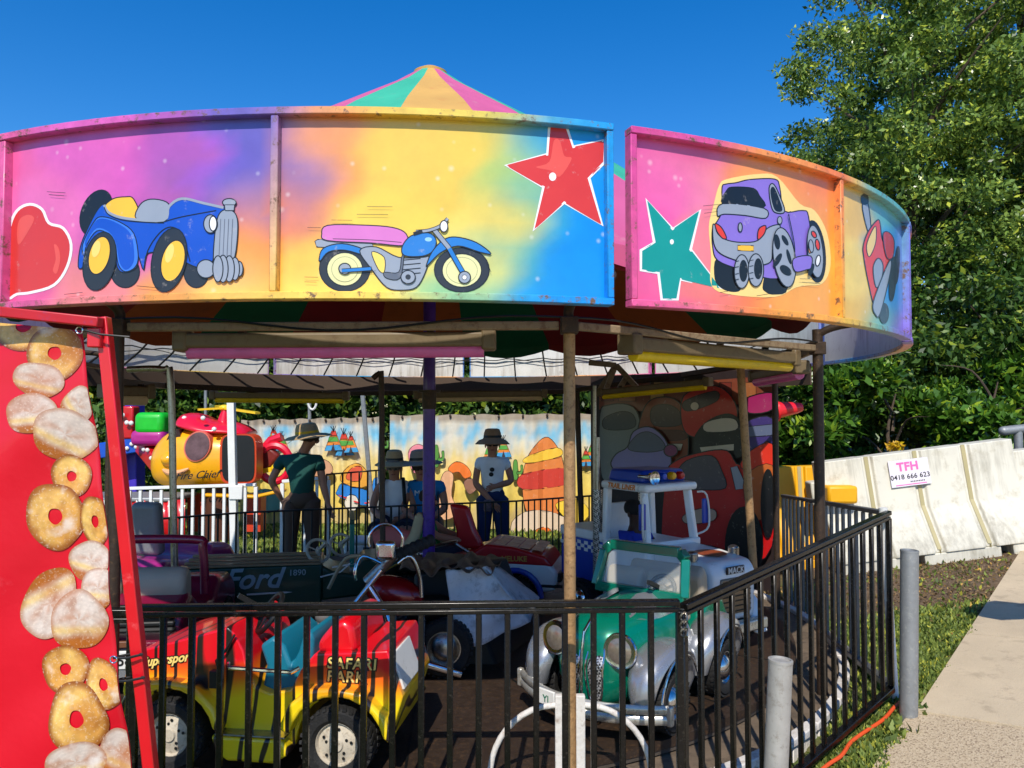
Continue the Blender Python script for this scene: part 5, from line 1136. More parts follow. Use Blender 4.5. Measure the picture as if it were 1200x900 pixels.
def figure(t, J, skin, shirt, trouser, shoe, hair=None, fingers=True, sleeve=.5, short=False):
    """J: joints dict. local metres. Keys: pel, chest, neck, head(centre), sh_l.., el, wr, hip, kn, an, face(dir)"""
    V = []; E = []
    def add(p, r, par=None):
        V.append((p[0], p[1], p[2], r)); i = len(V)-1
        if par is not None: E.append((par, i))
        return i
    J = {k: Vector(v) for k, v in J.items()}; F = J['face'].normalized(); sz = J.get('size', Vector((1, 0, 0))).x
    pel = add(J['pel'], .10*sz); wa = add(J['pel'].lerp(J['chest'], .5), .085*sz, pel); ch = add(J['chest'], .105*sz, wa); nb = add(J['neck'], .055*sz, ch)
    hd = J['head']; up = (hd-J['neck']).normalized()
    jaw = add(hd-up*.055*sz+F*.012*sz, .062*sz, nb); hm = add(hd+up*.01*sz, (.083*sz), jaw); ht = add(hd+up*.07*sz-F*.01*sz, .066*sz, hm)
    for s_ in 'lr':
        sh = add(J['sh_'+s_], .050*sz, ch); el = add(J['el_'+s_], .044*sz, sh); fa = add(J['el_'+s_].lerp(J['wr_'+s_], .3), .043*sz, el); wr = add(J['wr_'+s_], .028*sz, fa)
        d = (J['wr_'+s_]-J['el_'+s_]).normalized(); side = d.cross(F); side = side.normalized() if side.length > .1 else Vector((1, 0, 0)); pm = J['wr_'+s_]+d*.055*sz; pa = add(pm, .032*sz, wr)
        if fingers:
            for k in range(4):
                o_ = side*(k-1.5)*.019*sz; l = (.060, .072, .068, .052)[k]*sz; f1 = add(pm+d*.035*sz+o_, .010*sz, pa); f2 = add(pm+d*(.035*sz+l*.6)+o_+F*.012*sz, .009*sz, f1); add(pm+d*(.03*sz+l)+o_+F*.03*sz, .007*sz, f2)
            f1 = add(pm+side*.038*sz-d*.01*sz+F*.01*sz, .011*sz, pa); add(pm+side*.055*sz+d*.03*sz+F*.02*sz, .009*sz, f1)
        hp_ = add(J['hip_'+s_], .088*sz, pel); kn = add(J['kn_'+s_], .055*sz, hp_); ca_ = add(J['kn_'+s_].lerp(J['an_'+s_], .3), .056*sz, kn); an = add(J['an_'+s_], .036*sz, ca_)
    body = skin_mesh('body', V, E, skin, t)
    # head details
    b = MB(); X = up.cross(F).normalized(); fr_ = Matrix((X, F, up)).transposed()
    b.ell(hd+F*.094*sz-up*.012*sz, (.012*sz, .020*sz, .024*sz), fr_); b.build('nose', skin, t)
    for s_ in (-1, 1): b = MB(); b.ell(hd+X*s_*.082*sz-up*.01*sz, (.010*sz, .018*sz, .030*sz), fr_); b.build('ear', skin, t)
    b = MB()
    for s_ in (-1, 1): b.ell(hd+X*s_*.031*sz+F*.079*sz+up*.014*sz, (.013*sz, .007*sz, .008*sz), fr_, n=10, m=6)
    b.build('eyes', M_blackp, t); b = MB(); b.ell(hd+F*.076*sz-up*.052*sz, (.024*sz, .008*sz, .007*sz), fr_, n=10, m=6); b.build('mouth', pb('lips', (140, 70, 64), .5), t)
    if hair:
        b = MB(); b.ell(hd+up*.035*sz-F*.018*sz, (.096*sz, .10*sz, .090*sz), fr_, zmin=-.55); b.build('hair', hair, t)
    if shirt:
        V2 = []; E2 = []
        def ad2(p, r, par=None):
            V2.append((p[0], p[1], p[2], r)); i = len(V2)-1
            if par is not None: E2.append((par, i))
            return i
        hem = ad2(J['pel']+(J['pel']-J['chest']).normalized()*.05*sz, .150*sz); p_ = ad2(J['pel'].lerp(J['chest'], .4), .142*sz, hem); c_ = ad2(J['chest']+up*.02, .158*sz, p_); n_ = ad2(J['chest'].lerp(J['neck'], .85), .085*sz, c_)
        for s_ in 'lr':
            a_ = ad2(J['sh_'+s_], .076*sz, c_); ad2(J['sh_'+s_].lerp(J['el_'+s_], sleeve), .062*sz, a_)
        skin_mesh('shirt', V2, E2, shirt, t)
    if trouser:
        b = MB(); b.ell(J['pel']-Vector((0, 0, .01*sz)), (.150*sz, .125*sz, .135*sz))
        for s_ in 'lr':
            A_, K_, N_ = J['hip_'+s_], J['kn_'+s_], J['an_'+s_]
            if short: b.tube([J['pel'].lerp(A_, .8), A_, A_.lerp(K_, .5), A_.lerp(K_, .9)], [.09*sz, .105*sz, .092*sz, .086*sz], 16)
            else: b.tube([J['pel'].lerp(A_, .8), A_, A_.lerp(K_, .5), K_, K_.lerp(N_, .5), N_+Vector((0, 0, .02))], [.09*sz, .105*sz, .090*sz, .072*sz, .068*sz, .060*sz], 16)
        b.build('shorts' if short else 'trousers', trouser, t)
    if shoe:
        for s_ in 'lr':
            b = MB(); a_ = J['an_'+s_]; fd = Vector((F.x, F.y, 0)); fd = fd.normalized() if fd.length > .1 else Vector((0, 1, 0)); fd = J.get('foot', fd).normalized(); sd_ = fd.cross(Vector((0, 0, 1))); M3 = Matrix((fd, -sd_, Vector((0, 0, 1)))).transposed()
            b.ell(a_+fd*.06*sz-Vector((0, 0, .035*sz)), (.125*sz, .046*sz, .042*sz), M3); b.ell(a_-Vector((0, 0, .005)), (.05*sz, .042*sz, .05*sz), M3); b.build('shoe', shoe, t)
    return J
def hat(t, c, mat, r=.19, h=.11, up=(0, 0, 1), droop=.03, crown=.10, band=None):
    b = MB(); up = Vector(up).normalized(); n = 36
    b.lathe([(0, h), (crown*.55, h*1.02), (crown*.85, h*.93), (crown, h*.6), (crown*1.08, .01), (crown*1.15, 0), (r*.8, -droop*.3), (r, -droop), (r*1.0, -droop-.006), (r*.8, -droop*.3-.008), (crown*1.0, -.008)], c, up, n)
    o = b.build('hat', mat, t, world=False)
    if band: b = MB(); b.lathe([(crown*1.085, .012), (crown*1.06, .040), (crown*1.03, .040)], c, up, n); b.build('hat_band', band, o)
    return o
M_straw = pb('straw_hat', (176, 146, 104), .8, 0, .2, 40, bump=.6, bscale=120); M_hatg = pb('grey_brown_hat', (146, 128, 112), .8, 0, .15, 20)
# man in dark green
t = MAN = thing('person', 'man in a dark green tee and wide straw hat standing with his back turned', 'person', (at(352, 600, 9.1).x, 9.1, -.32), 0, 'people standing by the ride')
figure(t, dict(pel=(.02,0,.93),chest=(0,.0,1.30),neck=(.03,0,1.47),head=(.085,.03,1.585),sh_l=(-.19,0,1.38),el_l=(-.30,-.04,1.12),wr_l=(-.22,.06,.90),sh_r=(.19,0,1.38),el_r=(.24,-.02,1.08),wr_r=(.31,-.06,.84),hip_l=(-.09,0,.88),kn_l=(-.10,.0,.48),an_l=(-.10,-.02,.09),hip_r=(.11,0,.88),kn_r=(.12,.03,.48),an_r=(.13,0,.09),face=(.75,.65,-.1)), SK, pb('dark_green_tee', (14, 74, 68), .85), pb('brown_shorts', (84, 62, 50), .85), pb('dark_shoe', (30, 30, 30), .6), pb('brown_hair', (60, 42, 30), .8), sleeve=.55)
t.scale = (1.12, 1.12, 1.02)
hat(t, (.06, .02, 1.655), M_straw, .25, .13, (-.12, -.05, 1), .035, .115, pb('yellow_band', (220, 170, 30), .6))
# woman standing
t = thing('person', 'woman in a white tee and jeans with a brown sun hat and folded arms', 'person', (at(577, 600, 9.15).x, 9.15, -.31), PI, 'people standing by the ride')
figure(t, dict(pel=(0,0,.96),chest=(0,0,1.27),neck=(0,0,1.44),head=(0,.02,1.555),sh_l=(-.165,0,1.36),el_l=(-.23,.02,1.12),wr_l=(-.04,.20,1.08),sh_r=(.165,0,1.36),el_r=(.20,.06,1.10),wr_r=(-.0,.17,.90),hip_l=(-.09,0,.90),kn_l=(-.12,.02,.48),an_l=(-.13,0,.08),hip_r=(.09,0,.90),kn_r=(.10,.03,.48),an_r=(.12,0,.08),face=(0,1,-.12)), SK, pb('white_tee', (240, 238, 240), .85), pb('blue_jeans', (26, 46, 92), .85), pb('dark_shoe2', (40, 36, 34), .6), pb('dark_hair', (34, 24, 20), .8), sleeve=.5)
hat(t, (0, .0, 1.625), pb('brown_sun_hat', (150, 112, 78), .85, 0, .15, 30, bump=.4), .205, .12, (0, -.02, 1), .06, .10, M_blackp)
b = MB(); b.ell((.0, .155, 1.27), (.028, .008, .026)); b.ell((.01, .16, 1.215), (.028, .008, .026)); b.build('sunglasses', M_blackp, t)
b = MB(); b.box((.05, .22, .86), (.09, .04, .14)); b.build('held_bag', pb('patterned_bag', (120, 100, 110), .8, 0, .8, 30), t, bevel=.02)
# seated pair on a bench
t = thing('bench', 'low bench carrying the seated pair behind the barrier', 'bench', (at(480, 600, 9.2).x, 9.2, -.32))
b = MB(); b.box((0, 0, .43), (1.15, .34, .04)); b.build('seat_board', M_plank, t, bevel=.006)
for x in (-.5, .5):
    b = MB(); b.box((x, 0, .205), (.05, .30, .41)); b.build('leg', M_galv, t)
def sitter(lbl, X, shirt, skin, hatm, sz, hc, lean=0, grp='people seated on the bench', vest=False):
    t = thing('person', lbl, 'person', (X, 9.2, -.27), PI, grp); t.scale = (1.1, 1.1, 1.1)
    figure(t, dict(pel=(0,0,.55),chest=(lean*.4,.03,.86),neck=(lean*.8,.05,1.02),head=(lean,.09,1.13),sh_l=(-.17,.03,.95),el_l=(-.22,.10,.70),wr_l=(-.10,.28,.62),sh_r=(.17,.03,.95),el_r=(.23,.10,.70),wr_r=(.10,.28,.62),hip_l=(-.10,.06,.53),kn_l=(-.14,.46,.52),an_l=(-.15,.46,.10),hip_r=(.10,.06,.53),kn_r=(.14,.46,.52),an_r=(.15,.48,.10),face=(-lean*2,1,-.25)), skin, shirt, pb('navy_shorts', (26, 34, 54), .85), pb('pale_shoe', (160, 160, 158), .6), None if hc is None else hc, sleeve=.0 if vest else .5, short=True)
    return t
s1 = sitter('seated person in a white singlet with backpack straps and a straw hat', at(463, 600, 9.2).x, pb('white_singlet', (236, 234, 238), .85), SK, None, 1, pb('grey_hair', (110, 100, 90), .8), vest=True)
hat(s1, (0, .07, 1.20), M_straw, .21, .12, (0, .05, 1), .035, .09, M_blackp)
for sg in (-1, 1):
    b = MB(); b.tube([(sg*.10, .10, 1.02), (sg*.12, .185, .92), (sg*.13, .18, .76), (sg*.15, .10, .66)], .02, 6); b.build('backpack_strap', M_blackp, s1)
s2 = sitter('seated person in a bright blue tee and a wide grey brown hat', at(499, 600, 9.2).x, pb('bright_blue_tee', (20, 120, 180), .85), SK, None, 1, pb('dark_hair3', (50, 40, 34), .8), lean=.05)
hat(s2, (.045, .08, 1.205), M_hatg, .235, .12, (.05, .02, 1), .03, .115, M_blackp)
text('MOSS', 'shirt_print', M_white, s2, frame_matrix((0, .205, .87), (-1, 0, 0), (0, 0, 1)), .08, .002)
# children in the cars
wx, wy = t_sedan.location.x, t_sedan.location.y
t = thing('person', 'child in a green shirt lying back in the red and white car', 'person', at(505, 634, 6.3)-Vector((0, 0, .1)), 0, 'children riding in the cars')
figure(t, dict(pel=(0,0,.02),chest=(-.02,0,.22),neck=(-.02,0,.33),head=(-.02,-.0,.43),sh_l=(-.08,-.10,.28),el_l=(.06,-.14,.16),wr_l=(.25,-.08,.12),sh_r=(-.06,.10,.28),el_r=(.10,.12,.16),wr_r=(.26,.05,.12),hip_l=(.04,-.06,.0),kn_l=(.26,-.07,.02),an_l=(.42,-.07,-.08),hip_r=(.04,.06,.0),kn_r=(.26,.07,.02),an_r=(.42,.07,-.08),face=(1,-.4,-.1),size=(.72,0,0)), SK, pb('green_tee', (20, 130, 70), .85), pb('child_shorts', (40, 50, 70), .85), None, pb('dark_hair4', (30, 22, 18), .85), fingers=False)
t = thing('person', 'dark haired child in a blue shirt inside the white truck cab', 'person', (tr_truck.location.x-.12, tr_truck.location.y+.02, .56), tr_truck.rotation_euler.z, 'children riding in the cars')
figure(t, dict(pel=(0,0,.0),chest=(0,0,.19),neck=(0,0,.29),head=(0,0,.385),sh_l=(0,.10,.24),el_l=(.10,.13,.10),wr_l=(.24,.08,.12),sh_r=(0,-.10,.24),el_r=(.10,-.13,.10),wr_r=(.24,-.08,.12),hip_l=(.04,.05,-.02),kn_l=(.2,.06,-.02),an_l=(.24,.06,-.14),hip_r=(.04,-.05,-.02),kn_r=(.2,-.06,-.02),an_r=(.24,-.06,-.14),face=(1,0,-.1),size=(.72,0,0)), SKD, pb('royal_blue_tee', (26, 50, 160), .85), pb('child_shorts2', (40, 40, 50), .85), None, pb('black_hair', (18, 14, 14), .85), fingers=False)
t = thing('occupant', 'reclining doll in a pink top on the red and white car, one foot raised', 'occupant', at(468, 640, 5.75), 0)  # reclining figure of unclear identity, only a torso and a foot modelled
b = MB(); b.tube([at(440, 634, 5.75), at(460, 628, 5.75), at(480, 632, 5.75)], [.07, .085, .06], 12); b.build('torso', pb('pink_knit', (206, 110, 104), .8), t, world=True)
b = MB(); b.tube(smooth_pts([at(478, 640, 5.7), at(486, 628, 5.7), at(491, 612, 5.7), at(493, 605, 5.7)], 3, False), .042, 10); b.ell(at(492, 606, 5.7), (.03, .04, .035)); b.build('raised_foot', pb('beige_sock', (186, 166, 130), .7), t, world=True)
# ================================================================ CAR-THEMED BACKDROP BOARD (plain generic cars)
P1, P2 = Vector((.88, 8.4, 0)), Vector((2.33, 6.85, 0)); bd = (P2-P1).normalized(); bn = Vector((-bd.y, bd.x, 0)); bn = bn if bn.y < 0 else -bn
BZ0, BZ1 = -.12, 2.02
def bd_ray(px, py, l, off=.03):
    p = at(px, py, 1)-Vector((0, 0, EYE)); o = Vector((0, 0, EYE)); q = P1+bn*(off+.0012*l); s_ = (q-o).dot(bn)/p.dot(bn); return o+p*s_
t = thing('painted_backdrop', 'dark board painted with red, purple and brown cars behind the white truck', 'backdrop', P1)
b = MB(); c0, c1 = P1, P2; b.loft([[P+bn*.03+Vector((0, 0, BZ0)), P-bn*.02+Vector((0, 0, BZ0)), P-bn*.02+Vector((0, 0, BZ1)), P+bn*.03+Vector((0, 0, BZ1))] for P in (c0, c0.lerp(c1, .25), c0.lerp(c1, .5), c0.lerp(c1, .75), c1)])
b.build('board', pb('dark_board', (46, 34, 34), .55, 0, .3, 4, dirt=.2, dcol=(90, 60, 50)), t, world=True)
A = Art(bd_ray); c_ = lambda n, c: flat('bd_'+n, tuple(min(255, int(v*1.08)) for v in c), .4)
A.fill([(702,452),(760,448),(830,446),(905,440),(905,470),(820,478),(760,482),(702,480)], c_('sky', (120, 60, 40)), 0, sharp=True)
for x, w_ in ((712, 14), (735, 20), (770, 16), (850, 14), (876, 20)): A.fill([(x-w_/2, 448), (x+w_/2, 448), (x+w_/2, 470), (x-w_/2, 470)], c_('bld%d' % (x % 3), ((150, 90, 50), (110, 44, 36), (176, 140, 80))[x % 3]), .8, sharp=True)
A.fill([(703,485),(712,475),(735,474),(748,486),(752,520),(746,560),(712,566),(703,545)], c_('olive', (116, 124, 122))); A.fill([(708,490),(728,482),(742,486),(744,500),(726,504),(708,502)], c_('win', (60, 66, 74)), .8)
A.fill([(746,520),(752,485),(764,468),(786,466),(800,478),(806,505),(804,540),(780,552),(755,548)], c_('brown', (124, 58, 34))); A.fill([(764,478),(782,474),(796,482),(797,498),(766,498)], c_('winb', (70, 60, 60)), .8); A.fill([(760,505),(800,505),(802,515),(760,516)], c_('brown2', (80, 36, 24)), .6); A.fill([(780,520),(800,520),(798,528),(782,528)], c_('bone', (190, 180, 160)), .6, sharp=True)
A.fill([(798,475),(806,460),(838,452),(858,466),(864,490),(848,512),(812,512),(800,500)], c_('red1', (176, 24, 22))); A.fill([(802,470),(838,458),(840,470),(806,482)], c_('winc', (60, 50, 56)), .8); A.ell(814, 476, 5, 5, 0, c_('bone', (190, 180, 160)), .6)
A.fill([(822,500),(840,488),(858,486),(870,500),(872,530),(850,540),(820,536),(812,520)], c_('dk', (32, 32, 36))); A.fill([(826,496),(846,490),(862,492),(862,504),(828,506)], c_('bone', (160, 156, 146)), .6)
A.fill([(820,524),(860,520),(860,528),(822,530)], c_('bone', (190, 180, 160)), .6, sharp=True)
A.fill([(872,468),(905,460),(905,480),(878,484)], c_('mag', (150, 30, 90))); A.fill([(874,495),(905,490),(905,535),(880,540),(870,520)], c_('violet', (58, 44, 110))); A.fill([(876,500),(905,497),(905,510),(878,512)], c_('winv', (90, 100, 130)), .6, sharp=True)
A.fill([(716,545),(722,532),(735,524),(742,506),(760,500),(776,510),(784,526),(786,545),(770,552),(730,555)], c_('lilac', (128, 120, 168))); A.fill([(736,526),(746,510),(760,506),(774,514),(779,526),(758,530)], c_('winl', (84, 90, 110)), .8); A.ell(786, 528, 8, 7, 0, c_('plum', (120, 40, 90)))
A.fill([(776,640),(780,560),(792,540),(822,530),(852,528),(868,545),(905,520),(905,640),(860,665),(800,665)], c_('racered', (190, 22, 24)))
A.fill([(868,548),(880,528),(905,520),(905,560)], c_('racered2', (214, 48, 30)), 1); A.fill([(790,560),(804,540),(834,534),(846,552),(850,572),(820,574),(794,572)], c_('windr', (84, 76, 84)), 1); A.fill([(856,548),(864,546),(876,572),(862,574)], c_('winr2', (150, 156, 170)), .9, sharp=True)
A.fill([(800,605),(820,596),(838,598),(836,610),(806,614)], c_('lampr', (190, 160, 140)), .8); A.fill([(872,560),(905,545),(905,600),(880,606)], c_('flame', (190, 96, 40)), .6); text
A.ell(872, 640, 22, 46, 0, K); A.ell(900, 590, 8, 40, 0, K); A.fill([(780,640),(850,645),(850,690),(780,690)], c_('dark', (34, 22, 24)), 0)
art_part(A, 'painted_cars', t)
b = MB(); q = P2+Vector((.03, -.06, 0)); b.lathe([(.10, 0), (.10, .02), (.075, .025), (.055, .16), (.05, .2), (.035, .24), (.0, .24)], at(908, 481, 6.75), (1, 0, .12), 24)
tag(b.build('ornament_cone', pb('red_plastic', (224, 22, 34), .35, coat=.3)), 'small red cone lying sideways at the edge of the painted backdrop', 'cone')
# ================================================================ WATER BARRIERS
def barrier_mat(nm, c, dirt, dc): return pb(nm, c, .5, 0, .06, 3, dirt=dirt, dcol=dc, bump=.15, bscale=20)
def streaks(m, col=(120, 112, 92), k=.45):
    t = m.node_tree; N, L = t.nodes, t.links; p = N['Principled BSDF']; src = p.inputs['Base Color'].links[0].from_socket; tc = N.new('ShaderNodeTexCoord'); mp = N.new('ShaderNodeMapping'); mp.inputs['Scale'].default_value = (14, 14, 1.1); L.new(tc.outputs['Object'], mp.inputs[0])
    n = N.new('ShaderNodeTexNoise'); n.inputs['Scale'].default_value = 1.6; n.inputs['Detail'].default_value = 7; n.inputs['Roughness'].default_value = .7; L.new(mp.outputs[0], n.inputs['Vector']); n2 = N.new('ShaderNodeTexNoise'); n2.inputs['Scale'].default_value = 2.2; L.new(tc.outputs['Object'], n2.inputs['Vector'])
    mu = N.new('ShaderNodeMath'); mu.operation = 'MULTIPLY'; L.new(n.outputs['Fac'], mu.inputs[0]); L.new(n2.outputs['Fac'], mu.inputs[1])
    r = N.new('ShaderNodeMapRange'); r.inputs[1].default_value = .24; r.inputs[2].default_value = .40; r.inputs[4].default_value = k; L.new(mu.outputs[0], r.inputs[0])
    mm = N.new('ShaderNodeMix'); mm.data_type = 'RGBA'; L.new(r.outputs[0], mm.inputs['Factor']); L.new(src, mm.inputs['A']); mm.inputs['B'].default_value = (*srgb(col), 1); L.new(mm.outputs['Result'], p.inputs['Base Color']); return m
streaks(M_back, (150, 140, 124), .6)
M_bw = streaks(barrier_mat('weathered_white_plastic', (216, 211, 194), .38, (176, 166, 140))); M_by = barrier_mat('yellow_plastic', (238, 172, 8), .08, (200, 150, 20)); M_groove = pb('stained_plastic', (178, 166, 122), .6, 0, .1, 4)
def barrier(lbl, p, tilt, az, L, mat, H=1.0, grooves=2, tabs=(True, True)):
    t = thing('water_barrier', lbl, 'road barrier', p, az, 'plastic water filled barriers'); R = Matrix.Rotation(-tilt, 4, 'Y')
    t.rotation_euler = (0, -tilt, az); WM[t.name] = Matrix.Translation(Vector(p)) @ Matrix.Rotation(az, 4, 'Z') @ R
    D = .05; pr = [(-.09, H), (-.115, .50*H), (-.135, .46*H), (-.30, .13*H), (-.30, .10*H)]
    def sec(x, k=0.0): 
        f = [(y+(k if i < 3 else k), z) for i, (y, z) in enumerate(pr)]; bk = [(-y, z) for y, z in f[::-1]]; return [Vector((x, y, z)) for y, z in f+bk]
    xs = [0, .012]; gx = [L*(i+1)/(grooves+1) for i in range(grooves)]
    secs = [sec(0, .012), sec(.012)]
    for gxx in gx: secs += [sec(gxx-.055), sec(gxx-.035, .028), sec(gxx+.035, .028), sec(gxx+.055)]
    secs += [sec(L-.012), sec(L, .012)]
    b = MB(); b.loft(secs); b.build('shell', mat, t, bevel=.012, seg=2)
    b = MB(); edges = [0.02, L*.30, L*.42, L*.80, L*.86, L-.02]
    for i in (0, 2, 4): b.box(((edges[i]+edges[i+1])/2, 0, .05*H), (edges[i+1]-edges[i], .57, .10*H))
    b.build('foot', mat, t, bevel=.008)
    for gxx in gx:
        b = MB(); pts = [(gxx, y+.022, z) for y, z in pr]; 
        for i in range(4): b.bar(pts[i], pts[i+1], .035, .004)
        b.build('groove_stain', M_groove, t)
    if tabs[0]: b = MB(); b.box((-.04, 0, .72*H), (.10, .16, .22*H)); b.build('end_lug', mat, t, bevel=.015)
    if tabs[1]: b = MB(); b.box((L+.04, 0, .38*H), (.10, .22, .20*H)); b.build('end_lug', mat, t, bevel=.015)
    return t
tb = at(972, 668, 7.15)
bw = barrier('long weathered white plastic barrier with a hire sign on it', (tb.x, 7.15, tb.z), R_(7.2), R_(-1), 1.78, M_bw, 1.0, 3)
tb2 = at(1192, 648, 7.10); barrier('white plastic barrier at the right edge of the photo', (tb2.x+.03, 7.12, tb2.z-.02), R_(6), R_(-3), 1.9, M_bw, .96, 2)
ty = at(915, 662, 7.5); YBAR = barrier('yellow plastic barrier behind the end of the crowd barrier', (ty.x-.35, 7.62, .13), R_(1.5), R_(-4), 1.15, M_by, .96, 3)
b = MB(); lp = at(984, 579, 7.0); b.box(lp, (.27, .16, .16)); b.build('end_lug', M_by, YBAR, world=True, bevel=.025)
# sign on the barrier
Wb = WM[bw.name]; sm = Wb @ Matrix.Translation((.80, -.115, .815)) @ Matrix.Rotation(R_(90-2.5), 4, 'X')
sg_ = thing('hire_sign', 'small white sign with pink letters and a phone number on the white barrier', 'sign', sm.translation)
b = MB(); b.box((0, 0, 0), (.36, .24, .008)); b.v = [sm @ v for v in b.v]; b.build('sign_board', pb('sign_white', (232, 226, 234), .4), sg_, world=True)
M_pk = pb('pink_lettering', (238, 110, 180), .5)
for tx, x, y, sz, m_, bo in (('TFH', -.01, .055, .105, M_pk, .004), ('0418 666 623', 0, -.035, .062, M_blackp, .0006), ('BARRIER HIRE', .06, -.085, .022, M_blackp, 0)):
    if tx == 'BARRIER HIRE': 
        b = MB()
        for i in range(9): b.box((.0+i*.015, -.082, .0055), (.009, .010, .001))
        b.v = [sm @ v for v in b.v]; b.build('small_print', m_, sg_, world=True); continue
    text(tx, 'lettering', m_, sg_, sm @ Matrix.Translation((x, y, .0055)), sz, .0008, 0, bo, world=True, spacing=1.05)
b = MB(); b.box((0, -.105, .0052), (.28, .008, .001)); b.v = [sm @ v for v in b.v]; b.build('pink_rule', M_pk, sg_, world=True)
t = thing('handrail', 'grey galvanised handrail end above the right end of the white barrier', 'handrail', at(1193, 560, 7.6))
b = MB(); b.cyl(at(1176, 505, 7.6), at(1290, 492, 7.6), .045, 16); b.ell(at(1176, 505, 7.6), (.045, .045, .045)); b.build('rail', M_galv, t, world=True)
b = MB(); b.cyl(at(1193, 505, 7.6), at(1197, 640, 7.6), .04, 14); b.build('stanchion', M_galv, t, world=True)
# made-up shape outside the frame, added to cast the shadow on the path
t = thing('shadow_caster', 'unseen flat shape added beside the path to cast a shadow on it', 'sign', (4.0, 4.05, .30))
b = MB(); b.cyl((0, 0, 0), (0, 0, 1.25), .02, 8); b.build('stake', M_galv, t); b = MB(); b.prism([(-.95, 1.2), (-1.0, 1.36), (-.9, 1.5), (-.7, 1.54), (-.58, 1.42), (.4, 1.36), (.5, 1.2), (.0, 1.12), (-.6, 1.16), (-.75, 1.08), (-.88, 1.1)], -.01, .01); b.build('caster_shape', M_white, t)

# ================================================================ DESERT BANNER FAR BEHIND
def banner(lbl, x0, x1, y0, y1, Y, seed, anch, art):
    t = thing('painted_banner', lbl, 'banner', (at(x0, 600, Y).x, Y, -.3), 0, 'desert scene canvas banners'); X0, X1 = at(x0, 500, Y).x, at(x1, 500, Y).x; Z1a, Z1b = at(x0, y0, Y).z, at(x1, y1, Y).z; Z0 = -.28
    nx, nz = 120, 24; vs = []
    def S_(u, v_, l=0): 
        x = X0+(X1-X0)*u; zt = Z1a+(Z1b-Z1a)*u-.02*math.sin(u*PI*7)**2*(1 if v_ > .9 else 0); return Vector((x, Y+.035*math.sin(u*47+seed)*(.5+.5*math.sin(u*13))+.02*math.sin(u*90+v_*3)-.004*l, Z0+(zt-Z0)*v_))
    for j in range(nz+1):
        for i in range(nx+1): vs.append(S_(i/nx, j/nz))
    b = MB(); b.add(vs, [(j*(nx+1)+i, j*(nx+1)+i+1, (j+1)*(nx+1)+i+1, (j+1)*(nx+1)+i) for j in range(nz) for i in range(nx)])
    m = M_canvas; o = b.build('canvas', m, t, world=True, fixn=False); fr_ = rbf(anch, 6)
    def cf(p):
        x, y = px_of(p); 
        if p.z > Z1a-.09: return srgb((176, 160, 138))
        return fr_(x+5*math.sin(y*.3+x*.2), y+5*math.sin(x*.25)+3*math.sin(x*.7))
    set_color(o, cf)
    def sur(px, py, l):
        u = ((px-600)/900*Y/1.0-X0)/(X1-X0); p = at(px, py, Y); u = (p.x-X0)/(X1-X0); v_ = (p.z-Z0)/((Z1a+(Z1b-Z1a)*u)-Z0); q = S_(u, v_, 1+l*.5); return q
    A = Art(sur); art(A); art_part(A, 'painted_scenery', t)
    for k in range(0, 9):
        b = MB(); u = (k+.5)/9; b.ell(S_(u, .985)-Vector((0, .03, 0)), (.02, .01, .03)); b.build('eyelet', M_rustd, t, world=True)
    return t
M_canvas = attr_paint('painted_canvas', rough=.8, grime=.14, coat=0, vs=2.5, trans=.08, bump=.6, bs=3)
def anchors(x0, x1):
    a = []; r = random.Random(int(x0))
    for x in range(int(x0)-5, int(x1)+10, 12):
        k_ = r.random() < .5; a += [(x, 494, (226, 214, 188)), (x, 504, (226, 216, 196) if k_ else (120, 196, 226)), (x, 513, (228, 218, 196) if k_ else (110, 192, 224)), (x, 524, (232, 218, 180)), (x, 545, (236, 212, 136)), (x, 562, (240, 214, 110)), (x, 585, (236, 206, 100)), (x, 605, (214, 188, 120)), (x, 630, (206, 180, 116))]
    return a
sc_c = lambda n, c: flat('cv_'+n, c, .8)
def tepee(A, x, y, s_, c1=(210, 60, 40), c2=(90, 170, 70), c3=(70, 160, 210)):
    A.fill([(x-11*s_, y), (x-2*s_, y-26*s_), (x+2*s_, y-26*s_), (x+12*s_, y-1*s_)], sc_c('o', (240, 140, 50)), .5, sharp=True)
    A.fill([(x-11*s_, y), (x-8.5*s_, y-7*s_), (x+9*s_, y-8*s_), (x+12*s_, y-1*s_)], sc_c('b', c3), .3, sharp=True)
    A.fill([(x-7*s_, y-12*s_), (x-5*s_, y-18*s_), (x+4.5*s_, y-18*s_), (x+7*s_, y-12*s_)], sc_c('g', c2), .3, sharp=True); A.fill([(x-4*s_, y-20*s_), (x-2*s_, y-26*s_), (x+2*s_, y-26*s_), (x+4*s_, y-20*s_)], sc_c('r', c1), .3, sharp=True)
    A.fill([(x-2.5*s_, y), (x, y-10*s_), (x+3*s_, y)], sc_c('d', (60, 50, 60)), .3, sharp=True)
    for d in (-3, 0, 3): A.line([(x, y-25*s_), (x+d*s_, y-33*s_)], .8)
def cactus(A, x, y, s_):
    G_ = sc_c('cactus', (90, 150, 60)); A.fill([(x-2.5*s_, y), (x-2.5*s_, y-18*s_), (x, y-22*s_), (x+2.5*s_, y-18*s_), (x+2.5*s_, y)], G_, .5); A.fill([(x+2*s_, y-8*s_), (x+6*s_, y-9*s_), (x+6*s_, y-15*s_), (x+8.5*s_, y-15*s_), (x+8*s_, y-6*s_), (x+2*s_, y-5*s_)], G_, .5)
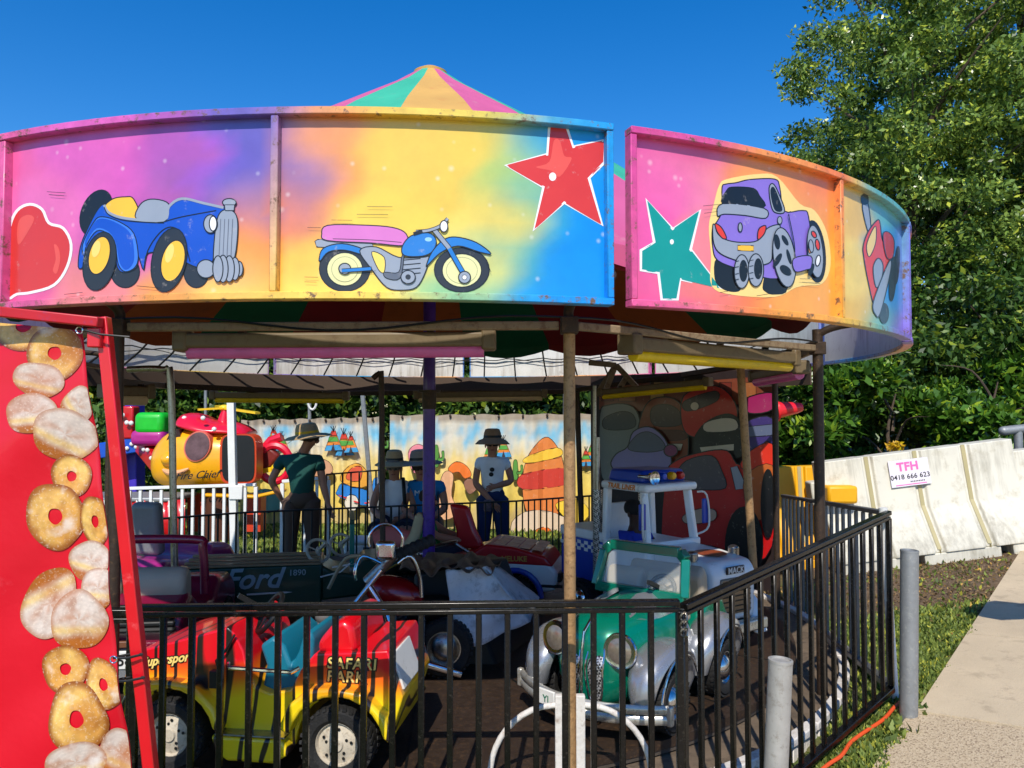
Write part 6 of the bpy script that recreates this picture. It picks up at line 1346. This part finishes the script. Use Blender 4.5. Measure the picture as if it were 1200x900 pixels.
def art1(A):
    tepee(A, 321, 524, .8); tepee(A, 331, 528, .7); tepee(A, 404, 534, 1.0, (240, 130, 40), (120, 190, 60), (90, 170, 220)); tepee(A, 392, 528, .9); tepee(A, 413, 530, .75); cactus(A, 449, 530, .9); cactus(A, 300, 560, 1.0)
    A.fill([(397,574),(404,565),(420,570),(436,573),(440,560),(446,562),(444,588),(424,590),(398,580)], sc_c('wagon', (40, 130, 210)), .6); A.line([(398,578),(424,588),(444,586)], 1.6, sc_c('r2', (220, 50, 50))); A.ell(414, 588, 8, 10, 0, sc_c('cr', (230, 220, 200)), .7); A.ell(438, 590, 6, 8, 0, sc_c('cr', (230, 220, 200)), .7)
    A.fill([(402,562),(408,548),(422,542),(432,552),(438,566),(420,570)], sc_c('hay', (240, 170, 60)), .6); A.fill([(408,560),(414,548),(426,546),(424,562)], sc_c('crate', (222, 92, 60)), .5)
    A.fill([(356,548),(370,536),(388,540),(392,552),(376,558)], sc_c('rock', (214, 160, 120)), .5); A.fill([(292,585),(310,572),(330,576),(336,592),(310,600)], sc_c('bush', (110, 170, 150)), .5)
    A.line([(340,520),(360,508),(380,512),(392,506)], .5); A.line([(344,600),(372,590),(396,600)], .5)
def art2(A):
    tepee(A, 576, 546, 1.15, (220, 50, 40), (240, 150, 50), (70, 170, 220)); tepee(A, 590, 536, .8); tepee(A, 695, 540, .9); tepee(A, 686, 546, .7); cactus(A, 604, 560, 1.0); cactus(A, 512, 545, 1.1); cactus(A, 548, 640, 1.3)
    A.fill([(526,548),(536,540),(548,546),(553,556),(545,560),(538,552),(530,554)], sc_c('orange', (240, 120, 40)), .5); A.fill([(516,570),(522,552),(532,556),(530,580),(538,600),(518,606)], sc_c('peach', (234, 176, 130)), .5); A.fill([(544,564),(554,560),(560,570),(550,578)], sc_c('brown', (150, 104, 80)), .5)
    A.fill([(612,570),(616,540),(628,520),(642,512),(656,530),(662,560),(664,590),(640,610),(618,600)], sc_c('mesa', (226, 130, 60)), .6); A.fill([(612,555),(664,548),(665,566),(612,572)], sc_c('mesa2', (206, 60, 44)), .5); A.fill([(618,534),(652,524),(656,534),(616,542)], sc_c('mesa3', (246, 196, 60)), .5)
    A.fill([(600,610),(625,596),(660,604),(672,625),(640,640),(604,636)], sc_c('sandrock', (226, 200, 170)), .6); A.ell(636, 622, 10, 6, 0, sc_c('orange', (240, 120, 40)), .6); A.fill([(650,590),(676,584),(690,600),(672,612)], sc_c('yellow', (246, 206, 60)), .4)
    A.fill([(480,530),(490,520),(500,526),(498,550),(486,552)], sc_c('pinkrock', (236, 140, 150)), .5)
banner('weathered desert scene canvas left of the gap, behind the man in green', 282, 446, 492, 488, 13.2, 1, anchors(282, 446), art1)
banner('weathered desert scene canvas behind the standing woman', 457, 712, 486, 484, 12.6, 5, anchors(457, 712), art2)
# ================================================================ HELICOPTER RIDE AND NEIGHBOURS
M_hy = pb('helicopter_yellow', (246, 172, 14), .35, 0, .1, 3, dirt=.15, dcol=(190, 110, 20), coat=.4); M_hr = pb('helicopter_red', (222, 14, 50), .35, 0, .1, 4, coat=.4)
HY = 11.6; hx = at(250, 540, HY); t = thing('helicopter_ride', 'yellow helicopter ride with a red cap roof and round nose', 'fairground ride', (hx.x, HY, -.32))
def hp_(px, py, dy=0): return at(px, py, HY+dy)
b = MB(); secs = []
for x, zt, zb, hw in ((182,538,548,.10),(186,526,560,.28),(194,514,568,.42),(206,503,571,.50),(222,500,572,.54),(250,502,572,.55),(280,505,572,.52),(296,510,570,.46),(304,525,560,.3)):
    a_, c2 = hp_(x, zt), hp_(x, zb); cz, hz = (a_.z+c2.z)/2, (a_.z-c2.z)/2; secs.append([Vector((a_.x, HY+hw*math.copysign(abs(math.cos(q))**.75, math.cos(q)), cz+hz*math.copysign(abs(math.sin(q))**.75, math.sin(q)))) for q in np.linspace(0, 2*PI, 25)[:-1]])
b.loft(secs); b.build('fuselage', M_hy, t, world=True, sub=1)
def on_side(px, py, d=.545): return at(px, py, HY-d)
def oval(b, cx, cy, rx, ry, rot, Y0, th=.02, pw=2):
    r = R_(rot); P = []
    for k in range(28):
        q = 2*PI*k/28; x, y = rx*math.copysign(abs(math.cos(q))**(2/pw), math.cos(q)), ry*math.copysign(abs(math.sin(q))**(2/pw), math.sin(q)); P.append((cx+x*math.cos(r)-y*math.sin(r), cy+x*math.sin(r)+y*math.cos(r)))
    f = [at(x, y, Y0) for x, y in P]; k_ = [p+Vector((0, th, 0)) for p in f]; b.loft([f, k_])
b = MB(); oval(b, 231, 523, 15, 18.5, 25, HY-.56, .3); b.build('window_rim', pb('pink_trim', (226, 110, 90), .5), t, world=True)
b = MB(); oval(b, 231, 523, 13.5, 17, 25, HY-.57, .3); b.build('window', pb('tinted_window', (110, 84, 90), .12, 0, .4, 8), t, world=True)
b = MB(); oval(b, 202, 520, 8, 18, 18, HY-.43, .3); b.build('window', pb('tinted_window2', (60, 40, 44), .12, 0, .3, 8), t, world=True)
b = MB(); oval(b, 279, 538, 21.5, 29, 0, HY-.56, .3, 5); b.build('door_trim', pb('door_trim_red', (206, 66, 20), .4), t, world=True)
b = MB(); oval(b, 279, 537, 19, 27, 0, HY-.575, .3, 5); b.build('door_opening', M_blackp, t, world=True)
b = MB(); b.ell(hp_(200, 538, -.45), (.13, .16, .11)); b.build('nose', M_hy, t, world=True)
b = MB(); pts = smooth_pts([hp_(188, 545, -.40), hp_(196, 553, -.50), hp_(208, 554, -.545), hp_(221, 549, -.565)], 4, False); b.tube(pts, [.012+.03*math.sin(PI*i/(len(pts)-1)) for i in range(len(pts))], 8); b.build('mouth', pb('peach_lips', (238, 170, 120), .5), t, world=True)
# cap roof
b = MB(); secs = []
for x, zt, zb, hw in ((214,486,499,.34),(222,483,502,.44),(240,484,507,.52),(252,494,508,.52),(270,492,508,.48),(290,498,509,.42),(297,505,510,.30)):
    a_, c2 = hp_(x, zt), hp_(x, zb); cz, hz = c2.z, (a_.z-c2.z); secs.append([Vector((a_.x, HY+hw*math.cos(q), cz+(hz*math.sin(q) if q <= PI+.01 else 0))) for q in np.linspace(0, PI, 15)])
b.loft(secs); b.build('roof', M_hr, t, world=True, sub=1)
for x, y, d in ((216, 490, -.30), (238, 490, -.50), (251, 503, -.55), (215, 497, -.2)):
    b = MB(); b.ell(hp_(x, y, d), (.035, .03, .035)); b.build('bulb', M_white, t, world=True)
b = MB(); b.cyl(hp_(262, 496), hp_(264, 480), .10, 14, .05); b.build('rotor_mast', M_hr, t, world=True)
b = MB(); b.bar(hp_(232, 480, -.2), hp_(265, 478), .10, .03); b.bar(hp_(262, 478), hp_(302, 484, -.3), .10, .03); b.bar(hp_(262, 479), hp_(255, 476, .8), .09, .03); b.ell(hp_(263, 478), (.08, .08, .05)); b.build('rotor', M_yellow, t, world=True)
b = MB(); b.bar(hp_(300, 552), hp_(322, 527), .16, .26); b.build('tail_boom', pb('brown_red', (120, 36, 30), .45), t, world=True, bevel=.04)
b = MB(); b.tube([hp_(322+18*math.cos(q), 543+21*math.sin(q), -.05) for q in np.linspace(-2.4, 2.6, 22)], .06, 8); b.build('tail_ring', M_hr, t, world=True)
b = MB(); b.tube([hp_(302, 535), hp_(318, 516), hp_(330, 512)], .07, 8); b.build('tail_fin', M_hr, t, world=True)
b = MB(); b.bar(hp_(308, 552, -.1), hp_(338, 546, -.1), .05, .07); b.ell(hp_(323, 549, -.14), (.07, .04, .07)); b.build('tail_rotor', M_yellow, t, world=True)
b = MB(); b.cyl((hx.x+.1, HY, -.3), (hx.x+.1, HY, hp_(250, 570).z+.05), .22, 16); b.build('pedestal', pb('brown_base', (90, 50, 34), .6), t, world=True)
b = MB(); b.bar(hp_(240, 580, -.5), hp_(300, 582, -.5), .12, .05); b.bar(hp_(300, 582, -.5), hp_(335, 574, -.5), .12, .05); b.build('landing_skid', M_hy, t, world=True, bevel=.02)
M_scr = M_blackp; text('Fire Chief', 'lettering', M_scr, t, frame_matrix(hp_(230, 557, -.575), (1, 0, .06), (0, 0, 1)), .155, .004, .5, .001, world=True)
for x, w_ in ((232, 7), (300, 7)): b = MB(); b.box(hp_(x, 600), (.22, .25, .55)); b.build('base_post', pb('orange_red', (206, 60, 24), .5), t, world=True)
# kids' rotary arm ride at far left
t = thing('arm_ride', 'blue and red arms of a kiddie ride dotted with white bulbs', 'fairground ride', (at(160, 600, 13).x, 13, -.32))
MY = 13; q_ = lambda x, y, d=0: at(x, y, MY+d)
def bulbs(p0, p1, n, r=.035, off=-.12):
    for i in range(n): b = MB(); b.ell(p0.lerp(p1, (i+.5)/n)+Vector((0, off, .03*(-1)**i)), (r, r*.6, r), n=10, m=6); b.build('bulb', M_white, t, world=True)
b = MB(); b.bar(q_(120, 528), q_(168, 520), .2, .26); b.build('blue_arm', M_blue, t, world=True, bevel=.02); bulbs(q_(145, 524), q_(166, 521), 4)
b = MB(); b.bar(q_(165, 519), q_(188, 546, -.6), .2, .26); b.build('red_arm', M_red, t, world=True, bevel=.02); bulbs(q_(166, 517, -.1), q_(188, 542, -.7), 5)
b = MB(); b.bar(q_(172, 520, .3), q_(208, 514, .3), .2, .22); b.build('blue_arm', M_blue, t, world=True, bevel=.02); bulbs(q_(180, 520, .3), q_(202, 516, .3), 3)
b = MB(); b.bar(q_(159, 640, .5), q_(158, 455, .5), .34, .2); b.build('violet_mast', pb('violet_paint', (72, 52, 190), .4), t, world=True, bevel=.02); bulbs(q_(161, 505, .4), q_(160, 466, .4), 3, .05)
b = MB(); b.box(q_(151, 495), (.26, .25, .55)); b.build('red_housing', M_red, t, world=True, bevel=.03); bulbs(q_(148, 486), q_(163, 500), 3, .04, -.2)
b = MB(); b.box(q_(135, 545, .2), (.16, .3, 1.2)); b.build('yellow_panel', M_yellow, t, world=True, bevel=.03)
for c_2, (x, y, w_, h_), nm in (((20, 190, 40), (180, 496, .48, .36), 'green'), ((176, 30, 130), (178, 513, .56, .26), 'magenta')):
    o = MB(); o.ell(q_(x, y, -.3), (w_*.62, .25, h_*.62)) if 0 else o.box(q_(x, y, -.3), (w_, .4, h_)); tag(o.build('cushion', pb(nm+'_vinyl', c_2, .45, coat=.3), None, bevel=.09, seg=4), 'plump %s cushion hung beside the violet mast of the arm ride' % nm, 'cushion')
t = thing('striped_skirt', 'red and white striped vinyl skirt of a ride base behind the white fence', 'ride base', (at(170, 600, 10.6).x, 10.6, -.32))
for i in range(11):
    x0 = 112+i*9.5; b = MB(); cloth(b, at(x0, 586, 10.6), at(x0+9.5, 585, 10.6), at(x0+9.5, 640, 10.6), at(x0, 642, 10.6), 3, 2, lambda u, v_: Vector((0, .03*math.sin(u*3), 0))); b.build('stripe', M_white if i % 2 else M_red, t, world=True, solid=.01)
b = MB(); b.box(at(160, 582, 11.0), (1.4, .8, .06)); b.build('deck_plate', M_galv, t, world=True, bevel=.02)
b = MB(); b.box((0, 0, .24), (.42, .35, .42)); t = thing('cool_box', 'white and dark striped cool box on the ground left of the seated pair', 'cool box', (at(427, 640, 9.0).x, 9.0, -.33)); b.build('box_body', M_white, t, bevel=.03)
b = MB(); b.box((0, 0, .475), (.46, .38, .05)); b.build('lid', M_white, t, bevel=.02); b = MB(); b.box((.08, -.178, .24), (.12, .01, .36)); b.build('dark_panel', pb('dark_panel', (70, 76, 80), .5), t)

# ================================================================ TREES
def leaf_mat(nm, c0, c1, rough=.42, tr=.3):
    m, t, p, N, L = nodes(nm); ge = N.new('ShaderNodeNewGeometry'); r = N.new('ShaderNodeValToRGB'); e = r.color_ramp.elements
    e[0].color = (*srgb(c0), 1); e[1].color = (*srgb(c1), 1); e[1].position = .85; q = e.new(.97); q.color = (*srgb((min(255, c1[0]+60), min(255, c1[1]+40), c1[2])), 1)
    L.new(ge.outputs['Random Per Island'], r.inputs[0]); L.new(r.outputs[0], p.inputs['Base Color']); p.inputs['Roughness'].default_value = rough; p.inputs['Specular IOR Level'].default_value = .5
    ts = N.new('ShaderNodeBsdfTranslucent'); L.new(r.outputs[0], ts.inputs[0]); ms = N.new('ShaderNodeMixShader'); ms.inputs[0].default_value = tr; L.new(p.outputs[0], ms.inputs[1]); L.new(ts.outputs[0], ms.inputs[2]); L.new(ms.outputs[0], N['Material Output'].inputs[0]); return m
def leaf_mesh(name, C_, U, W_, mat, parent, sz):
    """C_ centres (n,3), U leaf axis, W_ width axis; each leaf a folded diamond of 2 quads"""
    n = len(C_); s_ = sz[:, None] if isinstance(sz, np.ndarray) else sz
    Nn = np.cross(U, W_)
    v = np.stack([C_-U*s_*.5, C_-U*s_*.05+W_*s_*.24+Nn*s_*.05, C_+U*s_*.5-Nn*s_*.06, C_-U*s_*.05-W_*s_*.24+Nn*s_*.05], 1).reshape(-1, 3)
    me = bpy.data.meshes.new(name); me.vertices.add(4*n); me.vertices.foreach_set('co', v.astype(np.float32).ravel())
    me.loops.add(4*n); me.loops.foreach_set('vertex_index', np.arange(4*n, dtype=np.int32)); me.polygons.add(n)
    me.polygons.foreach_set('loop_start', np.arange(0, 4*n, 4, dtype=np.int32)); me.polygons.foreach_set('loop_total', np.full(n, 4, dtype=np.int32)); me.update(calc_edges=True); me.materials.append(mat)
    o = bpy.data.objects.new(name, me); COL.objects.link(o)
    if parent is not None: o.parent = parent; WM[o.name] = WM[parent.name]
    return o
def unit(a): return a/np.maximum(1e-9, np.linalg.norm(a, axis=1))[:, None]
def make_leaves(clumps, per, spread, size, droop=.2, rosette=0):
    """clumps (k,3) centres -> leaf arrays"""
    k = len(clumps); n = k*per; idx = np.repeat(np.arange(k), per); d = unit(rng.normal(size=(n, 3)))
    r = spread*rng.random(n)**.55; C_ = clumps[idx]+d*r[:, None]*np.array([1, 1, .62])
    if rosette:
        tw = n//rosette; cen = C_[:tw]; ii = np.repeat(np.arange(tw), rosette)[:n]; d2 = unit(rng.normal(size=(len(ii), 3))+np.array([0, -.15, .35])); C_ = cen[ii]+d2*size*.55; U = d2
    else: U = unit(d*.6+rng.normal(size=(n, 3))*.7+np.array([0, 0, -droop]))
    Wd = unit(np.cross(U, unit(rng.normal(size=(len(U), 3))*.8+np.array([0, -.3, 1.0]))) ); sz = size*(.6+.7*rng.random(len(U)))
    return C_, U, Wd, sz
M_bark = pb('bark', (84, 70, 56), .9, 0, .3, 8, dirt=.3, dcol=(120, 110, 96), bump=.8, bscale=30)
def tree(lbl, base, H, rad, n_cl, per, spread, size, mat, shape='round', grp=None, cat='tree', name='tree', rosette=0, trunk_r=.16, crown_base=.3, box=None, limbs=9, keep=None):
    t = thing(name, lbl, cat, base, 0, grp); B = Vector((0, 0, 0))
    if box is not None: lo_, hi_ = np.array(box[0]), np.array(box[1]); cl = lo_+(hi_-lo_)*rng.random((n_cl, 3))
    else:
        d = unit(rng.normal(size=(n_cl, 3))); r = rng.random(n_cl)**.38; cl = d*r[:, None]*np.array([rad, rad, H*(1-crown_base)/2])+np.array([0, 0, H*(crown_base+(1-crown_base)/2)])
        lump = 1+.12*np.sin(cl[:, 0]*2.1+base[0])*np.cos(cl[:, 2]*1.7)+.10*np.sin(cl[:, 2]*3.3+cl[:, 0]); cl[:, 0] *= lump; cl[:, 1] *= lump
    if keep is not None: cl = cl[keep(cl)]
    C_, U, Wd, sz = make_leaves(cl, per, spread, size, rosette=rosette)
    leaf_mesh('crown', C_, U, Wd, mat, t, sz)
    b = MB(); top = Vector((rad*.05, 0, H*.72)); b.tube(smooth_pts([B-Vector((0, 0, .1)), Vector((.05, .03, H*.25)), Vector((-.06, .0, H*.5)), top], 4, False), [trunk_r*(1-.85*i/12) for i in range(13)], 10)
    for i in range(limbs):
        z = H*(.22+.5*i/limbs); a_ = i*2.4; e = cl[rng.integers(len(cl))] if box is not None else np.array([math.cos(a_)*rad*.75, math.sin(a_)*rad*.75, z+H*.18]); e = Vector(e); s0 = Vector((0, 0, z))
        b.tube(smooth_pts([s0, s0.lerp(e, .4)+Vector((0, 0, .2)), e], 4, False), [trunk_r*.4*(1-.9*k/8) for k in range(9)], 6)
    b.build('trunk', M_bark, t); return t
L1 = leaf_mat('glossy_leaf', (42, 70, 24), (146, 174, 80), .3); L2 = leaf_mat('dark_leaf', (34, 60, 22), (88, 122, 46)); L3 = leaf_mat('bush_leaf', (30, 64, 16), (98, 142, 46), .35)
# big tree on the right: crown built of layered bough clumps
tree('tall broad leafed tree with a loose feathery crown towering at the right', (9.8, 14.4, .5), 12.5, 4.1, 420, 290, .46, .11, L1, trunk_r=.26, crown_base=.12, limbs=26)
tree('tree beside the tall one reaching towards the painted panels', (6.65, 12.6, .4), 9.4, 2.05, 230, 290, .42, .10, L1, trunk_r=.16, crown_base=.1, limbs=14)
tree('darker tree filling in behind the right edge of the ride', (10.0, 12.4, .6), 6.5, 2.4, 200, 180, .5, .11, L2, trunk_r=.2, crown_base=.1)
# bushes behind the barriers
for i, (x, y, h_, r, l) in enumerate(((3.3, 9.6, 2.1, .9, 'glossy green bush behind the yellow barrier'), (4.6, 9.3, 2.3, .95, 'glossy green bush directly behind the hire sign'), (5.9, 9.4, 2.5, 1.0, 'glossy green bush behind the right half of the white barrier'), (7.2, 9.6, 2.8, 1.1, 'glossy green bush behind the handrail'), (2.9, 11.2, 3.2, 1.3, 'dark tall bush between the backdrop and the white barrier'), (4.9, 11.0, 3.6, 1.4, 'dark tall bush under the painted purple car panel end'), (7.0, 11.2, 4.2, 1.6, 'dark tall bush below the tall tree'))):
    tree(l, (x, y, .2), h_, r, 90 if i < 4 else 120, 150, .32 if i < 4 else .45, .13 if i < 4 else .12, L3 if i < 4 else L2, grp='bushes behind the barriers', cat='bush', name='bush', rosette=9 if i < 4 else 0, trunk_r=.05, crown_base=.02, limbs=5)
b = MB(); c_y = at(1049, 523, 8.4); C_, U, Wd, sz = make_leaves(np.array([[c_y.x, 8.4, c_y.z]]), 130, .10, .05)
tag(leaf_mesh('yellow_foliage', C_, U, Wd, leaf_mat('yellow_leaf', (200, 150, 20), (236, 196, 40)), None, sz), 'small sprig of yellow leaves above the white barrier', 'foliage')
# far row behind the banners
far_lab = ['far left of the row behind the arm ride', 'with yellowish leaves behind the helicopter rotor', 'behind the tall white post', 'behind the man in dark green', 'behind the gap between the banners', 'behind the purple pole', 'behind the standing woman', 'behind the rusty front pole', 'behind the painted backdrop']
for i in range(9):
    x = -11.5+i*2.0; mt_ = leaf_mat('row_leaf_bright', (50, 84, 26), (140, 160, 60)) if i < 2 else L2
    tree('dense tree '+far_lab[i], (x, 17.2+.5*math.sin(i*2), -.3), 5.4+.8*math.sin(i*1.7), 1.8, 150, 170, .6, .19, mt_, grp='trees in a row beyond the banners', trunk_r=.14, crown_base=.0, limbs=6)
b = MB(); 
# ================================================================ WEEDS, GRASS, LITTER
def ground_leaves(name, lbl, pts, size, mat, up=1.0, flatn=False):
    n = len(pts); U = unit(rng.normal(size=(n, 3))*(.6 if not flatn else .8)+np.array([0, 0, up])); Wd = unit(np.cross(U, unit(rng.normal(size=(n, 3)))))
    sz = size*(.5+rng.random(n)); C_ = pts+U*sz[:, None]*.45; o = leaf_mesh(name, C_, U, Wd, mat, None, sz); o['kind'] = 'stuff'; o['label'] = lbl; o['category'] = 'grass'; return o
def scatter(n, x0, x1, y0, y1, ok):
    P = []; 
    while len(P) < n:
        x, y = x0+(x1-x0)*rng.random(), y0+(y1-y0)*rng.random()
        if ok(x, y): P.append((x, y, g(x, y)))
    return np.array(P)
def off_path(x, y): return (x-PO.x)*PN.x+(y-PO.y)*PN.y < -.01+.05*math.sin(x*9)*math.sin(y*13+x*4)
def out_ring(x, y): return (x-CX)**2+(y-CY)**2 > 2.86**2
dens = lambda x, y: .5+.5*math.sin(x*5.1+1.3*math.sin(y*4))*math.sin(y*4.3+x)
okr = lambda x, y: off_path(x, y) and out_ring(x, y) and rng.random() < (.35+.65*dens(x, y))*(1 if y < 4.9 else max(.015, 1-(y-4.9)*1.2))
LG = leaf_mat('clover_leaf', (66, 88, 30), (146, 162, 76), .6, .3); LG2 = leaf_mat('dry_blade', (86, 66, 42), (150, 124, 84), .85, .1)
ground_leaves('grass', 'short weedy grass between the crowd barrier and the path', scatter(26000, .9, 4.6, 2.2, 7.0, okr), .033, LG, 1.0)
ground_leaves('dry_grass', 'dry straw and leaf litter in the weedy strip', scatter(5000, .9, 4.8, 2.2, 7.0, lambda x, y: off_path(x, y) and out_ring(x, y)), .028, LG2, .15, True)
okf = lambda x, y: out_ring(x, y) and rng.random() < .4+.6*dens(x*.6, y*.6)
ground_leaves('grass', 'sunlit lawn beyond the ride up to the banners', scatter(42000, -7.5, 2.6, 7.4, 13.5, okf), .07, LG, 1.2)
for i, (x, y, s_) in enumerate(((1.88, 3.78, .10), (1.80, 3.72, .09), (2.06, 3.98, .08), (1.66, 3.60, .07), (1.30, 3.2, .06))):
    n = 26; C0 = np.array([[x, y, g(x, y)]]*n)+rng.normal(size=(n, 3))*np.array([.035, .035, 0]); U = unit(rng.normal(size=(n, 3))*.7+np.array([0, 0, .6])); Wd = unit(np.cross(U, unit(rng.normal(size=(n, 3))))); sz = np.full(n, s_*.7)
    tag(leaf_mesh('weed', C0+U*s_*.5, U, Wd, LG, None, sz), ['leafy weed against the foot of the tall bollard', 'leafy weed just left of the tall bollard', 'broad weed leaf right of the tall bollard', 'weed tuft under the crowd barrier bottom rail', 'weed tuft beside the short bollard'][i], 'weed', 'weeds beside the path')
